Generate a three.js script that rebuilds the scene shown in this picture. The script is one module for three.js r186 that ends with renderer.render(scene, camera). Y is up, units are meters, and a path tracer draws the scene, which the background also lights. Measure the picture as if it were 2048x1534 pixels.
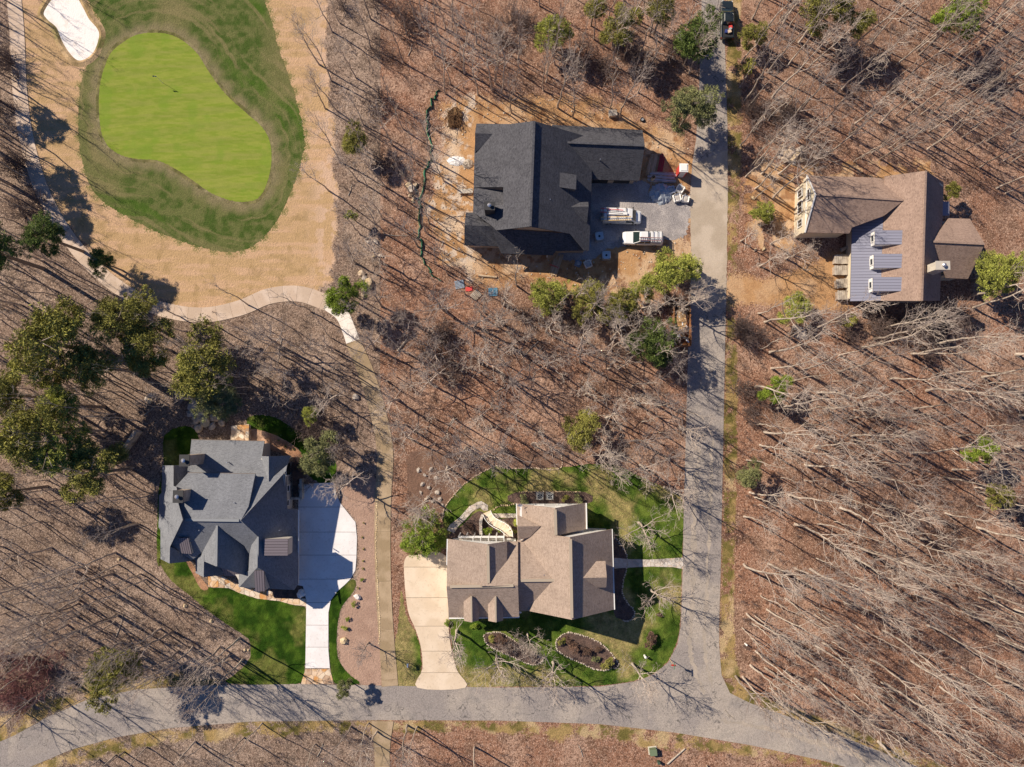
import * as THREE from 'three';

// ---------- camera, sky, sun, exposure ----------
const FOCAL = 1422.2, HIGH = 101.6, TILT = 3.34 * Math.PI / 180;
const scene = new THREE.Scene();
const camera = new THREE.PerspectiveCamera(2 * Math.atan(767 / FOCAL) * 180 / Math.PI, 2048 / 1534, 0.5, 4000);
camera.position.set(0, HIGH, 0);
camera.rotation.set(-Math.PI / 2 + TILT, 0, 0);
scene.add(camera);

const SUN_EL = 38.5 * Math.PI / 180, SUN_AZ = 31 * Math.PI / 180;   // shadows run to +x, +z
const sunDir = new THREE.Vector3(-Math.cos(SUN_AZ) * Math.cos(SUN_EL), Math.sin(SUN_EL), -Math.sin(SUN_AZ) * Math.cos(SUN_EL));
{ // clear winter sky: deep blue overhead, paler towards the horizon, a soft brightening round the sun
  const W = 256, H = 128, d = new Float32Array(W * H * 4);
  for (let y = 0, i = 0; y < H; y++) for (let x = 0; x < W; x++, i += 4) {
    const el = ((y + 0.5) / H - 0.5) * Math.PI, az = ((x + 0.5) / W - 0.5) * 2 * Math.PI, s = Math.sin(el), k = Math.pow(1 - Math.max(0, s), 3);
    const dot = Math.cos(el) * Math.cos(az) * sunDir.x + s * sunDir.y + Math.cos(el) * Math.sin(az) * sunDir.z, g = Math.exp((dot - 1) * 14) * 0.2;
    const c = s < 0 ? [0.10, 0.08, 0.065] : [0.018 + 0.07 * k + g, 0.066 + 0.085 * k + g * 0.95, 0.205 + 0.06 * k + g * 0.85];
    d[i] = c[0]; d[i + 1] = c[1]; d[i + 2] = c[2]; d[i + 3] = 1;
  }
  const t = new THREE.DataTexture(d, W, H, THREE.RGBAFormat, THREE.FloatType); t.mapping = THREE.EquirectangularReflectionMapping; t.magFilter = t.minFilter = THREE.LinearFilter; t.needsUpdate = true;
  scene.background = t; scene.environment = t;
}
const sun = new THREE.DirectionalLight(0xfff1dd, 5);
sun.name = 'sun';
sun.position.copy(sunDir).multiplyScalar(200); sun.target.position.set(0, 0, 0);
sun.castShadow = true;
sun.shadow.mapSize.set(4096, 4096);
Object.assign(sun.shadow.camera, { left: -110, right: 110, top: 110, bottom: -110, near: 1, far: 420 });
scene.add(sun, sun.target);

const renderer = new THREE.WebGLRenderer({ antialias: true });
renderer.toneMapping = THREE.LinearToneMapping;
renderer.toneMappingExposure = 1.24;
renderer.shadowMap.enabled = true;

// ---------- helpers ----------
const V = (x, y, z) => new THREE.Vector3(x, y, z);
function rng(seed) { let s = seed >>> 0; return () => { s = (s + 0x6D2B79F5) | 0; let t = Math.imul(s ^ (s >>> 15), 1 | s); t = (t + Math.imul(t ^ (t >>> 7), 61 | t)) ^ t; return ((t ^ (t >>> 14)) >>> 0) / 4294967296; }; }
const R = rng(7);
const rr = (a, b, r = R) => a + (b - a) * r();
const ST = Math.sin(TILT), CT = Math.cos(TILT);
// survey point: image position and height above ground -> metres
let TALL = 1; // storey scale of the house being set out
function at(px, py, h = 0) {
  h *= TALL;
  const a = (px - 1024) / FOCAL, b = (767 - py) / FOCAL, dy = ST * b - CT, dz = -CT * b - ST, t = (h - HIGH) / dy;
  return V(a * t, h, dz * t);
}
function atPlane(px, py, n, p0) {
  const a = (px - 1024) / FOCAL, b = (767 - py) / FOCAL, d = V(a, ST * b - CT, -CT * b - ST), o = V(0, HIGH, 0);
  const t = p0.clone().sub(o).dot(n) / d.dot(n);
  return o.addScaledVector(d, t);
}
function toSurvey(x, z) { // ground metres -> survey px
  const y = -HIGH, fw = -(y * CT) - z * ST, up = y * ST - z * CT;
  return [1024 + FOCAL * x / fw, 767 - FOCAL * up / fw];
}
const taken = {};
function numbered(n) { const k = taken[n] = (taken[n] ?? -1) + 1; return k ? `${n}_${String(k).padStart(3, '0')}` : n; }
function shade(o) { o.castShadow = o.receiveShadow = true; return o; }
function tag(o, label, category, group) { o.userData.label = label; o.userData.category = category; if (group) o.userData.group = group; return o; }
function thing(name, label, category, group, p, turn = 0) {
  const o = new THREE.Group(); o.name = numbered(name); if (p) o.position.copy(p); o.rotation.y = turn; scene.add(o);
  return tag(o, label, category, group);
}
function group(name, parent) { const o = new THREE.Group(); o.name = name; parent.add(o); return o; }
function part(name, geo, mat, parent) { const m = shade(new THREE.Mesh(geo, mat)); m.name = parent === scene ? numbered(name) : name; parent.add(m); return m; }
function struct(name, geo, mat) { const m = part(name, geo, mat, scene); m.userData.kind = 'structure'; return m; }
function copyOf(src, p, turn, s, label, category, grp) {
  const c = src.clone(); c.name = numbered(src.userData.kindName); c.position.copy(p); c.rotation.y = turn;
  if (Array.isArray(s)) c.scale.set(...s); else c.scale.setScalar(s);
  c.userData = {}; tag(c, label, category, grp); scene.add(c); return c;
}

// a plain mesh collector, flat shaded, uv in metres
class Geo {
  constructor() { this.p = []; this.t = []; }
  tri(a, b, c, ua, ub, uc) {
    this.p.push(a.x, a.y, a.z, b.x, b.y, b.z, c.x, c.y, c.z);
    if (!ua) {
      const n = V().crossVectors(b.clone().sub(a), c.clone().sub(a)), ax = Math.abs(n.x), ay = Math.abs(n.y), az = Math.abs(n.z);
      const f = ay >= ax && ay >= az ? (q) => [q.x, q.z] : ax > az ? (q) => [q.z, q.y] : (q) => [q.x, q.y];
      ua = f(a); ub = f(b); uc = f(c);
    }
    this.t.push(...ua, ...ub, ...uc); return this;
  }
  quad(a, b, c, d) { return this.tri(a, b, c).tri(a, c, d); }
  // box with centre c, size, turned about y
  box(c, sx, sy, sz, turn = 0, tiltZ = 0) {
    const q = [], e = new THREE.Euler(0, turn, tiltZ);
    for (const [x, y, z] of [[-1, -1, -1], [1, -1, -1], [1, -1, 1], [-1, -1, 1], [-1, 1, -1], [1, 1, -1], [1, 1, 1], [-1, 1, 1]])
      q.push(V(x * sx / 2, y * sy / 2, z * sz / 2).applyEuler(e).add(c));
    this.quad(q[3], q[2], q[1], q[0]).quad(q[4], q[7], q[6], q[5]).quad(q[0], q[1], q[5], q[4]).quad(q[1], q[2], q[6], q[5]).quad(q[2], q[3], q[7], q[6]).quad(q[3], q[0], q[4], q[7]);
    return this;
  }
  // bar between two points
  bar(a, b, w, h = w) {
    const d = b.clone().sub(a).normalize(), up = Math.abs(d.y) > 0.95 ? V(1, 0, 0) : V(0, 1, 0), s = V().crossVectors(d, up).normalize().multiplyScalar(w / 2), u = V().crossVectors(s, d).normalize().multiplyScalar(h / 2);
    const r = (p) => [p.clone().sub(s).sub(u), p.clone().add(s).sub(u), p.clone().add(s).add(u), p.clone().sub(s).add(u)];
    const A = r(a), B = r(b);
    for (let i = 0; i < 4; i++) this.quad(A[i], B[i], B[(i + 1) % 4], A[(i + 1) % 4]);
    this.quad(A[0], A[1], A[2], A[3]).quad(B[3], B[2], B[1], B[0]); return this;
  }
  rod(a, b, r0, r1 = r0, n = 8) {
    const d = b.clone().sub(a).normalize(), s = V().crossVectors(d, Math.abs(d.y) > 0.9 ? V(1, 0, 0) : V(0, 1, 0)).normalize(), u = V().crossVectors(d, s);
    const o = (i, r) => s.clone().multiplyScalar(Math.cos(i / n * 6.28319) * r).addScaledVector(u, Math.sin(i / n * 6.28319) * r);
    for (let i = 0; i < n; i++) {
      this.quad(a.clone().add(o(i, r0)), a.clone().add(o(i + 1, r0)), b.clone().add(o(i + 1, r1)), b.clone().add(o(i, r1)));
      this.tri(a, a.clone().add(o(i + 1, r0)), a.clone().add(o(i, r0))).tri(b, b.clone().add(o(i, r1)), b.clone().add(o(i + 1, r1)));
    }
    return this;
  }
  // prism: horizontal polygon (x,z points, any order) between two heights
  prism(poly, y0, y1) {
    if (THREE.ShapeUtils.area(poly.map((q) => new THREE.Vector2(q.x, q.z))) > 0) poly = poly.slice().reverse();
    const pts = poly.map((q) => new THREE.Vector2(q.x, q.z)), tr = THREE.ShapeUtils.triangulateShape(pts, []);
    const P = (i, y) => V(poly[i].x, y, poly[i].z);
    for (const [a, b, c] of tr) { this.tri(P(a, y1), P(b, y1), P(c, y1)); if (y0 > 0.05) this.tri(P(c, y0), P(b, y0), P(a, y0)); }
    const n = poly.length;
    for (let i = 0; i < n; i++) { const j = (i + 1) % n; this.quad(P(i, y0), P(j, y0), P(j, y1), P(i, y1)); }
    return this;
  }
  blob(c, rx, ry, rz, r, lump = 0.25, det = 1) {
    const g = new THREE.IcosahedronGeometry(1, det), q = g.attributes.position, mem = {};
    const f = (i) => { const k = [q.getX(i), q.getY(i), q.getZ(i)].map((v) => v.toFixed(3)).join(); mem[k] ??= 1 - lump / 2 + lump * r(); return V(c.x + q.getX(i) * rx * mem[k], c.y + q.getY(i) * ry * mem[k], c.z + q.getZ(i) * rz * mem[k]); };
    for (let i = 0; i < q.count; i += 3) this.tri(f(i), f(i + 1), f(i + 2));
    return this;
  }
  build() {
    const g = new THREE.BufferGeometry();
    g.setAttribute('position', new THREE.Float32BufferAttribute(this.p, 3)); g.setAttribute('uv', new THREE.Float32BufferAttribute(this.t, 2));
    g.computeVertexNormals(); return g;
  }
}
const inPoly = (x, y, P) => { let c = false; for (let i = 0, j = P.length - 1; i < P.length; j = i++) { const [xi, yi] = P[i], [xj, yj] = P[j]; if (yi > y !== yj > y && x < (xj - xi) * (y - yi) / (yj - yi) + xi) c = !c; } return c; };
// smooth closed outline through survey points
function smooth(P, n = 6) {
  const out = [], L = P.length, g = (i) => P[(i + L) % L];
  for (let i = 0; i < L; i++) for (let k = 0; k < n; k++) {
    const t = k / n, [a, b, c, d] = [g(i - 1), g(i), g(i + 1), g(i + 2)];
    out.push([0, 1].map((m) => 0.5 * (2 * b[m] + (c[m] - a[m]) * t + (2 * a[m] - 5 * b[m] + 4 * c[m] - d[m]) * t * t + (3 * b[m] - a[m] - 3 * c[m] + d[m]) * t * t * t)));
  }
  return out;
}
function ragged(P, amount, step, r) { // tufted edge
  const out = [];
  for (let i = 0; i < P.length; i++) { const a = P[i], b = P[(i + 1) % P.length], L = Math.hypot(b[0] - a[0], b[1] - a[1]), n = Math.max(1, Math.round(L / step)); for (let k = 0; k < n; k++) { const t = k / n; out.push([a[0] + (b[0] - a[0]) * t + rr(-amount, amount, r), a[1] + (b[1] - a[1]) * t + rr(-amount, amount, r)]); } }
  return out;
}
// flat sheet from survey outline
function sheet(P, y, holes = []) {
  const W = P.map(([x, z]) => at(x, z)), HW = holes.map((h) => h.map(([x, z]) => at(x, z)));
  const f = (w) => w.map((q) => new THREE.Vector2(q.x, q.z)), pts = f(W), hp = HW.map(f);
  if (THREE.ShapeUtils.isClockWise(pts)) { pts.reverse(); W.reverse(); }
  hp.forEach((h, i) => { if (!THREE.ShapeUtils.isClockWise(h)) { h.reverse(); HW[i].reverse(); } });
  const tr = THREE.ShapeUtils.triangulateShape(pts, hp), all = W.concat(...HW), g = new THREE.BufferGeometry();
  g.setAttribute('position', new THREE.Float32BufferAttribute(all.flatMap((q) => [q.x, y, q.z]), 3));
  g.setAttribute('uv', new THREE.Float32BufferAttribute(all.flatMap((q) => [q.x, q.z]), 2));
  g.setIndex(tr.flatMap(([a, b, c]) => [a, c, b])); g.computeVertexNormals(); return g;
}
// clip a polygon (x,z arrays) by half plane nx*x+nz*z <= d
function clip(P, nx, nz, d) {
  const out = [];
  for (let i = 0; i < P.length; i++) {
    const a = P[i], b = P[(i + 1) % P.length], fa = nx * a.x + nz * a.z - d, fb = nx * b.x + nz * b.z - d;
    if (fa <= 0) out.push(a);
    if (fa < 0 !== fb < 0 && fa !== fb) { const t = fa / (fa - fb); out.push(V(a.x + (b.x - a.x) * t, 0, a.z + (b.z - a.z) * t)); }
  }
  return out;
}
const areaOf = (P) => Math.abs(THREE.ShapeUtils.area(P.map((q) => new THREE.Vector2(q.x, q.z))));
// irregular flagstones filling a survey outline, each a mesh of its own
function flagstones(parent, P, cell, mats, y, seed, name = 'flagstone', gap = 0.05, tall = 0.05) {
  const r = rng(seed), W = P.map(([x, z]) => at(x, z)), seeds = [];
  const bx = W.map((q) => q.x), bz = W.map((q) => q.z), x0 = Math.min(...bx), x1 = Math.max(...bx), z0 = Math.min(...bz), z1 = Math.max(...bz);
  for (let x = x0 - cell; x < x1 + cell; x += cell) for (let z = z0 - cell; z < z1 + cell; z += cell) seeds.push([x + rr(0.05, 0.95, r) * cell, z + rr(0.05, 0.95, r) * cell]);
  for (const s of seeds) {
    let c = W;
    for (const o of seeds) { if (o === s) continue; const dx = o[0] - s[0], dz = o[1] - s[1], L = Math.hypot(dx, dz); if (L > cell * 3) continue; c = clip(c, dx / L, dz / L, (dx * (s[0] + o[0]) + dz * (s[1] + o[1])) / 2 / L - gap / 2); if (c.length < 3) break; }
    if (c.length < 3 || areaOf(c) < cell * cell * 0.12) continue;
    part(name, new Geo().prism(c, y, y + tall + rr(-0.012, 0.012, r)).build(), mats[Math.floor(r() * mats.length)], parent);
  }
}
// slabs: outline cut across by parallel joints (survey direction)
function slabs(parent, P, dir, steps, mats, y, tall = 0.07, gap = 0.03, name = 'slab') {
  const W = P.map(([x, z]) => at(x, z)), L = Math.hypot(...dir), nx = dir[0] / L, nz = dir[1] / L;
  steps.forEach((s, i) => {
    if (i + 1 >= steps.length) return;
    let c = clip(W, -nx, -nz, -(s + gap / 2)); c = clip(c, nx, nz, steps[i + 1] - gap / 2);
    if (c.length > 2 && areaOf(c) > 0.1) part(name, new Geo().prism(c, y, y + tall).build(), mats[i % mats.length], parent);
  });
}
// a centre line in survey px with widths (m) -> left/right edges in metres
function ribbon(line, widths, n = 8) {
  const c = new THREE.CatmullRomCurve3(line.map(([x, z]) => at(x, z))), N = line.length * n, L = [], Rr = [];
  for (let i = 0; i <= N; i++) {
    const t = i / N, p = c.getPoint(t), d = c.getTangent(t), k = t * (widths.length - 1), a = Math.floor(Math.min(k, widths.length - 2)), w = widths[a] + (widths[a + 1] - widths[a]) * (k - a);
    L.push(V(p.x + d.z * w / 2, 0, p.z - d.x * w / 2)); Rr.push(V(p.x - d.z * w / 2, 0, p.z + d.x * w / 2));
  }
  return [L, Rr];
}
function rodPath(g, pts, r, n = 6) { for (let i = 0; i + 1 < pts.length; i++) g.rod(pts[i], pts[i + 1], r, r, n); return g; }

// ---------- procedural textures ----------
const lattice = new Float32Array(65536); { const q = rng(99); for (let i = 0; i < 65536; i++) lattice[i] = q(); }
function noise(x, y, per = 256) { // value noise, repeats every per cells
  const xi = Math.floor(x), yi = Math.floor(y), fx = x - xi, fy = y - yi, u = fx * fx * (3 - 2 * fx), v = fy * fy * (3 - 2 * fy);
  const m = (k) => ((k % per) + per) % per, x0 = m(xi), x1 = m(xi + 1), y0 = m(yi) * 256, y1 = m(yi + 1) * 256;
  const a = lattice[y0 + x0], b = lattice[y0 + x1], c = lattice[y1 + x0], d = lattice[y1 + x1];
  return a + (b - a) * u + (c - a) * v + (a - b - c + d) * u * v;
}
const fbm = (x, y, o = 4, per = 256) => { let s = 0, k = 0.5, f = 1, tot = 0; for (let i = 0; i < o; i++) { s += k * noise(x * f + i * 17, y * f + i * 31, Math.min(256, per * f)); tot += k; k *= 0.5; f *= 2; } return s / tot; };
const enc = (c) => { c = c < 0 ? 0 : c > 1 ? 1 : c; return 255 * (c <= 0.0031308 ? 12.92 * c : 1.055 * Math.pow(c, 1 / 2.4) - 0.055); };
const ENC = new Uint8Array(4096); for (let i = 0; i < 4096; i++) ENC[i] = Math.round(enc(i / 4095));
const e8 = (c) => ENC[c <= 0 ? 0 : c >= 1 ? 4095 : (c * 4095) | 0];
function tex(w, h, fn, size, linear = false, off = [0, 0]) { // size in metres [x, y]
  const d = new Uint8Array(w * h * 4), c = [0, 0, 0];
  for (let y = 0, i = 0; y < h; y++) for (let x = 0; x < w; x++, i += 4) {
    fn(x, y, c);
    if (linear) { d[i] = d[i + 1] = d[i + 2] = Math.max(0, Math.min(255, c[0] * 255)); } else { d[i] = e8(c[0]); d[i + 1] = e8(c[1]); d[i + 2] = e8(c[2]); }
    d[i + 3] = 255;
  }
  const t = new THREE.DataTexture(d, w, h); t.magFilter = THREE.LinearFilter; t.minFilter = THREE.LinearMipmapLinearFilter; t.generateMipmaps = true;
  t.wrapS = t.wrapT = THREE.RepeatWrapping; t.repeat.set(1 / size[0], 1 / size[1]); t.offset.set(off[0], off[1]);
  if (!linear) t.colorSpace = THREE.SRGBColorSpace; t.needsUpdate = true; return t;
}
const mixc = (o, a, b, t) => { t = t < 0 ? 0 : t > 1 ? 1 : t; for (let i = 0; i < 3; i++) o[i] = a[i] + (b[i] - a[i]) * t; };
const toward = (o, b, t) => { t = t < 0 ? 0 : t > 1 ? 1 : t; for (let i = 0; i < 3; i++) o[i] += (b[i] - o[i]) * t; };
const sm = (x, a, b) => { x = (x - a) / (b - a); x = x < 0 ? 0 : x > 1 ? 1 : x; return x * x * (3 - 2 * x); };
// soft matt surfaces (soil, leaves, bark, shingle, masonry) carry little gloss
const base = (o) => o.roughness >= 0.85 ? new THREE.MeshPhysicalMaterial({ ...o, specularIntensity: 0.2 }) : new THREE.MeshStandardMaterial(o);
const M = (c, rough = 0.9, metal = 0) => { const m = base({ roughness: rough, metalness: metal }); m.color.setRGB(...c); return m; };
function MT(map, rough = 0.95, bump, bs, metal = 0) { const m = base({ map, roughness: rough, metalness: metal }); if (bump) { m.bumpMap = bump; m.bumpScale = bs; } return m; }
// ---------- outlines of the place (survey px) ----------
const GREEN = smooth([[307.6, 65.6], [273, 70], [246, 85], [222, 106], [208.5, 136.7], [200, 171], [198, 212], [202, 260], [215, 290.5], [239, 309], [273, 318], [314, 321], [348.6, 336.6], [383, 359], [417, 383], [451, 398], [485, 404], [516, 396.5], [533, 369], [543, 325], [540, 284], [523, 253], [492, 225.6], [451, 188], [420, 147], [396, 109], [369, 84], [342, 70]], 5);
const cen = (P) => { let x = 0, y = 0; for (const q of P) { x += q[0]; y += q[1]; } return [x / P.length, y / P.length]; };
const grow = (P, d) => { const k = THREE.ShapeUtils.area(P.map((q) => new THREE.Vector2(...q))) > 0 ? d : -d; return P.map((p, i) => { const a = P[(i + P.length - 1) % P.length], b = P[(i + 1) % P.length], tx = b[0] - a[0], ty = b[1] - a[1], L = Math.hypot(tx, ty) || 1; return [p[0] + ty / L * k, p[1] - tx / L * k]; }); };
const ROUGH = smooth([[532, -60], [530, 0], [543, 41], [557, 96], [578, 154], [595, 212], [608, 267], [605, 314], [581, 386], [547, 451], [506, 492], [458, 504], [393, 492], [325, 468], [273, 444], [212, 407], [181, 372.5], [161, 308], [157, 239], [161, 171], [178, 123], [205, 79], [202, 44], [183, 10], [170, -60]], 4);
const BUNKER = smooth([[118, -14], [89, 22], [94, 38], [113, 55], [123, 79], [137, 103], [154, 120], [171, 118], [188, 103], [198, 75], [195, 58], [178, 38], [167, 17], [150, -8]], 5);
const FAIRWAY = [[30, -80], [645, -80], [652, 100], [660, 200], [668, 300], [674, 400], [668, 480], [662, 560], [640, 580], [560, 585], [520, 590], [440, 615], [370, 618], [300, 598], [240, 562], [180, 505], [120, 425], [70, 335], [45, 230], [38, 130]];
const ROAD = [[1404, -60], [1402, 60], [1398, 180], [1392, 280], [1384, 330], [1380, 400], [1383, 520], [1382, 600], [1376, 700], [1372, 850], [1368, 1000], [1365, 1150], [1362, 1250], [1355, 1288], [1336, 1325], [1305, 1350], [1270, 1363], [1200, 1373], [1000, 1375], [760, 1371], [600, 1368], [400, 1371], [270, 1379], [170, 1401], [100, 1431], [30, 1470], [-60, 1510], [-60, 1600], [0, 1562], [60, 1534], [140, 1500], [230, 1475], [340, 1456], [500, 1443], [750, 1440], [1000, 1441], [1200, 1448], [1350, 1465], [1500, 1490], [1650, 1522], [1740, 1548], [1860, 1590], [1920, 1570], [1840, 1535], [1700, 1479], [1600, 1441], [1500, 1406], [1460, 1386], [1443, 1350], [1438, 1290], [1438, 1250], [1441, 1150], [1444, 1000], [1447, 850], [1450, 700], [1452, 600], [1453, 520], [1455, 400], [1455, 260], [1450, 100], [1447, -60]];
const PATH_LINE = [[22, -60], [34, 60], [40, 180], [52, 270], [80, 370], [130, 465], [205, 550], [300, 610], [400, 630], [480, 616], [540, 592], [600, 588], [655, 606]];
const PATH_NEW = [[655, 606], [683, 628], [698, 660], [706, 683]];
const PATH_OLD = [[706, 683], [730, 740], [755, 820], [770, 900], [766, 1000], [765, 1080], [768, 1200], [775, 1300], [780, 1372]];
const DRIVE_D = [[597, 968], [668, 965], [672, 985], [680, 1005], [698, 1028], [711, 1044], [714, 1075], [713, 1115], [711, 1140], [701, 1158], [690, 1169], [675, 1182], [662, 1200], [657, 1225], [657, 1300], [660, 1336], [611, 1336], [612, 1270], [613, 1200], [606, 1172], [596, 1170]];
const LAWN_D = smooth([[317, 1117], [338.7, 1157], [378.6, 1190], [421, 1225.5], [467.8, 1258], [496, 1277], [501, 1293], [499.5, 1317], [484, 1336], [468, 1350], [458, 1367], [598, 1367], [609, 1340], [612, 1268], [612, 1220], [604, 1213], [580.5, 1209], [559, 1202], [514.7, 1197], [479.5, 1185.6], [458, 1176], [417, 1174], [398, 1155], [381, 1127], [350, 1120]], 3);
const LAWN_D2 = smooth([[329, 870], [372, 852], [395, 868], [400, 900], [384, 930], [330, 950], [322, 1000], [322, 1120], [314, 1118], [316, 1000], [327, 930]], 3);
const LAWN_D3 = smooth([[497, 833], [545, 833], [592, 860], [640, 880], [670, 915], [669, 965], [640, 966], [608, 940], [602, 905], [578, 885], [545, 868], [500, 856]], 3);
const LAWN_D4 = smooth([[691, 1167], [707, 1158], [712, 1169], [705, 1186], [688, 1207], [679, 1226], [674, 1268], [674, 1303], [679, 1322], [689, 1338], [702, 1352], [720, 1367], [670, 1367], [661, 1338], [658, 1268], [658, 1207], [667, 1186]], 3);
const LAWN_C = smooth([[993, 932], [1018, 937], [1120, 935], [1180, 928], [1230, 930], [1290, 958], [1340, 980], [1366, 1000], [1364, 1120], [1362, 1200], [1359, 1255], [1352, 1288], [1334, 1324], [1304, 1348], [1269, 1361], [1200, 1371], [1100, 1373], [1000, 1373], [935, 1372], [915, 1340], [904, 1290], [899, 1240], [896, 1100], [884, 1036], [905, 993], [933, 965], [962, 946.6]], 3);
const DRIVE_C = smooth([[810, 1118], [831, 1109], [892, 1112], [897, 1218], [898, 1264], [904, 1303], [914, 1340], [931, 1375], [835, 1375], [845, 1337], [842, 1294], [831, 1258], [816, 1221], [809, 1158]], 4);
const GRASS_C2 = smooth([[790, 1371], [789, 1300], [797, 1240], [803, 1180], [812, 1230], [830, 1262], [841, 1300], [842, 1345], [833, 1372]], 3);
const CLAY_A = smooth([[872, 205], [905, 192], [1000, 198], [1120, 195], [1230, 222], [1330, 255], [1392, 320], [1383, 380], [1380, 480], [1383, 525], [1330, 562], [1250, 582], [1150, 578], [1040, 565], [960, 558], [900, 530], [862, 460], [858, 380], [882, 290]], 3);
const CLAY_B = smooth([[1453, 552], [1520, 558], [1580, 545], [1640, 515], [1700, 505], [1706, 612], [1640, 622], [1590, 612], [1520, 606], [1453, 604]], 3);
const CLAY_B2 = smooth([[1500, 330], [1620, 330], [1860, 318], [1860, 360], [1640, 420], [1600, 480], [1540, 500], [1490, 440]], 3);
const GRAVEL = smooth([[1148, 360], [1288, 362], [1302, 395], [1376, 405], [1372, 468], [1345, 478], [1300, 484], [1214, 500], [1180, 520], [1112, 514], [1150, 460]], 3);
const MULCH_C = smooth([[822, 905], [900, 900], [1000, 903], [1125, 905], [1125, 934], [1018, 936], [993, 932], [962, 946], [933, 965], [905, 993], [884, 1036], [850, 1050], [822, 1030], [812, 960]], 3);
const MULCH_D = smooth([[672, 968], [715, 955], [752, 960], [752, 1100], [757, 1260], [762, 1370], [722, 1368], [702, 1352], [689, 1338], [676, 1303], [676, 1268], [681, 1226], [690, 1207], [707, 1186], [714, 1168], [715, 1080], [712, 1042], [698, 1026], [680, 1003]], 3);
const VERGE = [[1453, -60], [1480, -60], [1484, 150], [1480, 330], [1474, 480], [1470, 620], [1474, 800], [1472, 1000], [1466, 1200], [1470, 1320], [1488, 1375], [1560, 1405], [1700, 1455], [1860, 1520], [1950, 1560], [1920, 1580], [1700, 1481], [1600, 1443], [1500, 1408], [1458, 1388], [1440, 1350], [1440, 1250], [1446, 1000], [1450, 800], [1454, 600]];
const VERGE_S = [[-60, 1570], [60, 1530], [230, 1472], [500, 1440], [1000, 1440], [1350, 1463], [1650, 1520], [1760, 1560], [1500, 1512], [1300, 1490], [1000, 1462], [700, 1462], [500, 1470], [300, 1490], [120, 1540], [0, 1590]];
const VERGE_N = [[170, 1402], [100, 1432], [0, 1488], [-60, 1512], [-60, 1460], [60, 1410], [160, 1375], [260, 1352], [400, 1352], [460, 1368], [400, 1372], [270, 1380]];

// ---------- ground ----------
const LIT_A = [0.315, 0.165, 0.105], LIT_B = [0.46, 0.30, 0.215], LIT_C = [0.10, 0.05, 0.033], TAN = [0.48, 0.32, 0.17], CLAY = [0.47, 0.275, 0.135], CLAY_PALE = [0.64, 0.485, 0.34], OLIVE = [0.155, 0.13, 0.04], MULCH = [0.24, 0.145, 0.10];
const speck = rng(1234);
const zone = (P) => { let x0 = 1e9, x1 = -1e9, y0 = 1e9, y1 = -1e9; for (const [x, y] of P) { x0 = Math.min(x0, x); x1 = Math.max(x1, x); y0 = Math.min(y0, y); y1 = Math.max(y1, y); } return (x, y) => x > x0 && x < x1 && y > y0 && y < y1 && inPoly(x, y, P); };
const zFair = zone(FAIRWAY), zClayA = zone(CLAY_A), zClayB = zone(CLAY_B), zClayB2 = zone(CLAY_B2), zMulchC = zone(MULCH_C), zMulchD = zone(MULCH_D), zVerge = zone(VERGE), zVergeS = zone(VERGE_S), zVergeN = zone(VERGE_N);
const FRINGE = grow(ROUGH, 14), zFringe = zone(FRINGE); const fringeDist = (x, y) => { let d = 1e9; for (let i = 0; i < ROUGH.length; i += 2) d = Math.min(d, Math.hypot(ROUGH[i][0] - x, ROUGH[i][1] - y)); return d; };
function litter(u, v, c, dry) { // u, v in metres: drifts of leaves, single leaves, dark gaps
  const n1 = fbm(u * 0.22, v * 0.22, 4), n2 = noise(u * 2.1 + 40, v * 2.1), n3 = noise(u * 5.3, v * 5.3 + 90), s = speck(), s2 = speck();
  const n0 = fbm(u * 0.07 + 12, v * 0.07 + 5, 3), n4 = fbm(u * 0.55 + 60, v * 0.55, 3);
  mixc(c, LIT_A, LIT_B, sm(n1, 0.38, 0.7) * 0.75 + (n2 - 0.5) * 0.5 + dry); toward(c, [0.21, 0.135, 0.095], sm(n0, 0.45, 0.7) * 0.55); toward(c, [0.15, 0.095, 0.065], sm(n4, 0.56, 0.74) * 0.55);
  toward(c, LIT_C, sm(n3, 0.56, 0.85) * 0.75);
  if (s < 0.26) toward(c, LIT_C, 0.35 + 0.6 * s2); else if (s > 0.84) toward(c, [0.60, 0.42, 0.32], 0.4 + 0.6 * s2);
  const k = 0.8 + 0.4 * s2; c[0] *= k; c[1] *= k; c[2] *= k;
}
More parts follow.
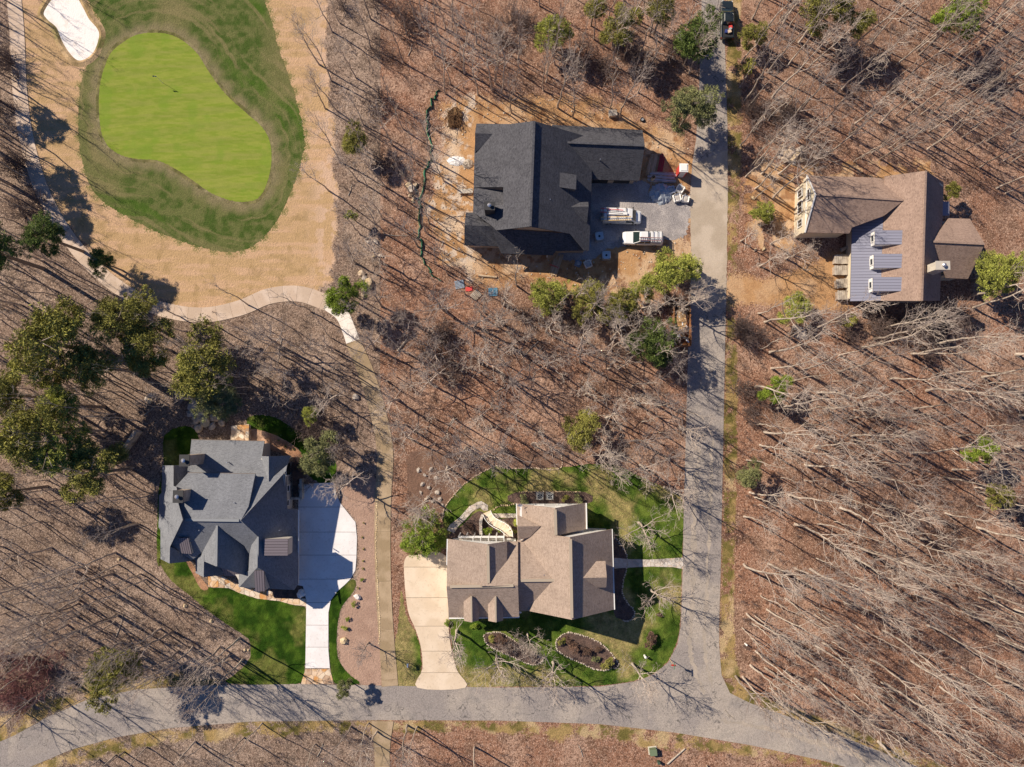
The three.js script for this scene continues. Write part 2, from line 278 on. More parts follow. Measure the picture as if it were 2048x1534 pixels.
const groundMap = tex(2048, 1536, (px, py, c) => {
  const x = px / 2048 * 160 - 80, z = py / 1536 * 120 - 66, [sx, sy] = toSurvey(x, z);
  litter(x, z, c, sx > 1440 ? -0.06 : 0.04);
  if (sx < 760) { const gk = (c[0] + c[1] + c[2]) / 3; toward(c, [gk * 1.22, gk * 0.96, gk * 0.76], 0.7); }
  const w1 = fbm(x * 0.5 + 9, z * 0.5, 3) - 0.5, w2 = fbm(x * 0.5, z * 0.5 + 77, 3) - 0.5, j = speck() - 0.5, j2 = speck() - 0.5;
  const ax = sx + w1 * 34 + j * 9, ay = sy + w2 * 34 + j2 * 9, bx = sx + w1 * 8 + j * 5, by = sy + w2 * 8 + j2 * 5, g = speck();
  if (zFair(ax * 0.5 + bx * 0.5, ay * 0.5 + by * 0.5)) {
    const st = fbm(x * 0.25 + z * 0.02, z * 1.6, 3), f = fbm(x * 0.9, z * 0.9, 3);
    mixc(c, TAN, [0.55, 0.36, 0.22], sm(st, 0.35, 0.7)); toward(c, [0.33, 0.225, 0.105], sm(f, 0.5, 0.8) * 0.6);
    const k = 0.84 + 0.32 * g; c[0] *= k; c[1] *= k; c[2] *= k;
    if (sx > 600) toward(c, [0.62, 0.43, 0.31], sm(sx, 600, 655) * sm(f, 0.4, 0.6) * 0.8);
  }
  if (zFringe(bx, by)) { const e = 1 - sm(fringeDist(sx, sy), 0, 15); if (g < e * 0.85) { mixc(c, [0.12, 0.13, 0.035], [0.25, 0.21, 0.09], speck()); } }
  if ((zVerge(bx, by) || zVergeS(ax, ay) || zVergeN(ax, ay)) && fbm(x * 0.9 + 7, z * 0.9, 3) + (g - 0.5) * 0.25 > 0.4) { const f = fbm(x * 0.6, z * 0.6, 3), f2 = fbm(x * 0.35 + 50, z * 0.35, 3); mixc(c, OLIVE, [0.36, 0.25, 0.105], sm(f, 0.35, 0.62)); toward(c, [0.52, 0.38, 0.22], sm(f2, 0.55, 0.7) * 0.8); const k = 0.65 + 0.6 * g; c[0] *= k; c[1] *= k; c[2] *= k; }
  if (zMulchC(bx, by)) { mixc(c, MULCH, [0.14, 0.085, 0.065], fbm(x * 0.8, z * 0.8, 3)); const k = 0.7 + 0.6 * g; c[0] *= k; c[1] *= k; c[2] *= k; }
  if (zMulchD(bx, by)) { mixc(c, [0.46, 0.31, 0.235], [0.34, 0.22, 0.165], fbm(x * 0.8, z * 0.8, 3)); const k = 0.8 + 0.4 * g; c[0] *= k; c[1] *= k; c[2] *= k; }
  const inA = zClayA(sx + w1 * 70 + j * 26, sy + w2 * 70 + j2 * 26), inB = zClayB(ax * 0.4 + bx * 0.6 + j * 10, ay * 0.4 + by * 0.6 + j2 * 10);
  if (inA || inB || (zClayB2(ax, ay) && fbm(x * 0.7, z * 0.7, 2) > 0.42)) {
    const f = fbm(x * 0.35 + 3, z * 0.35, 4), f2 = fbm(x * 1.3, z * 1.3, 3);
    const pale = inA && sx < 945 ? 0.95 : inA && sy < 260 ? 0.35 : inB ? 0.25 : 0.5;
    mixc(c, CLAY, CLAY_PALE, sm(f, 0.42, 0.62) * pale); toward(c, [0.30, 0.15, 0.07], sm(f2, 0.5, 0.72) * (inB ? 0.35 : 0.8));
    if (inA && sx < 950) toward(c, [0.78, 0.68, 0.56], sm(f2, 0.5, 0.7) * 0.6);
    const k = 0.82 + 0.36 * g; c[0] *= k; c[1] *= k; c[2] *= k;
  }
}, [160, 120], false, [0.5, 66 / 120]);
const litterTile = tex(1024, 1024, (px, py, c) => litter(px / 1024 * 75, py / 1024 * 75, c, 0), [75, 75]);
const fineBump = tex(512, 512, (x, y, c) => { c[0] = 0.5 * speck() + 0.5 * noise(x / 5, y / 5, 102); }, [12, 12], true);
const mGround = MT(groundMap, 1, fineBump, 0.06), mFar = MT(litterTile, 1, fineBump, 0.06);
{
  const g = new THREE.PlaneGeometry(160, 120); g.rotateX(-Math.PI / 2); g.translate(0, 0, -6);
  const p = g.attributes.position, u = g.attributes.uv; for (let i = 0; i < p.count; i++) u.setXY(i, p.getX(i), p.getZ(i));
  struct('forest_floor', g, mGround);
  const s = new THREE.Shape([[-1500, -1500], [1500, -1500], [1500, 1500], [-1500, 1500]].map((q) => new THREE.Vector2(...q)));
  s.holes.push(new THREE.Path([[-80, -54], [-80, 66], [80, 66], [80, -54]].map((q) => new THREE.Vector2(...q))));
  const f = new THREE.ShapeGeometry(s); f.rotateX(-Math.PI / 2);
  const fp = f.attributes.position, fu = f.attributes.uv; for (let i = 0; i < fp.count; i++) fu.setXY(i, fp.getX(i), fp.getZ(i));
  struct('outer_woodland_ground', f, mFar);
}
// grass
function grassMap(a, b, dry, dryAmt, scale, seed, grain = 0.5, N = 1024) {
  const k = Math.round(scale * 0.25), k4 = Math.round(scale * 4);
  return tex(N, N, (x, y, c) => {
    const n1 = fbm(x / N * k + seed, y / N * k, 4, k), n2 = fbm(x / N * k * 3 + seed, y / N * k * 3 + 5, 3, k * 3), s = speck();
    mixc(c, a, b, sm(n2, 0.3, 0.7)); toward(c, dry, sm(n1, 0.62 - dryAmt * 0.3, 0.78 - dryAmt * 0.2) * (0.55 + 0.45 * noise(x / N * k4, y / N * k4, k4)));
    const tuft = noise(x / N * k4 * 0.5 + 3, y / N * k4 * 0.5, k4 / 2 | 0), q = (1 - grain / 2 + grain * s) * (0.72 + 0.56 * tuft); c[0] *= q; c[1] *= q; c[2] *= q;
  }, [scale, scale]);
}
const mLawnD = MT(grassMap([0.022, 0.056, 0.005], [0.062, 0.115, 0.012], [0.165, 0.165, 0.045], 0.35, 30, 3, 1.0), 1, fineBump, 0.08);
const mLawnC = MT(grassMap([0.046, 0.088, 0.011], [0.115, 0.16, 0.026], [0.34, 0.265, 0.115], 0.85, 60, 11, 0.8), 1, fineBump, 0.08);
const eR = rng(5);
struct('lawn', sheet(ragged(LAWN_D, 0.7, 4, eR), 0.012), mLawnD);
struct('lawn', sheet(ragged(LAWN_D2, 0.9, 4, eR), 0.012), mLawnD);
struct('lawn', sheet(ragged(LAWN_D3, 0.9, 4, eR), 0.012), mLawnD);
struct('lawn', sheet(ragged(LAWN_D4, 0.6, 4, eR), 0.012), mLawnD);
struct('lawn', sheet(ragged(LAWN_C, 0.9, 5, eR), 0.012), mLawnC);
struct('lawn', sheet(ragged(GRASS_C2, 1.6, 4, eR), 0.012), mLawnC);
// golf
const roughMap = tex(1024, 1024, (x, y, c) => {
  const wx = x / 1024 * 46 - 68, wz = y / 1024 * 46 - 70, [sx, sy] = toSurvey(wx, wz), ang = Math.atan2(sy - 240, sx - 380), rad = Math.hypot(sx - 380, sy - 240);
  let gd = 1e9; for (let i = 0; i < GREEN.length; i += 4) gd = Math.min(gd, Math.hypot(GREEN[i][0] - sx, GREEN[i][1] - sy));
  const n1 = fbm(wx * 0.12 + 2, wz * 0.12 + 8, 4), band = fbm(gd * 0.045, ang * 1.3 + 20, 3), n3 = fbm(wx * 1.2, wz * 1.2, 3), s = speck();
  mixc(c, [0.062, 0.098, 0.02], [0.135, 0.145, 0.05], sm(n3, 0.25, 0.75)); toward(c, [0.06, 0.125, 0.012], sm(band, 0.55, 0.72) * 0.55);
  toward(c, [0.22, 0.185, 0.085], sm(n1, 0.46, 0.72) * 0.5); toward(c, [0.25, 0.20, 0.10], sm(fbm(gd * 0.11 + 30, ang * 2.0, 3), 0.54, 0.74) * 0.45); toward(c, [0.24, 0.195, 0.11], (1 - sm(gd + (s - 0.5) * 10, 12, 30)) * 0.75);
  const q = 0.65 + 0.7 * s; c[0] *= q; c[1] *= q; c[2] *= q;
}, [46, 46], false, [68 / 46, 70 / 46]);
struct('golf_rough', sheet(ragged(ROUGH, 1.6, 2, eR), 0.012), MT(roughMap, 1, fineBump, 0.06));
struct('green_collar', sheet(ragged(grow(GREEN, 6), 1.5, 2, eR), 0.022), MT(grassMap([0.12, 0.115, 0.04], [0.22, 0.19, 0.085], [0.25, 0.21, 0.12], 0.5, 22, 5, 0.7, 512), 1, fineBump, 0.04));
const greenMap = tex(1024, 1024, (x, y, c) => { const n = fbm(x / 128, y / 16, 3, 8), n2 = fbm(x / 32 + 9, y / 8, 3, 32), s = speck(); mixc(c, [0.195, 0.255, 0.034], [0.25, 0.285, 0.052], sm(n2, 0.25, 0.75)); toward(c, [0.265, 0.28, 0.065], sm(n, 0.45, 0.75) * 0.6); toward(c, [0.17, 0.26, 0.03], sm(fbm(x / 64 + 3, y / 64, 3, 16), 0.5, 0.75) * 0.55); if (s > 0.9988) toward(c, [0.4, 0.36, 0.14], 0.8); const st = (y + x * 0.12) / 1024 * 28 % 2 < 1 ? 0.97 : 1.03; c[0] *= st; c[1] *= st; const q = 0.86 + 0.28 * s; c[0] *= q; c[1] *= q; c[2] *= q; }, [34, 34]);
struct('putting_green', sheet(ragged(GREEN, 0.5, 2, eR), 0.034), MT(greenMap, 1));
const sandMap = tex(512, 512, (x, y, c) => { const n = fbm(x / 40, y / 40, 4), s = speck(), q = 0.9 + 0.14 * s; mixc(c, [0.93, 0.87, 0.82], [0.84, 0.76, 0.69], sm(n, 0.5, 0.8)); c[0] *= q; c[1] *= q; c[2] *= q; }, [9, 9]);
struct('sand_bunker', sheet(BUNKER, 0.03), MT(sandMap, 1, fineBump, 0.03));
{ // turf lip round the bunker
  const g = new Geo(), P = BUNKER.map((q) => at(...q)), O = grow(BUNKER, 5).map((q) => at(...q)), O2 = grow(BUNKER, 13).map((q) => at(...q));
  for (let i = 0; i < P.length; i++) { const j = (i + 1) % P.length, h = (q, y) => V(q.x, y, q.z); g.quad(h(P[i], 0.032), h(P[j], 0.032), h(O[j], 0.2), h(O[i], 0.2)); g.quad(h(O[i], 0.2), h(O[j], 0.2), h(O2[j], 0.014), h(O2[i], 0.014)); }
  const m = MT(grassMap([0.34, 0.24, 0.12], [0.5, 0.35, 0.2], [0.17, 0.17, 0.05], 0.4, 20, 9, 0.6, 512), 1, fineBump, 0.05); m.side = THREE.DoubleSide;
  struct('bunker_lip', g.build(), m);
}
// road
const asphaltMap = tex(1024, 1024, (x, y, c) => {
  const wx = x / 1024 * 160 - 80, n = fbm(x / 60, y / 60, 4), n2 = fbm(x / 14 + 4, y / 14, 3), s = speck();
  mixc(c, [0.30, 0.265, 0.245], [0.385, 0.335, 0.29], sm(n, 0.35, 0.7)); toward(c, [0.235, 0.215, 0.20], sm(n2, 0.6, 0.8) * 0.45); const ck = Math.abs(fbm(x / 32 + 7, y / 32 + 2, 4, 32) - 0.5), pt = fbm(x / 128 + 1, y / 128, 2, 8); if (ck < 0.006) toward(c, [0.09, 0.085, 0.08], 0.7); toward(c, [0.45, 0.39, 0.33], sm(pt, 0.58, 0.66) * 0.35); const q = 0.74 + 0.52 * s; c[0] *= q; c[1] *= q; c[2] *= q;
}, [70, 70]);
const tanRoadMap = tex(512, 512, (x, y, c) => { const n = fbm(x / 32, y / 32, 4, 16), s = speck(); mixc(c, [0.42, 0.345, 0.265], [0.52, 0.435, 0.345], sm(n, 0.3, 0.7)); const q = 0.88 + 0.24 * s; c[0] *= q; c[1] *= q; c[2] *= q; }, [30, 30]);
const concMap = (a, b, sz, sd) => tex(512, 512, (x, y, c) => { const n = fbm(x / 51.2 + sd, y / 51.2, 4, 10), s = speck(), m2 = fbm(x / 8, y / 8 + sd, 3, 64); mixc(c, a, b, sm(n, 0.3, 0.75)); toward(c, [a[0] * 0.75, a[1] * 0.73, a[2] * 0.7], sm(m2, 0.62, 0.8) * 0.4); const q = 0.93 + 0.14 * s; c[0] *= q; c[1] *= q; c[2] *= q; }, [sz, sz]);
function concMap0(a, b) { return tex(512, 512, (x, y, c) => { const n = fbm(x / 16, y / 16, 4, 32), s = speck(); mixc(c, a, b, sm(n, 0.3, 0.7)); const q = 0.8 + 0.4 * s; c[0] *= q; c[1] *= q; c[2] *= q; }, [24, 24]); }
const mAsphalt = MT(asphaltMap, 0.92, fineBump, 0.02), mTanRoad = MT(tanRoadMap, 0.95, fineBump, 0.02);
struct('road', sheet(ROAD, 0.024), mAsphalt);
struct('road_dusty_stretch', sheet(ragged([[1386, 328], [1455, 300], [1455, 400], [1454, 520], [1452, 600], [1381, 610], [1383, 520], [1380, 400]], 1.5, 8, eR), 0.03), mTanRoad);
const mTrack = MT(concMap0([0.36, 0.31, 0.26], [0.43, 0.365, 0.30]), 0.95, fineBump, 0.02);
{ // dusty wheel tracks, broken up
  const mk = (line, w, nm) => { const [L, Q] = ribbon(line, w, 10), P = []; const r = rng(31); for (const q of L) P.push(V(q.x + rr(-0.22, 0.22, r), 0, q.z + rr(-0.22, 0.22, r))); for (const q of Q.slice().reverse()) P.push(V(q.x + rr(-0.22, 0.22, r), 0, q.z + rr(-0.22, 0.22, r))); struct(nm, sheet(P.map((q) => toSurvey(q.x, q.z)), 0.03), mTrack); };
  mk([[1398, 900], [1390, 1000], [1386, 1150], [1382, 1250], [1380, 1300], [1392, 1345], [1408, 1385]], [0.5, 0.55, 0.6, 0.45], 'road_wheel_track');
  mk([[1425, 880], [1420, 1000], [1415, 1150], [1410, 1250], [1412, 1320], [1425, 1370]], [0.35, 0.4, 0.45, 0.3], 'road_wheel_track');
  mk([[1440, 1440], [1520, 1455], [1600, 1475], [1700, 1506], [1790, 1540]], [0.4, 0.7, 0.6], 'road_wheel_track');
}
const gravelMap = tex(512, 512, (x, y, c) => { const n = fbm(x / 32, y / 32, 3, 16), s = speck(); mixc(c, [0.30, 0.275, 0.27], [0.42, 0.38, 0.36], sm(n, 0.3, 0.7)); const q = 0.55 + 0.9 * s; c[0] *= q; c[1] *= q; c[2] *= q; }, [22, 22]);
struct('gravel_yard', sheet(ragged(GRAVEL, 3, 3, eR), 0.018), MT(gravelMap, 1, fineBump, 0.06));

// concrete: cart path slabs, driveways
const mConcPath = [MT(concMap([0.56, 0.43, 0.33], [0.64, 0.51, 0.41], 14, 1), 0.95, fineBump, 0.01), MT(concMap([0.53, 0.41, 0.315], [0.62, 0.49, 0.39], 14, 5), 0.95, fineBump, 0.01)];
const mConcNew = MT(concMap([0.80, 0.72, 0.64], [0.86, 0.79, 0.72], 14, 2), 0.95);
const mConcWhite = [MT(concMap([0.77, 0.735, 0.72], [0.84, 0.81, 0.80], 14, 3), 0.9), MT(concMap([0.79, 0.75, 0.735], [0.85, 0.82, 0.805], 14, 8), 0.9)];
const mConcTan = [MT(concMap([0.66, 0.53, 0.39], [0.74, 0.61, 0.47], 14, 4), 0.95), MT(concMap([0.68, 0.55, 0.41], [0.75, 0.62, 0.48], 14, 6), 0.95)];
const mOldPath = [MT(concMap([0.33, 0.245, 0.15], [0.44, 0.33, 0.22], 14, 7), 0.95, fineBump, 0.02), MT(concMap([0.35, 0.26, 0.165], [0.45, 0.34, 0.225], 14, 9), 0.95, fineBump, 0.02)];
const mJoint = M([0.10, 0.075, 0.055], 1);
function slabPath(name, line, widths, every, mats, y = 0.018) {
  const o = new THREE.Group(); o.name = numbered(name); o.userData.kind = 'structure'; scene.add(o);
  const [L, Q] = ribbon(line, widths, 10), bed = L.concat(Q.slice().reverse());
  part('bed', new Geo().prism(bed, 0, y).build(), mJoint, o);
  let acc = 0, from = 0, k = 0;
  for (let i = 1; i < L.length; i++) {
    acc += L[i].distanceTo(L[i - 1]) * 0.5 + Q[i].distanceTo(Q[i - 1]) * 0.5;
    if (acc >= every || i === L.length - 1) {
      const A = L.slice(from, i + 1), B = Q.slice(from, i + 1).reverse(), sh = (a, b) => a.clone().lerp(b, Math.min(0.4, 0.012 / a.distanceTo(b)));
      const P = A.concat(B), n = A.length; const f = P.map((q) => q.clone());
      f[0] = sh(A[0], A[1]); f[n - 1] = sh(A[n - 1], A[n - 2]); f[n] = sh(B[0], B[1]); f[P.length - 1] = sh(B[B.length - 1], B[B.length - 2]);
      part('slab', new Geo().prism(f, y, y + 0.05).build(), mats[k++ % mats.length], o); from = i; acc = 0;
    }
  }
  return o;
}
slabPath('cart_path', PATH_LINE, [2.2, 2.1, 2.0, 2.1, 2.3, 2.3], 1.7, mConcPath);
slabPath('cart_path_new_section', PATH_NEW, [2.1, 1.9, 2.0], 1.7, [mConcNew]);
slabPath('gravelly_path', PATH_OLD, [2.1, 2.3, 2.3, 2.3, 2.3, 2.2, 2.1, 2.3], 6.5, mOldPath);
slabPath('gravelly_path', [[765, 1442], [764, 1480], [765, 1534], [768, 1590]], [3.1, 2.1, 2.0], 6, mOldPath);
function slabDrive(name, P, cuts, mats) {
  const o = new THREE.Group(); o.name = numbered(name); o.userData.kind = 'structure'; scene.add(o);
  struct(name + '_joint_bed', sheet(P, 0.034), mJoint);
  slabs(o, P, [0, 1], cuts.map((py) => at(1000, py).z), mats, 0.02, 0.06, 0.05);
  return o;
}
slabDrive('white_driveway', DRIVE_D, [960, 1014, 1064, 1110, 1158, 1205, 1250, 1294, 1340], mConcWhite);
slabDrive('tan_driveway', DRIVE_C, [1100, 1134, 1195, 1252, 1302, 1345, 1380], mConcTan);
// flagstone paving
const stoneMap = (a, b, sd) => MT(tex(256, 256, (x, y, c) => { const n = fbm(x / 26 + sd, y / 26, 4), s = speck(); mixc(c, a, b, sm(n, 0.3, 0.7)); const q = 0.85 + 0.3 * s; c[0] *= q; c[1] *= q; c[2] *= q; }, [5, 5]), 0.95, fineBump, 0.02);
const mFlag = [stoneMap([0.66, 0.44, 0.25], [0.74, 0.56, 0.40], 1), stoneMap([0.72, 0.60, 0.47], [0.78, 0.68, 0.56], 2), stoneMap([0.60, 0.30, 0.11], [0.66, 0.42, 0.22], 3), stoneMap([0.70, 0.57, 0.43], [0.76, 0.62, 0.46], 4), stoneMap([0.42, 0.27, 0.17], [0.55, 0.40, 0.28], 5)];
const mGreyFlag = [stoneMap([0.52, 0.47, 0.41], [0.62, 0.56, 0.49], 6), stoneMap([0.58, 0.52, 0.46], [0.66, 0.60, 0.54], 7), stoneMap([0.45, 0.40, 0.35], [0.56, 0.50, 0.43], 8), stoneMap([0.60, 0.50, 0.42], [0.64, 0.57, 0.50], 9)];
const mMortar = stoneMap([0.52, 0.41, 0.31], [0.6, 0.48, 0.37], 12);
function paved(name, P, cell, mats, seed) {
  const o = new THREE.Group(); o.name = numbered(name); o.userData.kind = 'structure'; scene.add(o);
  part('bed', sheet(P, 0.03), mMortar, o); flagstones(o, P, cell, mats, 0.02, seed); return o;
}
paved('flagstone_apron', [[602, 1368], [611, 1338], [660, 1338], [668, 1368]], 0.8, mFlag, 1);
paved('flagstone_walk', [[416, 1146], [440, 1150], [478, 1168], [505, 1176], [545, 1183], [545, 1196], [575, 1197], [612, 1197], [613, 1212], [585, 1209], [559, 1202], [515, 1197], [480, 1186], [458, 1176], [417, 1174]], 0.75, mFlag, 2);
paved('flagstone_terrace', [[463, 852], [498, 848], [500, 878], [498, 884], [461, 884]], 0.7, mFlag, 3);
paved('stone_front_walk', [[1228, 1115], [1254, 1118], [1300, 1119], [1366, 1115], [1367, 1138], [1345, 1134], [1300, 1133], [1254, 1135], [1228, 1137]], 0.62, mGreyFlag, 4);
paved('curved_stone_walk', [[894, 1060], [900, 1049], [920, 1034], [938, 1013], [955, 1004], [963, 1002], [976, 1010], [976, 1021], [968, 1022], [960, 1015], [945, 1023], [930, 1040], [917, 1052], [908, 1066]], 0.62, mGreyFlag, 5);
paved('side_stone_walk', [[980, 1027], [1036, 1027], [1036, 1035], [983, 1036]], 0.5, mGreyFlag, 6);
// garden beds
const mulchMap = tex(256, 256, (x, y, c) => { const n = fbm(x / 12, y / 12, 3), s = speck(); mixc(c, [0.07, 0.05, 0.045], [0.19, 0.125, 0.10], n); const q = 0.55 + 0.9 * s; c[0] *= q; c[1] *= q; c[2] *= q; }, [10, 10]);
const mMulch = MT(mulchMap, 1, fineBump, 0.08), mBedBrown = MT(grassMap([0.40, 0.22, 0.13], [0.52, 0.33, 0.22], [0.28, 0.15, 0.09], 0.5, 20, 4, 0.6, 512), 1, fineBump, 0.06);
const BED1 = smooth([[972, 1267], [999, 1265], [1019, 1275], [1045, 1292], [1076, 1311], [1088, 1318], [1068, 1330], [1035, 1318], [1003, 1304], [978, 1291], [969, 1279]], 4), BED2 = smooth([[1117, 1275], [1142, 1265], [1183, 1277], [1207, 1291], [1228, 1314], [1236, 1332], [1199, 1340], [1162, 1326], [1125, 1308], [1113, 1295]], 4);
const BED3 = smooth([[1224, 1070], [1242, 1088], [1254, 1111], [1253, 1135], [1247, 1160], [1245, 1186], [1254, 1204], [1266, 1218], [1269, 1226], [1263, 1238], [1253, 1242], [1242, 1238], [1228, 1226], [1222, 1150]], 4);
const BED4 = smooth([[905, 1064], [925, 1050], [945, 1030], [960, 1022], [972, 1030], [980, 1040], [1036, 1037], [1036, 1076], [905, 1078]], 3), BED5 = smooth([[1030, 985], [1170, 984], [1170, 1010], [1032, 1008]], 3);
const BED6 = smooth([[498, 858], [545, 868], [578, 886], [602, 906], [610, 935], [592, 940], [560, 905], [498, 890]], 3), BED7 = smooth([[380, 1120], [398, 1150], [417, 1176], [402, 1178], [384, 1145], [372, 1122]], 3), BED8 = smooth([[596, 1160], [606, 1166], [612, 1180], [612, 1198], [545, 1196], [545, 1176], [590, 1176]], 3);
[BED1, BED2, BED3, BED4, BED5, BED8].forEach((b) => struct('mulch_bed', sheet(b, 0.02), mMulch));
[BED6, BED7].forEach((b) => struct('brown_bed', sheet(b, 0.02), mBedBrown));
// ---------- house kit ----------
function shingle(a, b, dark, seed) { // 8 m x 8 m of laminated shingles, courses 0.14 m, weathered in patches
  const r = rng(seed), tabs = {}, N = 1024, px = N / 8, cs = 8 / 56;
  const tone = (row, k) => tabs[row * 97 + k] ??= [r(), r(), r()];
  const val = (x, y) => { const row = Math.floor(y / px / cs) % 56, off = (row * 37 % 11) / 11, k = Math.floor(x / px / 0.25 + off) % 32; return [tone(row, k), (y / px / cs) % 1]; };
  const map = tex(N, N, (x, y, c) => { const [t, f] = val(x, y), s = speck(), w = fbm(x / 128 + seed * 3, y / 256, 4, 8), w2 = fbm(x / 16 + seed, y / 128, 3, 64); mixc(c, a, b, t[0] * 0.5 + s * 0.5); if (t[1] > 0.8) toward(c, dark, 0.3); if (f < 0.2) toward(c, dark, 0.55); toward(c, dark, sm(w2, 0.6, 0.8) * 0.3); const q = (0.62 + 0.76 * s) * (0.86 + 0.28 * w); c[0] *= q; c[1] *= q; c[2] *= q; }, [8, 8]);
  const bump = tex(N, N, (x, y, c) => { const [t, f] = val(x, y); c[0] = 0.75 - f * 0.5 + t[1] * 0.25; }, [8, 8], true);
  return MT(map, 0.95, bump, 0.03);
}
const sides = { side: THREE.DoubleSide };
const mRoofA = shingle([0.068, 0.068, 0.078], [0.128, 0.128, 0.142], [0.03, 0.03, 0.037], 1);
const mRoofB = shingle([0.285, 0.20, 0.16], [0.40, 0.29, 0.235], [0.16, 0.11, 0.09], 2);
const mRoofC = shingle([0.34, 0.26, 0.205], [0.46, 0.36, 0.295], [0.21, 0.155, 0.125], 3);
const mRoofD = shingle([0.19, 0.198, 0.215], [0.27, 0.278, 0.296], [0.125, 0.13, 0.145], 4);
const mMetalB = M([0.20, 0.205, 0.275], 0.7, 0), mMetalBseam = M([0.10, 0.10, 0.135], 0.8), mMetalD = M([0.23, 0.195, 0.21], 0.6, 0), mMetalDseam = M([0.06, 0.045, 0.05], 0.6);
const mWhite = M([0.80, 0.79, 0.76], 0.7), mCream = M([0.66, 0.58, 0.44], 0.85), mGreige = M([0.60, 0.56, 0.50], 0.85), mSheath = M([0.46, 0.36, 0.27], 0.9), mGlass = M([0.03, 0.035, 0.04], 0.12), mDark = M([0.03, 0.03, 0.033], 0.7), mStone = stoneMap([0.36, 0.29, 0.23], [0.48, 0.40, 0.33], 21), mPale = stoneMap([0.55, 0.50, 0.42], [0.66, 0.60, 0.50], 22), mRidgeC = M([0.42, 0.35, 0.27], 0.95), mRidgeD = M([0.28, 0.29, 0.30], 0.95), mSteel = M([0.7, 0.7, 0.72], 0.3, 0.8), mFascia = M([0.20, 0.17, 0.15], 0.9);
function plane3(a, b, c) { const A = at(...a), B = at(...b), C = at(...c), n = V().crossVectors(B.clone().sub(A), C.clone().sub(A)).normalize(); if (n.y < 0) n.negate(); return { n, p: A }; }
const on = (pl, q) => atPlane(q[0], q[1], pl.n, pl.p);
// a roof slope: plane through three surveyed points, outline in survey px; solid slab
function slope(house, pl3, poly, mat, name = 'roof_slope', thick = 0.2, skirt = 0, skirtMat) {
  const pl = plane3(...pl3), W = poly.map((q) => on(pl, q)), v = V(-pl.n.x * pl.n.y, 1 - pl.n.y * pl.n.y, -pl.n.z * pl.n.y);
  if (v.length() < 1e-3) v.set(0, 0, -1); v.normalize(); const u = V().crossVectors(v, pl.n).normalize();
  let order = W.slice(); const f = (q) => new THREE.Vector2(q.x, q.z);
  if (THREE.ShapeUtils.area(order.map(f)) > 0) order.reverse();
  const g = new Geo(), tr = THREE.ShapeUtils.triangulateShape(order.map(f), []), uv = (q) => [q.dot(u), q.dot(v)], dn = (q, d) => V(q.x, q.y - d, q.z);
  for (const [a, b, c] of tr) { let [A, B, C] = [order[a], order[b], order[c]]; if (V().crossVectors(B.clone().sub(A), C.clone().sub(A)).y < 0) [B, C] = [C, B]; g.tri(A, B, C, uv(A), uv(B), uv(C)); g.tri(dn(C, thick), dn(B, thick), dn(A, thick)); }
  for (let i = 0; i < order.length; i++) { const a = order[i], b = order[(i + 1) % order.length]; g.quad(dn(a, thick), dn(b, thick), b, a); }
  const m = part(name, g.build(), mat, house);
  if (skirt) { const k = new Geo(), c = V(); order.forEach((q) => c.add(q)); c.multiplyScalar(1 / order.length); const ins = (q) => q.clone().lerp(c, 0.06); for (let i = 0; i < order.length; i++) { const a = ins(order[i]), b = ins(order[(i + 1) % order.length]); k.quad(dn(a, skirt), dn(b, skirt), dn(b, 0.1), dn(a, 0.1)); } const sm2 = skirtMat.clone(); sm2.side = THREE.DoubleSide; part('dormer_wall', k.build(), sm2, house); }
  return m;
}
function walls(house, poly, h, mat, name = 'wall') { return part(name, new Geo().prism(poly.map(([x, y]) => at(x, y, h)), 0, h * TALL).build(), mat, house); }
function gableWall(house, pts, mat, inset = V()) { // triangle of [px,py,h] with depth
  const [a, b, c] = pts.map((q) => at(...q).add(inset)), n = V().crossVectors(b.clone().sub(a), c.clone().sub(a)).normalize().multiplyScalar(0.12);
  const g = new Geo(), A = [a, b, c].map((q) => q.clone().add(n)), B = [a, b, c].map((q) => q.clone().sub(n)), lo = (q) => V(q.x, Math.min(a.y, b.y) - 1.2, q.z);
  g.tri(A[0], A[1], A[2]).tri(B[2], B[1], B[0]); for (let i = 0; i < 3; i++) g.quad(A[i], B[i], B[(i + 1) % 3], A[(i + 1) % 3]);
  g.quad(lo(A[0]), lo(A[1]), A[1], A[0]).quad(B[0], B[1], lo(B[1]), lo(B[0]));
  const m2 = mat.clone(); m2.side = THREE.DoubleSide; return part('gable_wall', g.build(), m2, house);
}
function strip(house, a, b, w, h, mat, name, lift = 0) { const A = at(...a), B = at(...b); A.y += lift; B.y += lift; return part(name, new Geo().bar(A, B, w, h).build(), mat, house); }
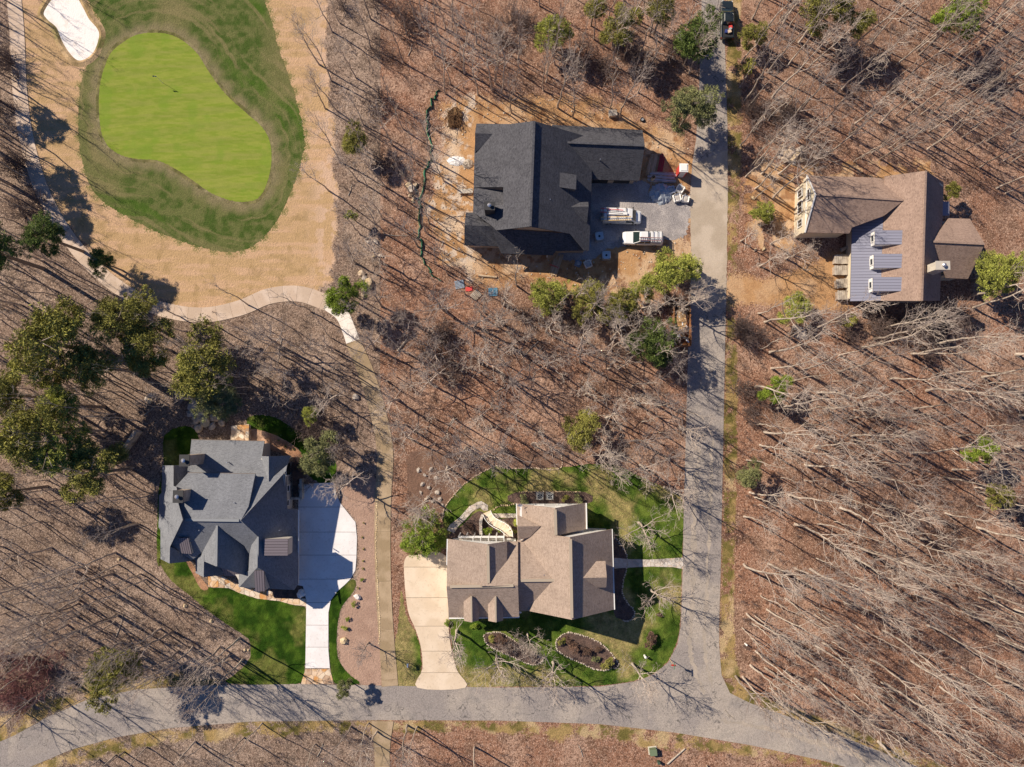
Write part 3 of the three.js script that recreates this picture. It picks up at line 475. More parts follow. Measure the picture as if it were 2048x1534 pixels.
// metal roof of separate panels; quad corners a,b (high edge) d,c (low edge); panels run from high to low
function metal(house, q, n, mat, seam, skirt = 0, name = 'metal_roof') {
  const [a, b, c, d] = q.map((k) => at(...k)), o = group(name, house), L = (p, s, t) => p.clone().lerp(s, t), up = V(0, 0.03, 0), g = new Geo();
  const dn = V(0, -0.12, 0), Z = [a, b, c, d]; g.quad(a, b, c, d).quad(d.clone().add(dn), c.clone().add(dn), b.clone().add(dn), a.clone().add(dn)); for (let i = 0; i < 4; i++) g.quad(Z[i], Z[(i + 1) % 4], Z[(i + 1) % 4].clone().add(dn), Z[i].clone().add(dn));
  const sm2 = seam.clone(); sm2.side = THREE.DoubleSide; part('deck', g.build(), sm2, o);
  const w = a.distanceTo(b), gap = Math.min(0.2, 0.028 / (w / n));
  for (let i = 0; i < n; i++) {
    const t0 = (i + gap) / n, t1 = (i + 1 - gap) / n, P = [L(a, b, t0), L(a, b, t1), L(d, c, t1), L(d, c, t0)].map((p) => p.add(up)), k = new Geo();
    k.quad(P[0], P[1], P[2], P[3]); for (let j = 0; j < 4; j++) { const s = P[j], e = P[(j + 1) % 4]; k.quad(s, e, e.clone().sub(up), s.clone().sub(up)); }
    part('panel', k.build(), i % 3 ? panelMats(mat)[0] : panelMats(mat)[1], o);
  }
  if (skirt) { const k = new Geo(), cc = a.clone().add(b).add(c).add(d).multiplyScalar(0.25), Q = Z.map((p) => p.clone().lerp(cc, 0.05)); for (let i = 0; i < 4; i++) { const s = Q[i], e = Q[(i + 1) % 4]; k.quad(V(s.x, s.y - skirt, s.z), V(e.x, e.y - skirt, e.z), e, s); } const wm = mWhite.clone(); wm.side = THREE.DoubleSide; part('dormer_wall', k.build(), house.userData.wallMat ?? wm, house); }
  return o;
}
const pmMem = new Map();
function panelMats(m) { if (!pmMem.has(m)) { const a = m.clone(), b = m.clone(); a.side = b.side = THREE.DoubleSide; b.color.multiplyScalar(0.93); pmMem.set(m, [a, b]); } return pmMem.get(m); }
// window on a wall: centre, outward direction, size
function windowOn(house, c, dir, w, h, bars = 1) {
  const o = group('window', house), side = V(-dir.z, 0, dir.x), ang = Math.atan2(dir.x, dir.z), f = new Geo();
  const put = (du, dv, sw, sh, dp) => f.box(c.clone().addScaledVector(side, du).add(V(0, dv, 0)).addScaledVector(dir, dp), sw, sh, 0.09, ang);
  put(0, h / 2 + 0.05, w + 0.2, 0.1, 0.045); put(0, -h / 2 - 0.05, w + 0.24, 0.1, 0.055); put(-w / 2 - 0.05, 0, 0.1, h, 0.045); put(w / 2 + 0.05, 0, 0.1, h, 0.045);
  for (let i = 1; i <= bars; i++) put(-w / 2 + w * i / (bars + 1), 0, 0.05, h, 0.03);
  part('frame', f.build(), mWhite, o);
  part('pane', new Geo().box(c.clone().addScaledVector(dir, 0.01), w, h, 0.04, ang).build(), mGlass, o);
}
function pot(parent, p, r, h, mat, nm = 'flue') { return part(nm, new Geo().rod(p, p.clone().add(V(0, h, 0)), r, r * 0.9, 12).build(), mat, parent); }
function chimney(house, c, sx, sz, hTop, hBot, mat, turn = 0, capMat = mDark) {
  const o = group('chimney', house), b = V(c.x, 0, c.z);
  part('stack', new Geo().box(V(b.x, (hTop + hBot) / 2, b.z), sx, hTop - hBot, sz, turn).build(), mat, o);
  part('crown', new Geo().box(V(b.x, hTop + 0.06, b.z), sx + 0.16, 0.12, sz + 0.16, turn).build(), capMat, o);
  const fl = new Geo().rod(V(b.x, hTop + 0.12, b.z), V(b.x, hTop + 0.5, b.z), 0.17, 0.17, 12).rod(V(b.x, hTop + 0.5, b.z), V(b.x, hTop + 0.62, b.z), 0.27, 0.12, 14); part('flue_cap', fl.build(), mSteel, o);
  return o;
}
function vent(house, px, py, h) { const p = at(px, py, h); part('vent_pipe', new Geo().rod(p.clone().add(V(0, -0.4, 0)), p.clone().add(V(0, 0.35, 0)), 0.06, 0.06, 8).build(), mSteel, house); }

// ---------- charcoal house under construction ----------
{
  const h = thing('house', 'charcoal shingled house under construction beside the gravel yard with two white work vehicles', 'house', 'houses');
  const r0 = [1068.5, 241.7, 10.2], r1 = [1060.8, 452.8, 10.2], W = [r0, r1, [947, 400, 4.2]], E = [r0, r1, [1180.5, 452, 4.2]];
  slope(h, W, [[1068.5, 241.7], [1060.8, 452.8], [992.7, 460.4], [984, 452], [946, 424], [946.5, 412], [1006, 410], [1006.5, 374], [947.3, 374.5], [949, 300], [952.8, 247], [1021, 248]], mRoofA);
  const notch = [[947, 374.5, 4.15], [946.5, 412, 4.15], [1006, 410, 5.9]];
  slope(h, notch, [[947.3, 373], [946.5, 413], [1006, 412], [1009, 411], [1009, 370]], mRoofA);
  { const pl = plane3(...W), A = on(pl, [1006.3, 374]), B = on(pl, [1006, 410]), C = on(pl, [947.3, 374.3]), g = new Geo(), d = (q, k) => V(q.x, q.y - k, q.z); g.quad(d(A, 2), d(B, 2), d(B, 0.05), d(A, 0.05)).quad(d(A, 2), d(A, 0.05), d(C, 0.05), d(C, 1)); const m = mFascia.clone(); m.side = THREE.DoubleSide; part('step_wall', g.build(), m, h); }
  slope(h, E, [[1068.5, 241.7], [1060.8, 452.8], [1140, 467.5], [1168, 501], [1178, 502], [1180.5, 452], [1186, 277]], mRoofA);
  slope(h, [[1109.5, 283.4, 6.8], [1289.6, 291, 6.8], [1285, 260, 3.4]], [[1085, 282.4], [1289.6, 291], [1285, 260], [1105, 249.5]], mRoofA);
  slope(h, [[1109.5, 283.4, 6.8], [1289.6, 291, 6.8], [1279, 361.4, 3.4]], [[1085, 282.4], [1289.6, 291], [1279, 361.4], [1178, 358.5], [1100, 356]], mRoofA);
  slope(h, [[1104.8, 342.7, 7.75], [1103.7, 372, 7.75], [1152, 379, 7.0]], [[1104.8, 342.7], [1103.7, 372], [1152, 379], [1152.8, 349.7]], mRoofA, 'dormer_roof', 0.15, 2.2, mFascia);
  slope(h, [[1137.5, 413.5, 6.3], [1177, 413.5, 6.3], [1176.6, 403.3, 5.2]], [[1137.5, 413.5], [1177, 413.5], [1176.6, 403.3], [1152, 404.5]], mRoofA, 'dormer_roof', 0.15);
  slope(h, [[1137.5, 413.5, 6.3], [1177, 413.5, 6.3], [1174, 446, 4.7]], [[1137.5, 413.5], [1177, 413.5], [1174, 446], [1160, 438]], mRoofA, 'dormer_roof', 0.15);
  slope(h, [[928.8, 450.4, 5], [1010, 453, 5], [931.7, 424.6, 3]], [[928.8, 450.4], [1010, 453], [1012, 427], [931.7, 424.6]], mRoofA);
  slope(h, [[928.8, 450.4, 5], [1010, 453, 5], [928.8, 490.3, 3]], [[928.8, 450.4], [1010, 453], [1003, 493], [928.8, 490.3]], mRoofA);
  slope(h, [[995, 458, 5.6], [1143, 467, 5.6], [1104.8, 510.3, 3.2]], [[985, 456], [1143, 467], [1170, 501], [1112, 502], [1104.8, 510.3], [1002.7, 506.8], [995, 490]], mRoofA);
  slope(h, [[950, 266.5, 6], [996, 268, 6], [950, 304.5, 4.4]], [[950, 266.5], [996, 268], [950, 304.5]], mRoofA, 'dormer_roof');
  slope(h, [[950, 266.5, 6], [996, 268, 6], [952.8, 247, 4.3]], [[950, 266.5], [996, 268], [1022, 250], [952.8, 247]], mRoofA, 'dormer_roof');
  walls(h, [[956, 252], [1174, 263], [1170, 495], [1006, 496], [998, 455], [951, 420]], 3.1, mSheath);
  walls(h, [[1180, 264], [1279, 266], [1273, 352], [1176, 350]], 3.1, mSheath); walls(h, [[936, 429], [1000, 429], [1000, 487], [936, 485]], 2.75, mSheath);
  gableWall(h, [[995, 461, 5], [1138, 468, 5.4], [1061, 455, 9.5]], mSheath, V(0, 0, -0.35)); gableWall(h, [[955, 250, 4.2], [1182, 278, 4.2], [1068.5, 243.5, 9.5]], mSheath, V(0, 0, 0.35)); gableWall(h, [[1284, 262, 3.4], [1278, 360, 3.4], [1288.5, 291, 6.6]], mSheath, V(-0.35, 0, 0)); gableWall(h, [[932.5, 426, 3], [930, 489, 3], [930, 450.4, 4.8]], mSheath, V(0.35, 0, 0));
  for (const [x0, x1] of [[1184, 1216], [1228, 1260]]) { const a = at(x0, 350, 1.2), b = at(x1, 351, 1.2), c = a.clone().lerp(b, 0.5); c.z += 0.02; part('garage_door', new Geo().box(V(c.x, 1.2, at(1220, 351, 3.1).z + 0.02), a.distanceTo(b), 2.4, 0.1, -0.03).build(), mDark, h); }
  chimney(h, at(979, 412, 8.3), 1.3, 1.0, 8.3, 4.6, mDark, -0.03);
  for (const [x, y] of [[954, 493], [992, 494]]) windowOn(h, at(x, y, 1.9).setZ(at(936, 486.4, 2.75).z + 0.02), V(0, 0, 1), 0.7, 0.7, 0);
  vent(h, 1010, 473, 5); vent(h, 1030, 300, 8); vent(h, 1100, 400, 8.1); vent(h, 1200, 320, 5.4); vent(h, 1020, 430, 7.6); part('ridge_cap', new Geo().bar(at(1068.5, 242, 10.24), at(1060.8, 452.5, 10.24), 0.3, 0.06).build(), mRoofA, h);
  part('ridge_cap', new Geo().bar(at(1112, 283.6, 6.83), at(1289, 291, 6.83), 0.3, 0.06).build(), mRoofA, h);
  const post = at(1094, 530, 0); part('porch_post', new Geo().rod(V(post.x, 0, at(1094, 508, 3).z - 0.3), V(post.x, 3, at(1094, 508, 3).z - 0.3), 0.1, 0.1, 8).build(), mWhite, h);
}
// ---------- brown house with blue-grey metal roof ----------
{
  const h = thing('house', 'brown roofed house in the woods with three metal dormers', 'house', 'houses');
  h.userData.wallMat = (() => { const m = mWhite.clone(); m.side = THREE.DoubleSide; return m; })();
  const r0 = [1851.9, 341.3, 9], r1 = [1843.9, 601.8, 9];
  slope(h, [[1766, 431.7, 5], [1761, 600, 5], [1848, 470, 9]], [[1851.9, 341.3], [1843.9, 601.8], [1761, 601.5], [1764, 500], [1766, 428], [1770, 352.5]], mRoofB);
  metal(h, [[1766, 428, 5], [1761, 601.5, 5], [1700.5, 602.5, 3], [1704.5, 428, 3]], 30, mMetalB, mMetalBseam);
  slope(h, [r0, r1, [1887.4, 365, 4.4]], [[1851.9, 341.3], [1843.9, 601.8], [1880, 601], [1887.4, 365]], mRoofB);
  slope(h, [[1631, 388.7, 7], [1808.3, 400.4, 7], [1610, 465, 4.6]], [[1631, 388.7], [1808.3, 400.4], [1768, 431.5], [1703.8, 455], [1699, 466.7], [1610, 465], [1615, 437]], mRoofB);
  slope(h, [[1631, 388.7, 7], [1808.3, 400.4, 7], [1613.4, 351, 4.6]], [[1631, 388.7], [1808.3, 400.4], [1806, 362], [1749.6, 355], [1613.4, 351]], mRoofB);
  slope(h, [[1862.6, 483, 6.9], [1969.6, 488, 6.9], [1940, 437.5, 3.8]], [[1862.6, 483], [1969.6, 488], [1940, 437.5], [1898, 436.5]], mRoofB);
  slope(h, [[1862.6, 483, 6.9], [1969.6, 488, 6.9], [1936, 557.8, 3.8]], [[1862.6, 483], [1969.6, 488], [1936, 557.8], [1893, 555.8]], mRoofB);
  for (const y of [460.5, 507.5, 554]) {
    const k = (y - 460.5) / 93.5 * -4, q = [[1820 + k, y, 7.3], [1820 + k, y + 28.5, 7.3], [1750 + k, y + 28.5, 5.6], [1750 + k, y, 5.6]];
    metal(h, q, 5, mMetalB, mMetalBseam, 1.9, 'dormer_metal_roof');
    const a = at(1750 + k, y + 14, 5.6); windowOn(h, V(a.x + 0.08, 4.85, a.z), V(-1, 0, 0), 0.8, 0.7, 0);
  }
  walls(h, [[1712, 440], [1876, 372], [1870, 594], [1708, 594]], 2.85, mCream); walls(h, [[1616, 357], [1704, 360], [1702, 459], [1613, 459]], 4.5, mCream); walls(h, [[1885, 443], [1936, 444], [1931, 551], [1885, 551]], 3.6, mCream); walls(h, [[1776, 376], [1874, 373], [1868, 594], [1772, 594]], 4.6, mCream);
  gableWall(h, [[1614, 353, 4.6], [1611, 463, 4.6], [1630.5, 389, 6.85]], mCream, V(0.12, 0, 0)); gableWall(h, [[1938, 440, 3.8], [1934, 556, 3.8], [1967, 488, 6.7]], mCream, V(-0.35, 0, 0)); gableWall(h, [[1770, 599, 5], [1878, 599, 4.6], [1843.9, 600, 8.7]], mCream, V(0, 0, -0.35)); gableWall(h, [[1772, 355, 5], [1886, 367, 4.6], [1851.9, 344, 8.7]], mCream, V(0, 0, 0.35));
  strip(h, [1631, 388.7, 7.05], [1613.4, 351, 4.65], 0.16, 0.14, mWhite, 'rake_board'); strip(h, [1631, 388.7, 7.05], [1610, 465, 4.65], 0.16, 0.14, mWhite, 'rake_board');
  const wx = at(1616, 400, 4.5).x - 0.02; strip(h, [1614, 353, 4.6], [1611, 463, 4.6], 0.14, 0.2, mWhite, 'belly_band');
  const wz = (py) => at(1616, py, 4.5).z; windowOn(h, V(at(1624, 396, 5.5).x - 0.4, 5.45, wz(394)), V(-1, 0, 0), 1.4, 0.75, 1);
  for (const [py, hh, w] of [[377, 2.4, 0.9], [405, 2.4, 1.6], [438, 2.4, 0.9]]) windowOn(h, V(at(1613, py, 4.5).x - 0.03, hh, wz(py)), V(-1, 0, 0), w, 1.4, 1);
  chimney(h, at(1885, 531, 10.2), 1.7, 1.0, 10.2, 4, mPale, 0, M([0.5, 0.46, 0.4], 0.9));
  slope(h, [[1886, 403, 3.4], [1886, 431, 3.4], [1899, 403, 2.9]], [[1884, 403], [1884, 431], [1899, 431], [1899, 403]], mMetalB, 'side_porch_roof', 0.12);
  strip(h, [1851.9, 341.5, 9.04], [1843.9, 601.6, 9.04], 0.26, 0.06, mRoofB, 'ridge_cap'); strip(h, [1631, 388.7, 7.04], [1806, 400.2, 7.04], 0.26, 0.06, mRoofB, 'ridge_cap'); strip(h, [1863, 483, 6.94], [1969, 488, 6.94], 0.26, 0.06, mRoofB, 'ridge_cap');
}
// ---------- tan house ----------
{
  const h = thing('house', 'tan shingled house with white gables on the corner lot', 'house', 'houses');
  const r0 = [1140, 1074.4, 9.2], r1 = [1143.9, 1239.6, 9.2];
  slope(h, [r0, r1, [1053, 1221, 4.5]], [[1140, 1074.4], [1143.9, 1239.6], [1053, 1221], [1052, 1095], [1036, 1095], [1033.4, 1007], [1110.3, 1016], [1112, 1071]], mRoofC);
  const nr = on(plane3(r0, r1, [1053, 1221, 4.5]), [1110.3, 1016]).y, nw = on(plane3(r0, r1, [1053, 1221, 4.5]), [1033.4, 1007]).y;
  slope(h, [r0, r1, [1228.4, 1219, 4.5]], [[1140, 1074.4], [1143.9, 1239.6], [1228.4, 1219], [1223.7, 1058.2]], mRoofC);
  slope(h, [[1110.3, 1016, nr], [1112, 1085, nr], [1172, 1006, 4.4]], [[1110.3, 1016], [1112, 1071.5], [1173.2, 1058], [1172, 1006]], mRoofC);
  slope(h, [[1036, 1053, 6.4], [1081, 1052.5, 6.4], [1036.7, 1080.6, 4.8]], [[1035.5, 1053], [1081, 1052.5], [1060, 1074], [1036.7, 1080.6]], mRoofC);
  slope(h, [[1036, 1053, 6.4], [1081, 1052.5, 6.4], [1036, 1030, 4.8]], [[1035.5, 1053], [1081, 1052.5], [1035.5, 1030]], mRoofC);
  slope(h, [[893, 1173.3, 7.3], [1036, 1171, 8.2], [898.4, 1236, 4.3]], [[893, 1173.3], [1036, 1171], [1038.2, 1234], [898.4, 1236]], mRoofC);
  slope(h, [[893, 1173.3, 8.2], [1036, 1171, 8.2], [900, 1080, 4.5]], [[960, 1172.3], [1036, 1171], [1036, 1083], [1014, 1083], [1000, 1110]], mRoofC);
  slope(h, [[1030, 1161, 7.4], [1120.4, 1160.4, 7.4], [1040, 1222, 4.4]], [[1034, 1161], [1120, 1160.4], [1063, 1216], [1053, 1222], [1036, 1222]], mRoofC);
  slope(h, [[1030, 1161, 7.4], [1120.4, 1160.4, 7.4], [1040, 1085, 4.4]], [[1034, 1161], [1120, 1160.4], [1062, 1075], [1034, 1080]], mRoofC);
  slope(h, [[975.6, 1088.6, 7.9], [977, 1172, 8.1], [895, 1077.8, 6.3]], [[975.6, 1088.6], [977, 1173], [893.5, 1174], [895, 1077.8]], mRoofC);
  slope(h, [[975.6, 1088.6, 7.9], [977, 1168, 8.0], [1014, 1082.7, 6.2]], [[975.6, 1088.6], [977, 1168], [1014, 1124], [1014, 1082.7]], mRoofC, 'roof_slope', 0.2);
  for (const x of [942.5, 991]) { // street dormers
    slope(h, [[x, 1191.9, 7], [x + 0.7, 1244.7, 7], [x - 15.3, 1203.6, 6.05]], [[x, 1191.5], [x + 0.7, 1244.7], [x - 14.4, 1241.8], [x - 15.3, 1203.6]], mRoofC, 'dormer_roof', 0.12);
    slope(h, [[x, 1191.9, 7], [x + 0.7, 1244.7, 7], [x + 14.1, 1203, 6.05]], [[x, 1191.5], [x + 0.7, 1244.7], [x + 15, 1240.8], [x + 14.1, 1203]], mRoofC, 'dormer_roof', 0.12);
    const c = at(x, 1225, 5.6), e = at(x, 1241, 5.8); part('dormer_wall', new Geo().box(V(c.x, 5.1, (c.z + e.z) / 2 - 0.9), 1.7, 2, e.z - c.z + 1.4).build(), mWhite, h);
    windowOn(h, V(c.x, 5.5, (c.z + e.z) / 2 - 0.9 + (e.z - c.z + 1.4) / 2 + 0.01), V(0, 0, 1), 0.8, 0.9);
    strip(h, [x, 1192, 7.03], [x + 0.7, 1244.4, 7.03], 0.2, 0.05, mRidgeC, 'ridge_cap');
  }
  slope(h, [[1155, 1155.7, 7.9], [1213.7, 1155, 7.9], [1210.8, 1122, 6.4]], [[1155, 1155.7], [1213.7, 1155], [1210.8, 1122], [1179, 1123]], mRoofC, 'dormer_roof', 0.14);
  slope(h, [[1155, 1155.7, 7.9], [1213.7, 1155, 7.9], [1212.6, 1175, 6.4]], [[1155, 1155.7], [1213.7, 1155], [1212.6, 1175], [1180.9, 1175.7]], mRoofC, 'dormer_roof', 0.14);
  { const a = at(1204, 1149, 6.3); part('dormer_wall', new Geo().box(V(a.x - 1, 5.5, a.z), 2.2, 2, 3).build(), mWhite, h); windowOn(h, V(a.x + 0.12, 5.8, a.z), V(1, 0, 0), 1, 0.9); }
  walls(h, [[902, 1086], [1032, 1086], [1032, 1228], [904, 1228]], 4.2, mWhite); walls(h, [[903, 1090], [1008, 1090], [1006, 1164], [903, 1166]], 5.9, mWhite, 'upper_wall'); walls(h, [[1040, 1014], [1166, 1014], [1167, 1064], [1219, 1066], [1222, 1211], [1048, 1213], [1036, 1180]], 4.2, mWhite);
  gableWall(h, [[1035, 1008, nw], [1170.5, 1007, 4.4], [1110.3, 1016.5, nr - 0.2]], mWhite, V(0, 0, 0.45)); gableWall(h, [[1055, 1069, 4.5], [1222.5, 1060, 4.5], [1140, 1075.5, 9]], mWhite, V(0, 0, 0.25)); gableWall(h, [[897, 1080, 6.1], [1013, 1084, 5.8], [976, 1090, 7.7]], mWhite, V(0, 0, 0.3)); gableWall(h, [[1056, 1220, 4.5], [1226, 1218, 4.5], [1143.8, 1238, 9]], mWhite, V(0, 0, -0.35)); gableWall(h, [[1037.5, 1232, 4.5], [1036, 1086, 4.5], [1036, 1171, 8]], mWhite, V(-0.2, 0, 0)); gableWall(h, [[1014, 1083, 6], [1014, 1124, 6], [1014, 1100, 6.05]], mWhite, V(-0.2, 0, 0));
  strip(h, [898, 1236.5, 4.42], [1038.5, 1234.5, 4.42], 0.16, 0.14, mWhite, 'gutter', 0); strip(h, [1228.8, 1219, 4.45], [1224, 1058.2, 4.45], 0.16, 0.14, mWhite, 'gutter'); strip(h, [1173.4, 1058, 4.55], [1172.3, 1006, 4.55], 0.16, 0.14, mWhite, 'gutter'); strip(h, [894.8, 1078, 6.28], [893.8, 1130, 6.28], 0.14, 0.14, mWhite, 'gutter'); strip(h, [1033, 1007, nw - 0.06], [1034.2, 1050, nw - 0.06], 0.14, 0.14, mWhite, 'gutter');
  strip(h, [1141, 1078, 9.24], [1143.8, 1236, 9.24], 0.36, 0.08, mRidgeC, 'ridge_vent'); strip(h, [1110.4, 1019, nr + 0.04], [1112, 1070, nr + 0.04], 0.36, 0.08, mRidgeC, 'ridge_vent'); strip(h, [900, 1173.2, 7.4], [1027, 1171.2, 8.19], 0.36, 0.08, mRidgeC, 'ridge_vent'); strip(h, [1042, 1161, 7.44], [1113, 1160.4, 7.44], 0.36, 0.08, mRidgeC, 'ridge_vent'); strip(h, [975.7, 1091, 7.94], [977, 1166, 8.05], 0.36, 0.08, mRidgeC, 'ridge_vent');
  for (const [x, y, k] of [[1118, 1091, 7.4], [1088, 1149, 6.7], [998, 1157, 7.3]]) vent(h, x, y, k);
  for (const [px, hh] of [[1080, 2.2], [1127, 2.2]]) windowOn(h, V(at(px, 1014, 4.2).x, hh, at(px, 1014, 4.2).z - 0.02), V(0, 0, -1), 1.2, 1.3); windowOn(h, V(at(1122, 1014, 5.6).x, 5.4, at(1110, 1008, 4.5).z + 0.3), V(0, 0, -1), 1.2, 0.8);
  { const wx = at(903, 1150, 4.2).x - 0.05; for (const py of [1132, 1188]) { const z = at(903, py, 2).z, d = group('garage_door', h); for (let i = 0; i < 4; i++) part('door_panel', new Geo().box(V(wx, 0.3 + i * 0.56, z), 0.08, 0.53, 2.6).build(), mCream, d); } const sz = at(1000, 1228, 4.2).z + 0.03; for (const px of [930, 968, 1008]) windowOn(h, V(at(px, 1228, 2).x, 2.1, sz), V(0, 0, 1), 1, 1.4); const s2 = at(1130, 1212, 4.2).z + 0.1; for (const px of [1085, 1130, 1185]) windowOn(h, V(at(px, 1212, 2).x, 2.1, s2), V(0, 0, 1), 1, 1.4); }
  // back deck with white rail
  const dk = group('back_deck', h), a0 = at(918, 1072, 2.8), a1 = at(1008, 1070, 2.8), z1 = at(960, 1085, 4.2).z; const dw = a1.x - a0.x;
  for (let i = 0; i < 14; i++) part('deck_board', new Geo().box(V(a0.x + dw / 2, 2.72, a0.z + (z1 - a0.z) * (i + 0.5) / 14), dw, 0.05, (z1 - a0.z) / 14 - 0.02).build(), mPale, dk);
  for (let i = 0; i <= 6; i++) part('deck_post', new Geo().box(V(a0.x + dw * i / 6, 1.9, a0.z), 0.14, 3.8, 0.14).build(), mWhite, dk);
  part('top_rail', new Geo().box(V(a0.x + dw / 2, 3.75, a0.z), dw, 0.09, 0.16).build(), mWhite, dk); part('bottom_rail', new Geo().box(V(a0.x + dw / 2, 3.0, a0.z), dw, 0.07, 0.1).build(), mWhite, dk);
  const bl = new Geo(); for (let i = 0; i < 52; i++) bl.box(V(a0.x + dw * (i + 0.5) / 52, 3.38, a0.z), 0.04, 0.7, 0.04); const bm = part('balusters', bl.build(), mWhite, dk); bm.userData.kind = 'stuff';
  for (let i = 0; i <= 4; i++) part('pergola_beam', new Geo().box(V(a0.x + dw * (0.32 + i * 0.17), 3.9, (a0.z + z1) / 2), 0.1, 0.16, z1 - a0.z).build(), mWhite, dk);
}
for (const [x, y, hh, lab] of [[1038, 1224, 5.2, 'small white satellite dish on the southwest eave corner of the tan house'], [1040, 1010, 5.3, 'grey satellite dish on the back roof corner of the tan house near the air conditioners']]) {
  const p = at(x, y, hh), o = thing('satellite_dish', lab, 'dish', 'satellite dishes', p);
  const pr = []; for (let i = 0; i <= 6; i++) { const r = i / 6 * 0.36; pr.push(new THREE.Vector2(r, r * r * 0.5)); }
  const g = new THREE.LatheGeometry(pr, 18); g.rotateX(0.9); const mm = M([0.72, 0.71, 0.7], 0.5); mm.side = THREE.DoubleSide; part('reflector', g, mm, o);
  part('mast', new Geo().rod(V(0, -1, -0.1), V(0, 0, -0.02), 0.03).build(), mSteel, o); part('feed_arm', new Geo().rod(V(0, -0.2, 0.1), V(0, 0.25, 0.5), 0.02).box(V(0, 0.27, 0.5), 0.12, 0.1, 0.12).build(), mSteel, o);
}
// ---------- grey house ----------
{
  TALL = 0.88;
  const h = thing('house', 'dark grey shingled house with two chimneys beside the white driveway', 'house', 'houses');
  { const m = mGreige.clone(); m.side = THREE.DoubleSide; h.userData.wallMat = m; }
  const p0 = [365.7, 1039.3, 10.2], p1 = [481.7, 1041, 10.2];
  slope(h, [p0, p1, [376, 946, 8.1]], [[365.7, 1039.3], [481.7, 1041], [497, 1013], [510.5, 948], [376, 946], [352, 972], [357, 1008]], mRoofD, 'roof_slope', 0.25, 1.6, mGreige);
  slope(h, [p0, p1, [383, 879.3, 4.4]], [[383, 879.3], [528.6, 882.9], [524, 912], [537, 962], [574, 930], [572, 942], [481.7, 1041], [400, 1040], [372, 960], [380, 907]], mRoofD);
  slope(h, [[481.7, 1041, 10.2], [515, 1104, 9], [596.5, 1104, 4]], [[481.7, 1041], [515.6, 1073], [515, 1134.3], [588, 1180], [596, 1168], [597, 1020], [574, 1018], [572, 942]], mRoofD);
  slope(h, [[515, 1134.3, 8.9], [479, 1174, 4.2], [588, 1180, 4.2]], [[515, 1134.3], [479, 1174], [588, 1180]], mRoofD);
  slope(h, [[515.6, 1073, 9], [515, 1134.3, 8.9], [479, 1174, 4.2]], [[515.6, 1073], [515, 1134.3], [478, 1175], [476, 1150], [497, 1142], [498.7, 1108], [503, 1090]], mRoofD);
  slope(h, [p0, p1, [404, 1104, 6.5]], [[365.7, 1039.3], [481.7, 1041], [515.6, 1073], [503, 1092], [498.5, 1109], [489, 1092], [440, 1056], [434, 1051], [404, 1104], [384, 1120], [340, 1093]], mRoofD);
  slope(h, [[433.8, 1050.5, 9.6], [432.6, 1133, 9.6], [403.8, 1104, 6.4]], [[433.8, 1050.5], [432.6, 1133], [408, 1122.6], [402, 1116], [404, 1104]], mRoofD);
  slope(h, [[433.8, 1050.5, 9.6], [432.6, 1133, 9.6], [498, 1108, 5.4]], [[433.8, 1050.5], [432.6, 1133], [497, 1153], [499, 1108], [489.5, 1091]], mRoofD);
  slope(h, [[408, 1116, 7], [407.4, 1154.3, 7], [391, 1117, 4.8]], [[408, 1110], [407.4, 1154.3], [391, 1146], [391, 1117], [397, 1112]], mRoofD);
  slope(h, [[408, 1116, 7], [407.4, 1154.3, 7], [446, 1150, 4.2]], [[408, 1116], [407.4, 1154.3], [446, 1150], [446, 1128]], mRoofD);
  slope(h, [[339.9, 1093.3, 8], [339, 1127, 8], [384, 1122, 4.6]], [[339.9, 1093.3], [339, 1127], [384, 1122], [384, 1108], [360, 1104]], mRoofD);
  slope(h, [[339.9, 1093.3, 8], [339, 1127, 8], [320, 1110, 5]], [[324, 931], [347, 931], [347, 972], [353, 974], [357, 1008], [365.7, 1039.3], [339.9, 1093.3], [339, 1127], [321, 1118], [321, 1060], [317, 1055], [318, 990], [324, 985]], mRoofD);
  slope(h, [[347, 931, 7.4], [347, 972, 7.8], [383, 930, 5.4]], [[347, 931], [383, 930], [383, 946], [376, 948], [352, 973], [347, 972]], mRoofD);
  slope(h, [[537.5, 913, 7.6], [537.5, 963, 7.6], [522, 912, 6]], [[537.5, 913], [537.5, 963], [533, 950], [522, 912]], mRoofD);
  slope(h, [[537.5, 913, 7.6], [537.5, 963, 7.6], [581, 911, 4.6]], [[537.5, 913], [537.5, 963], [574, 932], [581, 911]], mRoofD);
  metal(h, [[356.3, 1076, 8.5], [377, 1075.4, 8.5], [384, 1108, 7], [363, 1106.5, 7]], 5, mMetalD, mMetalDseam, 1.8, 'dormer_metal_roof');
  metal(h, [[438, 1126, 5.6], [486, 1128, 5.6], [481, 1152, 3.7], [449, 1152, 3.7]], 8, mMetalD, mMetalDseam, 0, 'porch_metal_roof');
  metal(h, [[527.4, 1111.5, 8.4], [527.4, 1078, 8.4], [576, 1077.5, 7.6], [575.5, 1111.5, 7.6]], 6, mMetalD, mMetalDseam, 2.2, 'dormer_metal_roof');
  metal(h, [[508, 1141, 8.4], [528.4, 1141, 8.4], [530, 1182.5, 6.6], [510.4, 1183, 6.6]], 4, mMetalD, mMetalDseam, 2, 'dormer_metal_roof');
  walls(h, [[386, 886], [523, 888], [524, 916], [571, 916], [569, 1022], [579, 1024], [578, 1166], [482, 1168], [470, 1148], [396, 1146], [392, 1120], [384, 1116], [346, 1120], [326, 1112], [326, 938], [376, 936]], 4.0, mGreige);
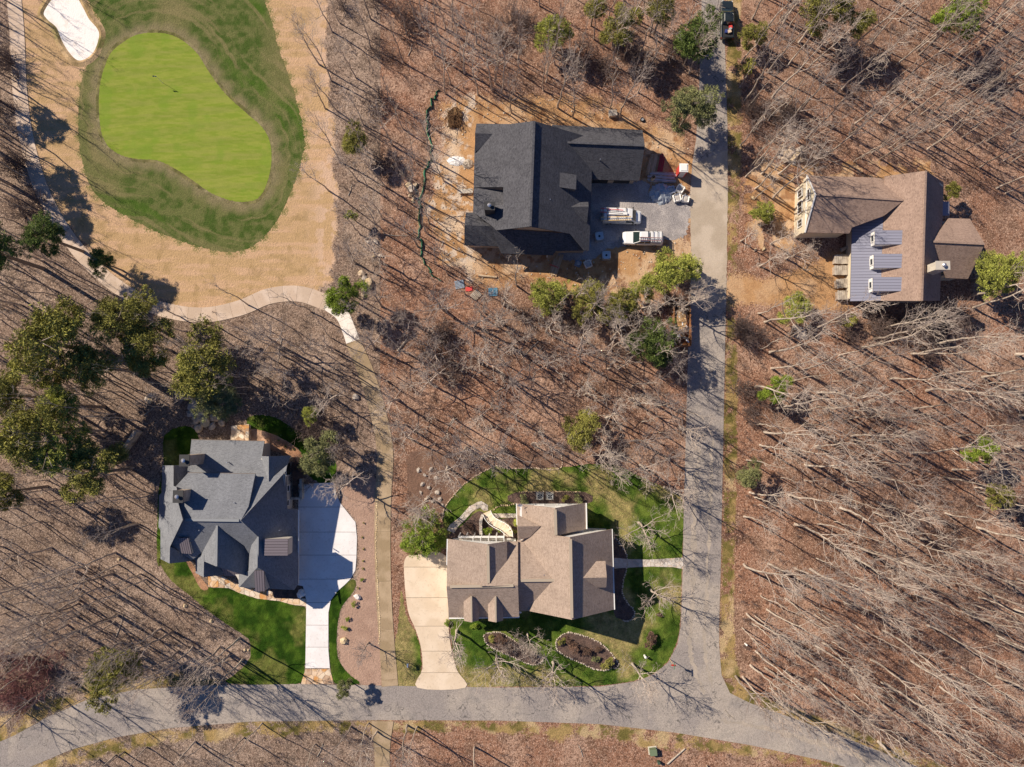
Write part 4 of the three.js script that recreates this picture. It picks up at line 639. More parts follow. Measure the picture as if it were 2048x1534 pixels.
  gableWall(h, [[523, 913, 5.8], [580, 912, 4.6], [537.5, 914.5, 7.4]], mGreige, V(0, 0, 0.3)); gableWall(h, [[392, 1146, 4.8], [446, 1150, 4.2], [407.4, 1153, 6.8]], mGreige, V(0, 0, -0.3)); gableWall(h, [[322, 1118, 5], [384, 1122, 4.6], [339, 1126, 7.8]], mGreige, V(0, 0, -0.3)); gableWall(h, [[325, 932, 5.2], [383, 931, 5.4], [347, 932, 7.2]], mGreige, V(0, 0, 0.3));
  const ex = at(571, 960, 4).x + 0.03; for (const [py, w, hh] of [[938, 1.7, 1.9], [977, 0.8, 0.9], [1006, 0.7, 0.8]]) windowOn(h, V(ex, 2.5, at(572, py, 3.2).z), V(1, 0, 0), w, hh, 0);
  chimney(h, at(369.5, 921, 11), 1.15, 1.35, 9.7, 4.5, mStone); chimney(h, at(356.5, 993, 11.6), 1.15, 1.45, 10.2, 5.5, mStone);
  strip(h, [383, 879.1, 4.35], [528.8, 882.6, 4.35], 0.12, 0.14, mFascia, 'gutter'); strip(h, [376, 945.6, 8.0], [510.5, 947.6, 8.0], 0.12, 0.14, mFascia, 'gutter'); strip(h, [597.4, 1020, 3.95], [596.6, 1168, 3.95], 0.12, 0.14, mWhite, 'gutter');
  strip(h, [370, 1039.4, 10.24], [478, 1041, 10.24], 0.34, 0.07, mRidgeD, 'ridge_vent'); strip(h, [433.8, 1051, 9.63], [432.6, 1132.5, 9.63], 0.24, 0.05, mRidgeD, 'ridge_cap'); strip(h, [515.6, 1073.5, 9.03], [515, 1134, 8.95], 0.24, 0.05, mRidgeD, 'ridge_cap');
  vent(h, 470, 1005, 9.3); vent(h, 455, 925, 6.6); vent(h, 560, 1060, 6.6); vent(h, 400, 1060, 8.9);
  { const gx = at(578.5, 1100, 4).x + 0.05; for (const py of [1052, 1095, 1140]) { const d = group('garage_door', h), z = at(578, py, 2).z; for (let i = 0; i < 4; i++) part('door_panel', new Geo().box(V(gx, 0.3 + i * 0.56, z), 0.08, 0.53, 2.5).build(), mCream, d); } }
  const wl = group('stairwell_wall', h), q = (a, b) => part('wall_leg', new Geo().bar(at(a[0], a[1], 0.6), at(b[0], b[1], 0.6), 0.35, 1.2).build(), mPale, wl); q([604, 957], [604, 997]); q([584, 996], [605.5, 996]);
  TALL = 1;
}
// ---------- vehicles ----------
function loft(st) { // stations [x, bottom, top, halfWidth, topHalfWidth] -> closed smooth-ish body
  const ring = ([x, b, t, w, k]) => { const m = b + (t - b) * 0.55; return [[-w * 0.93, b], [-w, b + 0.12], [-w, m], [-k, t - 0.07], [-k + 0.09, t], [k - 0.09, t], [k, t - 0.07], [w, m], [w, b + 0.12], [w * 0.93, b]].map(([z, y]) => V(x, y, z)); };
  const g = new Geo(), R0 = st.map(ring);
  for (let i = 0; i + 1 < R0.length; i++) for (let j = 0; j < 10; j++) { const a = R0[i][j], b = R0[i][(j + 1) % 10], c = R0[i + 1][(j + 1) % 10], d = R0[i + 1][j]; g.quad(a, d, c, b); }
  for (const [r, s] of [[R0[0], 1], [R0[R0.length - 1], 0]]) for (let j = 1; j < 9; j++) s ? g.tri(r[0], r[j], r[j + 1]) : g.tri(r[0], r[j + 1], r[j]);
  return g.build();
}
const mTyre = M([0.025, 0.025, 0.025], 0.9), mRim = M([0.5, 0.5, 0.52], 0.35, 0.7), mCarGlass = new THREE.MeshPhysicalMaterial({ roughness: 0.08, metalness: 0, clearcoat: 1 }); mCarGlass.color.setRGB(0.02, 0.035, 0.035);
const paint = (c) => { const m = new THREE.MeshPhysicalMaterial({ roughness: 0.35, clearcoat: 0.8, clearcoatRoughness: 0.1, side: THREE.DoubleSide }); m.color.setRGB(...c); return m; };
const mWhitePaint = paint([0.80, 0.80, 0.79]), mBlackPaint = paint([0.016, 0.022, 0.022]), mAlu = M([0.66, 0.66, 0.66], 0.4, 0.5), mRedPlastic = M([0.62, 0.06, 0.05], 0.5), mYellowRail = M([0.78, 0.52, 0.2], 0.6), mBlackPlastic = M([0.02, 0.02, 0.022], 0.7), mRedLamp = M([0.5, 0.02, 0.02], 0.3), mLamp = M([0.75, 0.75, 0.72], 0.2);
function wheels(o, xs, w) { for (const x of xs) for (const s of [-1, 1]) { const k = group('wheel', o); part('tyre', new Geo().rod(V(x, 0.37, s * (w - 0.24)), V(x, 0.37, s * w), 0.37, 0.37, 16).build(), mTyre, k); part('rim', new Geo().rod(V(x, 0.37, s * (w - 0.05)), V(x, 0.37, s * (w + 0.012)), 0.22, 0.2, 12).build(), mRim, k); } }
function quadPart(o, name, pts, mat) { const g = new Geo(), q = pts.map((p) => V(...p)); g.quad(q[0], q[1], q[2], q[3]); const m = mat.clone(); m.side = THREE.DoubleSide; return part(name, g.build(), m, o); }
{ // work van
  const o = thing('work_van', 'white work van with ladders on its roof rack on the gravel', 'van', 'white work vehicles', at(1243, 434, 0.6).setY(0), -0.03);
  part('body', loft([[-2.75, 0.4, 1.85, 0.95, 0.86], [-2.65, 0.35, 2.02, 1.0, 0.9], [0.9, 0.35, 2.04, 1.0, 0.9], [1.35, 0.35, 1.98, 1.0, 0.86], [1.95, 0.35, 1.3, 1.0, 0.84], [2.05, 0.35, 1.2, 0.99, 0.84], [2.6, 0.4, 1.06, 0.93, 0.74], [2.78, 0.45, 0.9, 0.78, 0.6]]), mWhitePaint, o);
  quadPart(o, 'windshield', [[1.37, 1.985, -0.78], [1.37, 1.985, 0.78], [1.94, 1.345, 0.8], [1.94, 1.345, -0.8]], mCarGlass);
  for (const s of [-1, 1]) { quadPart(o, 'side_window', [[0.5, 1.75, s * 0.975], [1.3, 1.75, s * 0.955], [1.8, 1.3, s * 1.006], [0.5, 1.25, s * 1.012]], mCarGlass); part('mirror', new Geo().box(V(1.55, 1.35, s * 1.15), 0.14, 0.2, 0.22).build(), mBlackPlastic, o); part('headlight', new Geo().box(V(2.66, 0.85, s * 0.66), 0.2, 0.14, 0.26).build(), mLamp, o); part('tail_light', new Geo().box(V(-2.76, 1.1, s * 0.86), 0.05, 0.5, 0.12).build(), mRedLamp, o); }
  wheels(o, [-1.75, 1.85], 1.0); part('bumper', new Geo().box(V(2.74, 0.5, 0), 0.16, 0.2, 1.6).build(), mBlackPlastic, o);
  for (const x of [-2.2, -0.9, 0.4]) part('roof_rack_bar', new Geo().box(V(x, 2.2, 0), 0.07, 0.06, 1.9).box(V(x, 2.1, 0.86), 0.06, 0.2, 0.06).box(V(x, 2.1, -0.86), 0.06, 0.2, 0.06).build(), mBlackPlastic, o);
  part('roof_box', new Geo().box(V(-0.9, 2.28, -0.02), 2.9, 0.1, 0.36).build(), mWhite, o);
}
function ladder(name, label, p, turn, len, w, rail, rung, grp, tilt = 0) {
  const o = thing(name, label, 'ladder', grp, p, turn); o.rotation.z = tilt; o.rotation.order = 'YXZ';
  for (const s of [-1, 1]) part('rail', new Geo().box(V(0, 0, s * w / 2), len, 0.1, 0.08).build(), rail, o);
  const n = Math.round(len / 0.31), g = new Geo().box(V(0, 0, 0), 0.07, 0.05, w - 0.08).build(); for (let i = 0; i < n; i++) { const m = part('rung', g, rung, o); m.position.x = -len / 2 + (i + 0.5) * len / n; }
  return o;
}
ladder('ladder', 'red railed ladder on the far side of the van roof', at(1224, 422, 2.28), -0.08, 3.2, 0.5, mRedPlastic, mAlu, 'ladders on the vehicles');
ladder('ladder', 'long yellow-ended ladder on the near side of the van roof', at(1232, 437, 2.28), 0.03, 4.3, 0.48, mYellowRail, mAlu, 'ladders on the vehicles');
function pickup(label, p, turn, mat, cap, grp) {
  const o = thing('pickup_truck', label, 'truck', grp, p, turn);
  part('body', loft([[-2.85, 0.45, 1.02, 0.9, 0.88], [-2.75, 0.4, 1.12, 0.96, 0.93], [1.35, 0.4, 1.14, 0.97, 0.92], [1.6, 0.4, 1.12, 0.97, 0.9], [2.5, 0.42, 1.05, 0.94, 0.84], [2.8, 0.45, 0.95, 0.84, 0.72], [2.88, 0.5, 0.8, 0.72, 0.6]]), mat, o);
  part('cab_glass', loft([[-0.95, 1.06, 1.25, 0.86, 0.84], [-0.72, 1.06, 1.78, 0.86, 0.70], [0.55, 1.06, 1.8, 0.86, 0.70], [1.42, 1.06, 1.14, 0.88, 0.84]]), mCarGlass, o);
  part('cab_roof', loft([[-0.78, 1.72, 1.82, 0.72, 0.70], [-0.6, 1.72, 1.87, 0.74, 0.68], [0.4, 1.72, 1.87, 0.74, 0.68], [0.62, 1.72, 1.8, 0.72, 0.68]]), mat, o);
  for (const s of [-1, 1]) { part('door_pillar', new Geo().bar(V(-0.15, 1.12, s * 0.89), V(-0.15, 1.76, s * 0.735), 0.1, 0.05).bar(V(0.6, 1.78, s * 0.72), V(1.4, 1.15, s * 0.86), 0.07, 0.05).build(), mat, o); part('mirror', new Geo().box(V(1.05, 1.25, s * 1.06), 0.14, 0.18, 0.22).build(), mBlackPlastic, o); part('headlight', new Geo().box(V(2.78, 0.82, s * 0.68), 0.16, 0.16, 0.26).build(), mLamp, o); part('tail_light', new Geo().box(V(-2.84, 0.9, s * 0.85), 0.06, 0.3, 0.12).build(), mRedLamp, o); }
  wheels(o, [-1.75, 1.9], 0.97);
  if (cap) {
    part('bed_cap', loft([[-2.74, 1.08, 1.62, 0.88, 0.78], [-2.6, 1.08, 1.72, 0.9, 0.78], [-1.0, 1.08, 1.74, 0.9, 0.78]]), mat, o);
    for (const x of [-2.55, -1.95, -1.3, -0.6]) part('rack_bar', new Geo().box(V(x, 1.92, 0), 0.05, 0.05, 1.6).box(V(x, 1.82, 0.72), 0.05, 0.18, 0.05).box(V(x, 1.82, -0.72), 0.05, 0.18, 0.05).build(), mBlackPlastic, o);
    for (const s of [-1, 1]) part('cap_window', new Geo().box(V(-1.8, 1.4, s * 0.885), 1.2, 0.24, 0.02).build(), mCarGlass, o);
  } else {
    part('bed_liner', new Geo().box(V(-1.85, 1.135, 0), 1.72, 0.02, 1.5).build(), mBlackPlastic, o);
    for (const s of [-1, 1]) part('bed_rail', new Geo().box(V(-1.85, 1.17, s * 0.85), 1.9, 0.1, 0.14).build(), mat, o);
    part('tailgate', new Geo().box(V(-2.78, 1.15, 0), 0.1, 0.14, 1.6).build(), mat, o);
  }
  return o;
}
pickup('white pickup truck with a white bed cap and rack beside the van', at(1285, 477, 0.7).setY(0), Math.PI - 0.02, mWhitePaint, true, 'white work vehicles');
ladder('ladder', 'dark railed ladder on the white pickup rack', at(1302, 478, 2.0), -0.04, 3.3, 0.4, M([0.25, 0.12, 0.12], 0.6), mAlu, 'ladders on the vehicles');
pickup('black pickup truck with a loaded bed parked on the road at the top', at(1454, 40, 0.8).setY(0), Math.PI / 2 - 0.02, mBlackPaint, false);
{
  const p = at(1459, 62, 1.2); const mk = (n, lab, dx, dz, sx, sy, sz, m, t) => { const o = thing('cargo_box', lab, 'box', 'load in the black truck', V(p.x + dx, 1.15, p.z + dz), t); part('box', new Geo().box(V(0, sy / 2, 0), sx, sy, sz).build(), m, o); part('flap', new Geo().box(V(sx * 0.25, sy + 0.015, 0), sx * 0.48, 0.02, sz).build(), m, o); };
  mk(0, 'pale cardboard box in the black truck bed near the tailgate', -0.05, 0.15, 0.5, 0.3, 0.4, M([0.62, 0.48, 0.35], 0.9), 0.3); mk(0, 'small red box behind the cab of the black truck', 0.15, -0.55, 0.45, 0.25, 0.4, mRedPlastic, 0.1); mk(0, 'blue box in the left corner of the black truck bed', -0.5, 0.1, 0.35, 0.25, 0.5, M([0.03, 0.05, 0.2], 0.6), -0.1); mk(0, 'grey box in the middle of the black truck load', 0.05, -0.2, 0.4, 0.34, 0.3, M([0.4, 0.4, 0.42], 0.7), 0.6);
}
// ---------- building site ----------
const mTimber = [stoneMap([0.42, 0.29, 0.17], [0.55, 0.40, 0.26], 31), stoneMap([0.48, 0.36, 0.23], [0.60, 0.46, 0.32], 32)], mGreyWood = stoneMap([0.34, 0.29, 0.24], [0.50, 0.44, 0.37], 33), mBag = M([0.78, 0.77, 0.75], 0.8), mSheetPl = M([0.42, 0.46, 0.5], 0.6), mTote = M([0.62, 0.66, 0.68], 0.5), mRust = stoneMap([0.26, 0.11, 0.05], [0.42, 0.21, 0.10], 34), mGreenNet = M([0.03, 0.20, 0.11], 0.8);
const q4 = rng(404);
{ // red and white box, white lid
  const p = at(1364, 341, 1.2).setY(0), o = thing('portable_toilet', 'red portable toilet with a white roof at the edge of the gravel yard', 'toilet', null, p, -0.03);
  part('cabin', new Geo().box(V(0, 1.1, 0), 1.15, 2.2, 1.15).build(), mRedPlastic, o); part('roof', new Geo().box(V(0, 2.26, 0), 1.24, 0.12, 1.24).box(V(0, 2.36, 0), 0.9, 0.1, 0.9).build(), mWhite, o); part('door', new Geo().box(V(0, 1.05, 0.59), 0.75, 1.9, 0.04).build(), mWhite, o); part('vent_pipe', new Geo().rod(V(0.4, 2.2, -0.4), V(0.4, 2.65, -0.4), 0.05).build(), mWhite, o);
}
function bag(px, py, r, label, mat = mBag) { // bulk bag: open top sack with loops
  const p = at(px, py, 0.4).setY(0), o = thing('bulk_bag', label, 'bag', 'bulk bags on the site', p, q4() * 3); const g = new Geo(), n = 12, hh = r * 1.25;
  const ringAt = (y, k, s) => Array.from({ length: n }, (_, i) => { const a = i / n * 6.2832, e = 1 + 0.16 * Math.cos(4 * a) + (((i * 7 + s) % 5) - 2) * 0.03; return V(Math.cos(a) * r * k * e, y + (((i * 3 + s) % 4) - 1.5) * 0.04 * (y > 0.1 ? 1 : 0), Math.sin(a) * r * k * e); });
  const L = [ringAt(0, 0.9, 0), ringAt(hh * 0.5, 1.08, 1), ringAt(hh, 0.92, 2), ringAt(hh * 0.75, 0.7, 3)]; for (let k = 0; k < 3; k++) for (let i = 0; i < n; i++) g.quad(L[k][i], L[k + 1][i], L[k + 1][(i + 1) % n], L[k][(i + 1) % n]);
  const m = mat.clone(); m.side = THREE.DoubleSide; part('sack', g.build(), m, o); part('contents', new Geo().blob(V(0, hh * 0.68, 0), r * 0.72, 0.14, r * 0.72, q4, 0.3).build(), stoneMap([0.4, 0.36, 0.33], [0.5, 0.46, 0.42], 40), o);
  for (const a of [0.4, 2.0, 3.6, 5.1]) part('loop', new Geo().bar(V(Math.cos(a) * r * 0.9, hh, Math.sin(a) * r * 0.9), V(Math.cos(a) * r * 1.05, hh + 0.22, Math.sin(a) * r * 1.05), 0.08, 0.03).build(), mat, o);
}
bag(1354, 396, 0.62, 'white bulk bag at the gravel edge, left of the outermost bag'); bag(1371, 398, 0.58, 'outermost white bulk bag nearest the road'); bag(1360, 378, 0.62, 'open white bulk bag behind the two near the road'); bag(1176, 528, 0.6, 'white bulk bag below the charcoal house porch'); bag(1342, 380, 0.6, 'pale blue-white bag beside the plastic-covered heap', M([0.5, 0.55, 0.66], 0.7)); bag(1156, 527, 0.5, 'blue bag in the shade left of the white porch bag', M([0.2, 0.28, 0.42], 0.7));
function heap(px, py, rx, rz, hgt, label, mat, name = 'covered_heap', cat = 'heap') { // crumpled sheet over a pile
  const p = at(px, py).setY(0), o = thing(name, label, cat, null, p), N = 16, g = new Geo(), f = (i, j) => { const u = i / N * 2 - 1, v = j / N * 2 - 1, d = Math.min(1, Math.hypot(u, v)), k = Math.max(0, 1 - d * d); return V(u * rx * (1 + 0.12 * noise(i * 0.9 + px, j * 0.9)), hgt * k * (0.55 + 0.9 * noise(i * 0.7 + px, j * 0.7 + py)) + 0.03 * noise(i * 2.3, j * 2.3 + px) + 0.02, v * rz * (1 + 0.12 * noise(j + px, i))); };
  for (let i = 0; i < N; i++) for (let j = 0; j < N; j++) { const u = (i + 0.5) / N * 2 - 1, v = (j + 0.5) / N * 2 - 1; if (Math.hypot(u, v) > 0.98) continue; g.quad(f(i, j), f(i, j + 1), f(i + 1, j + 1), f(i + 1, j)); }
  const m = mat.clone(); m.side = THREE.DoubleSide; part('sheet', g.build(), m, o);
  part('pile', new Geo().blob(V(0, 0, 0), rx * 0.6, hgt * 0.45, rz * 0.6, q4, 0.2).build(), mGreyWood, o); return o;
}
heap(1322, 388, 1.6, 1.5, 0.8, 'heap under crumpled grey plastic on the gravel yard', mSheetPl);
function planks(px, py, turn, n, len, label, mats, w = 0.16, layers = 2, y0 = 0.06) { const o = thing('lumber_pile', label, 'lumber', 'lumber on the site', at(px, py).setY(0), turn); for (let l = 0; l < layers; l++) for (let i = 0; i < n; i++) { const m = part('plank', new Geo().box(V(rr(-0.25, 0.25, q4), y0 + l * 0.07, (i - n / 2 + 0.5) * (w + 0.04) + rr(-0.02, 0.02, q4)), len * rr(0.85, 1, q4), 0.06, w, rr(-0.03, 0.03, q4)).build(), mats[i % mats.length], o); } return o; }
planks(1324, 355, -0.05, 7, 4.0, 'stack of long grey boards above the plastic heap', [mGreyWood, mSheetPl], 0.18, 3); planks(1112, 530, 1.25, 5, 3.0, 'stack of boards under the charcoal house porch eave', mTimber, 0.2, 3); planks(1304, 330, 1.35, 5, 3.2, 'boards leaning in the shade beside the garage', mTimber, 0.2, 2); planks(1322, 330, 1.4, 3, 3.0, 'red painted boards in the shade by the garage', [M([0.32, 0.03, 0.04], 0.7)], 0.22, 2);
{ const o = thing('red_strap', 'red strap bar across the porch boards', 'bar', null, at(1108, 532, 0.4), -0.35); part('bar', new Geo().box(V(0, 0, 0), 1.4, 0.08, 0.1).build(), mRedPlastic, o); part('hook', new Geo().box(V(0.72, -0.06, 0), 0.1, 0.14, 0.08).build(), mSteel, o); }
{ const o = thing('cardboard_tube', 'hollow cardboard tube standing left of the plastic heap', 'tube', null, at(1304, 360).setY(0)); const g = new THREE.LatheGeometry([[0.2, 0], [0.27, 0], [0.27, 1.3], [0.2, 1.3], [0.2, 0]].map((a) => new THREE.Vector2(...a)), 18), m = M([0.6, 0.45, 0.3], 0.9); m.side = THREE.DoubleSide; part('wall', g, m, o); }
for (const [x, y, t, lab] of [[1198, 474, 0.15, 'square water tote beside the charcoal house east wall'], [1212, 512, 0.03, 'square water tote at the corner of the house shadow']]) { const o = thing('water_tote', lab, 'container', 'water totes', at(x, y, 0.5).setY(0), t); part('tank', new Geo().box(V(0, 0.55, 0), 1.0, 0.9, 1.0).build(), mTote, o); const g = new Geo(); for (const s of [-1, 1]) { g.box(V(s * 0.55, 0.6, 0), 0.05, 1.05, 1.15).box(V(0, 0.6, s * 0.55), 1.15, 1.05, 0.05); } for (const s of [-1, 1]) g.box(V(s * 0.5, 1.12, 0), 0.14, 0.06, 1.15).box(V(0, 1.12, s * 0.5), 1.15, 0.06, 0.14); part('cage', g.build(), mAlu, o); part('lid', new Geo().rod(V(0, 1.0, 0), V(0, 1.06, 0), 0.16, 0.15, 12).build(), mBlackPlastic, o); part('pallet', new Geo().box(V(0, 0.06, 0), 1.15, 0.12, 1.15).build(), mTimber[0], o); }
function pallet(px, py, turn, mat, label) { const o = thing('pallet', label, 'pallet', 'pallets on the dirt', at(px, py).setY(0), turn); for (let i = 0; i < 6; i++) part('slat', new Geo().box(V(0, 0.14, -0.5 + i * 0.2), 1.3, 0.03, 0.14).build(), mat, o); for (const x of [-0.58, 0, 0.58]) part('bearer', new Geo().box(V(x, 0.06, 0), 0.1, 0.12, 1.1).build(), mat, o); }
pallet(919, 569, 0.2, M([0.28, 0.34, 0.42], 0.8), 'grey-blue pallet left of the red mat'); pallet(986, 584, 0.05, M([0.10, 0.28, 0.42], 0.7), 'blue pallet right of the red mat'); pallet(952, 590, 0.8, mGreyWood, 'weathered pallet below the red mat'); pallet(1172, 488, 0.1, M([0.3, 0.36, 0.45], 0.8), 'pallet in the shade beside the charcoal house');
{ const o = thing('red_mat', 'red folded mat on the leaves between two pallets', 'mat', null, at(938, 578).setY(0), 0.1); part('sheet', new Geo().box(V(0, 0.05, 0), 1.0, 0.06, 0.6).build(), mRedPlastic, o); part('fold', new Geo().box(V(0.15, 0.1, 0.1), 0.6, 0.05, 0.4, 0.3).build(), mRedPlastic, o); }
function log(px, py, turn, len, r, mat, label, grp) { const o = thing('log', label, 'log', grp, at(px, py).setY(0), turn); part('trunk', new Geo().rod(V(-len / 2, r, 0), V(len / 2, r * 0.85, 0), r, r * 0.8, 9).build(), mat, o); part('cut_end', new Geo().rod(V(len / 2, r * 0.85, 0), V(len / 2 + 0.02, r * 0.85, 0), r * 0.78, r * 0.74, 9).build(), mTimber[1], o); }
log(975, 553, -0.1, 2.7, 0.17, mTimber[1], 'pale peeled log on the orange dirt below the charcoal house'); log(805, 690, 0.9, 2.2, 0.14, mGreyWood, 'fallen log in the middle woods right of the white path section'); log(1352, 1512, 0.7, 3.2, 0.12, mGreyWood, 'fallen pale trunk on the bank south of the junction');
{ // dumpster
  const p = at(1363, 653, 0.8).setY(0), o = thing('dumpster', 'long rusty open dumpster full of debris at the road edge', 'dumpster', null, p, 0.01); const L = 5.6, W = 2.3, h = 1.35;
  part('side', new Geo().box(V(-W / 2, h / 2 + 0.15, 0), 0.1, h, L).build(), mRust, o); part('side', new Geo().box(V(W / 2, h / 2 + 0.15, 0), 0.1, h, L).build(), mRust, o); part('end', new Geo().box(V(0, h / 2 + 0.15, -L / 2), W, h, 0.1).build(), mRust, o); part('end', new Geo().box(V(0, h / 2 + 0.15, L / 2), W, h, 0.1).build(), mRust, o); part('floor', new Geo().box(V(0, 0.2, 0), W, 0.1, L).build(), mRust, o);
  for (let i = 0; i < 7; i++) for (const s of [-1, 1]) part('rib', new Geo().box(V(s * (W / 2 + 0.09), h / 2 + 0.15, -L / 2 + 0.5 + i * 0.77), 0.08, h, 0.1).build(), mRust, o);
  part('debris', new Geo().blob(V(0, 0.7, -0.6), 1.0, 0.6, 1.9, q4, 0.5, 2).build(), stoneMap([0.45, 0.26, 0.12], [0.6, 0.4, 0.22], 44), o); for (let i = 0; i < 14; i++) part('scrap', new Geo().box(V(rr(-0.8, 0.8, q4), 1.15 + rr(0, 0.2, q4), rr(-2.3, 2.3, q4)), rr(0.3, 1.2, q4), 0.05, rr(0.12, 0.4, q4), q4() * 3).build(), i % 3 ? mTimber[i % 2] : mWhite, o);
}
{ // silt fence
  const line = [[879, 179], [866, 200], [859, 222], [856, 264], [863, 314], [850, 352], [843, 396], [839, 449], [839, 480], [845, 512], [862, 546], [886, 566]].map((q) => at(...q)), c = new THREE.CatmullRomCurve3(line), N = 70, o = thing('silt_fence', 'sagging green silt fence winding past the charcoal house site', 'fence'), g = new Geo();
  const P = c.getPoints(N); P.forEach((p, i) => { p.x += (noise(i * 0.7, 40) - 0.5) * 0.7; p.z += (noise(i * 0.7, 60) - 0.5) * 0.7; }); for (let i = 0; i < N; i++) { const a = P[i], b = P[i + 1], d = (k) => 0.07 + 0.1 * noise(k * 0.8, 3), hA = 0.16 + 0.3 * noise(i * 0.6, 9), hB = 0.16 + 0.3 * noise((i + 1) * 0.6, 9); g.quad(V(a.x - d(i), 0, a.z), V(b.x - d(i + 1), 0, b.z), V(b.x, hB, b.z), V(a.x, hA, a.z)).quad(V(a.x, hA, a.z), V(b.x, hB, b.z), V(b.x + d(i + 1), 0, b.z), V(a.x + d(i), 0, a.z)); }
  const m = mGreenNet.clone(); m.side = THREE.DoubleSide; part('fabric', g.build(), m, o); for (let i = 0; i < N; i += 5) part('stake', new Geo().box(V(P[i].x, 0.4, P[i].z), 0.06, 0.8, 0.06).build(), mTimber[0], o);
}
{ // grubbed-up root pile
  const o = thing('root_pile', 'dark grubbed-up root ball beside the silt fence', 'roots', null, at(908, 236).setY(0)); part('soil', new Geo().blob(V(0, 0.1, 0), 1.0, 0.5, 1.5, q4, 0.7, 2).build(), stoneMap([0.10, 0.06, 0.035], [0.2, 0.12, 0.06], 50), o);
  const g = new Geo(); for (let i = 0; i < 190; i++) { const a = V(rr(-0.9, 0.9, q4), rr(0.1, 0.9, q4), rr(-1.5, 1.5, q4)); g.rod(a, a.clone().add(V(rr(-0.9, 0.9, q4), rr(-0.2, 0.5, q4), rr(-0.4, 1.2, q4))), 0.035, 0.015, 4); } part('roots', g.build(), M([0.16, 0.09, 0.05], 1), o).userData.kind = 'stuff';
}
{ const o = thing('concrete_block', 'square concrete block in the dirt above the garage', 'block', null, at(1225, 228, 0.3).setY(0), 0.1); part('block', new Geo().box(V(0, 0.35, 0), 1.1, 0.7, 0.8).build(), mPale, o); part('cap', new Geo().box(V(0, 0.73, 0), 1.2, 0.06, 0.9).build(), mGreyWood, o); }
{ const o = thing('manhole_ring', 'round black pipe ring in the dirt right of the concrete block', 'pipe', null, at(1284, 240).setY(0)); const g = new THREE.LatheGeometry([[0.22, 0], [0.3, 0], [0.3, 0.3], [0.22, 0.3], [0.22, 0]].map((a) => new THREE.Vector2(...a)), 16), m = mBlackPlastic.clone(); m.side = THREE.DoubleSide; part('ring', g, m, o); part('lid', new Geo().rod(V(0, 0.2, 0), V(0, 0.22, 0), 0.22, 0.22, 14).build(), M([0.3, 0.3, 0.32], 0.8), o); }
heap(913, 322, 1.3, 0.7, 0.25, 'crumpled white plastic sheet on the pale dirt left of the charcoal house', mBag, 'plastic_sheet', 'sheet'); heap(936, 328, 0.8, 0.7, 0.35, 'grey rubble heap against the charcoal house west wall', mGreyWood, 'rubble_heap');
{ const o = thing('culvert_slab', 'pale concrete slab sticking out from the charcoal house west wall', 'slab', null, at(932, 384).setY(0), 0.06); part('slab', new Geo().box(V(0, 0.3, 0), 2.0, 0.3, 0.6).build(), mPale, o); part('footing', new Geo().box(V(0.6, 0.08, 0), 0.5, 0.16, 0.9).build(), mPale, o); }
// ---------- stones ----------
const mRock = [stoneMap([0.46, 0.35, 0.24], [0.60, 0.48, 0.36], 61), stoneMap([0.56, 0.42, 0.24], [0.66, 0.52, 0.34], 62), stoneMap([0.38, 0.32, 0.27], [0.5, 0.44, 0.38], 63)], mWhiteRock = stoneMap([0.72, 0.68, 0.63], [0.82, 0.78, 0.74], 64), mEdge = stoneMap([0.46, 0.38, 0.30], [0.62, 0.53, 0.44], 65);
function boulder(px, py, r, label, grp, mat) { const m = part('boulder', new Geo().blob(V(0, 0, 0), r, r * 0.62, r * rr(0.65, 1, q4), q4, 0.5, 1).build(), mat ?? mRock[Math.floor(q4() * 3)], scene); m.position.copy(at(px, py).setY(r * 0.25)); m.rotation.y = q4() * 6.28; tag(m, label, 'boulder', grp); return m; }
function pile(list, label, grp, mat) { for (const [x, y, r] of list) boulder(x, y, r, label, grp, mat); }
pile([[818, 372, 0.5], [824, 380, 0.75], [830, 372, 0.45], [822, 392, 0.4], [829, 396, 0.35], [835, 398, 0.3], [826, 402, 0.3]], 'boulder in the small pile left of the silt fence', 'pile left of the silt fence');
pile([[724, 548, 0.55], [729, 556, 0.4], [739, 568, 0.8], [731, 578, 0.35], [727, 592, 0.45], [720, 545, 0.3]], 'boulder beside the round green tree at the cart path bend', 'boulders at the path bend');
pile([[737, 485, 0.4], [752, 484, 0.5], [748, 512, 0.3], [762, 512, 0.35]], 'tan boulder in the woods above the cart path bend', 'boulders above the path bend');
pile([[1578, 306, 1.0], [1592, 314, 0.9], [1570, 318, 0.7], [1600, 302, 0.7], [1586, 326, 0.5], [1560, 310, 0.6], [1604, 318, 0.5], [1566, 296, 0.5]], 'boulder in the outcrop above the brown house gable', 'outcrop above the brown house');
pile([[1506, 396, 0.35], [1510, 500, 0.3], [1527, 498, 0.3], [1600, 668, 0.9], [1590, 655, 0.5], [1618, 655, 0.45]], 'loose boulder in the yard left of the brown house', 'boulders left of the brown house');
pile([[388, 812, 0.9], [402, 826, 0.8], [418, 815, 0.7], [395, 838, 0.8], [412, 842, 0.9], [430, 836, 0.7], [425, 852, 0.6], [398, 856, 0.6], [444, 846, 0.5], [382, 828, 0.6], [440, 824, 0.5], [408, 802, 0.5]], 'boulder in the rock garden above the dark grey house', 'rock garden above the grey house');
pile([[304, 790, 0.45], [300, 802, 0.4], [294, 798, 0.35], [712, 794, 0.55]], 'yellowish boulder in the woods near the rock garden', 'boulders near the rock garden');
boulder(715, 1193, 0.5, 'white boulder above the yellow-green shrub in the driveway bed', null, mWhiteRock); boulder(688, 1281, 0.55, 'tan boulder below the shrubs in the driveway bed', null, mRock[1]); boulder(602, 1187, 0.6, 'pale boulder in the shaded mulch at the grey house corner', null, mWhiteRock);
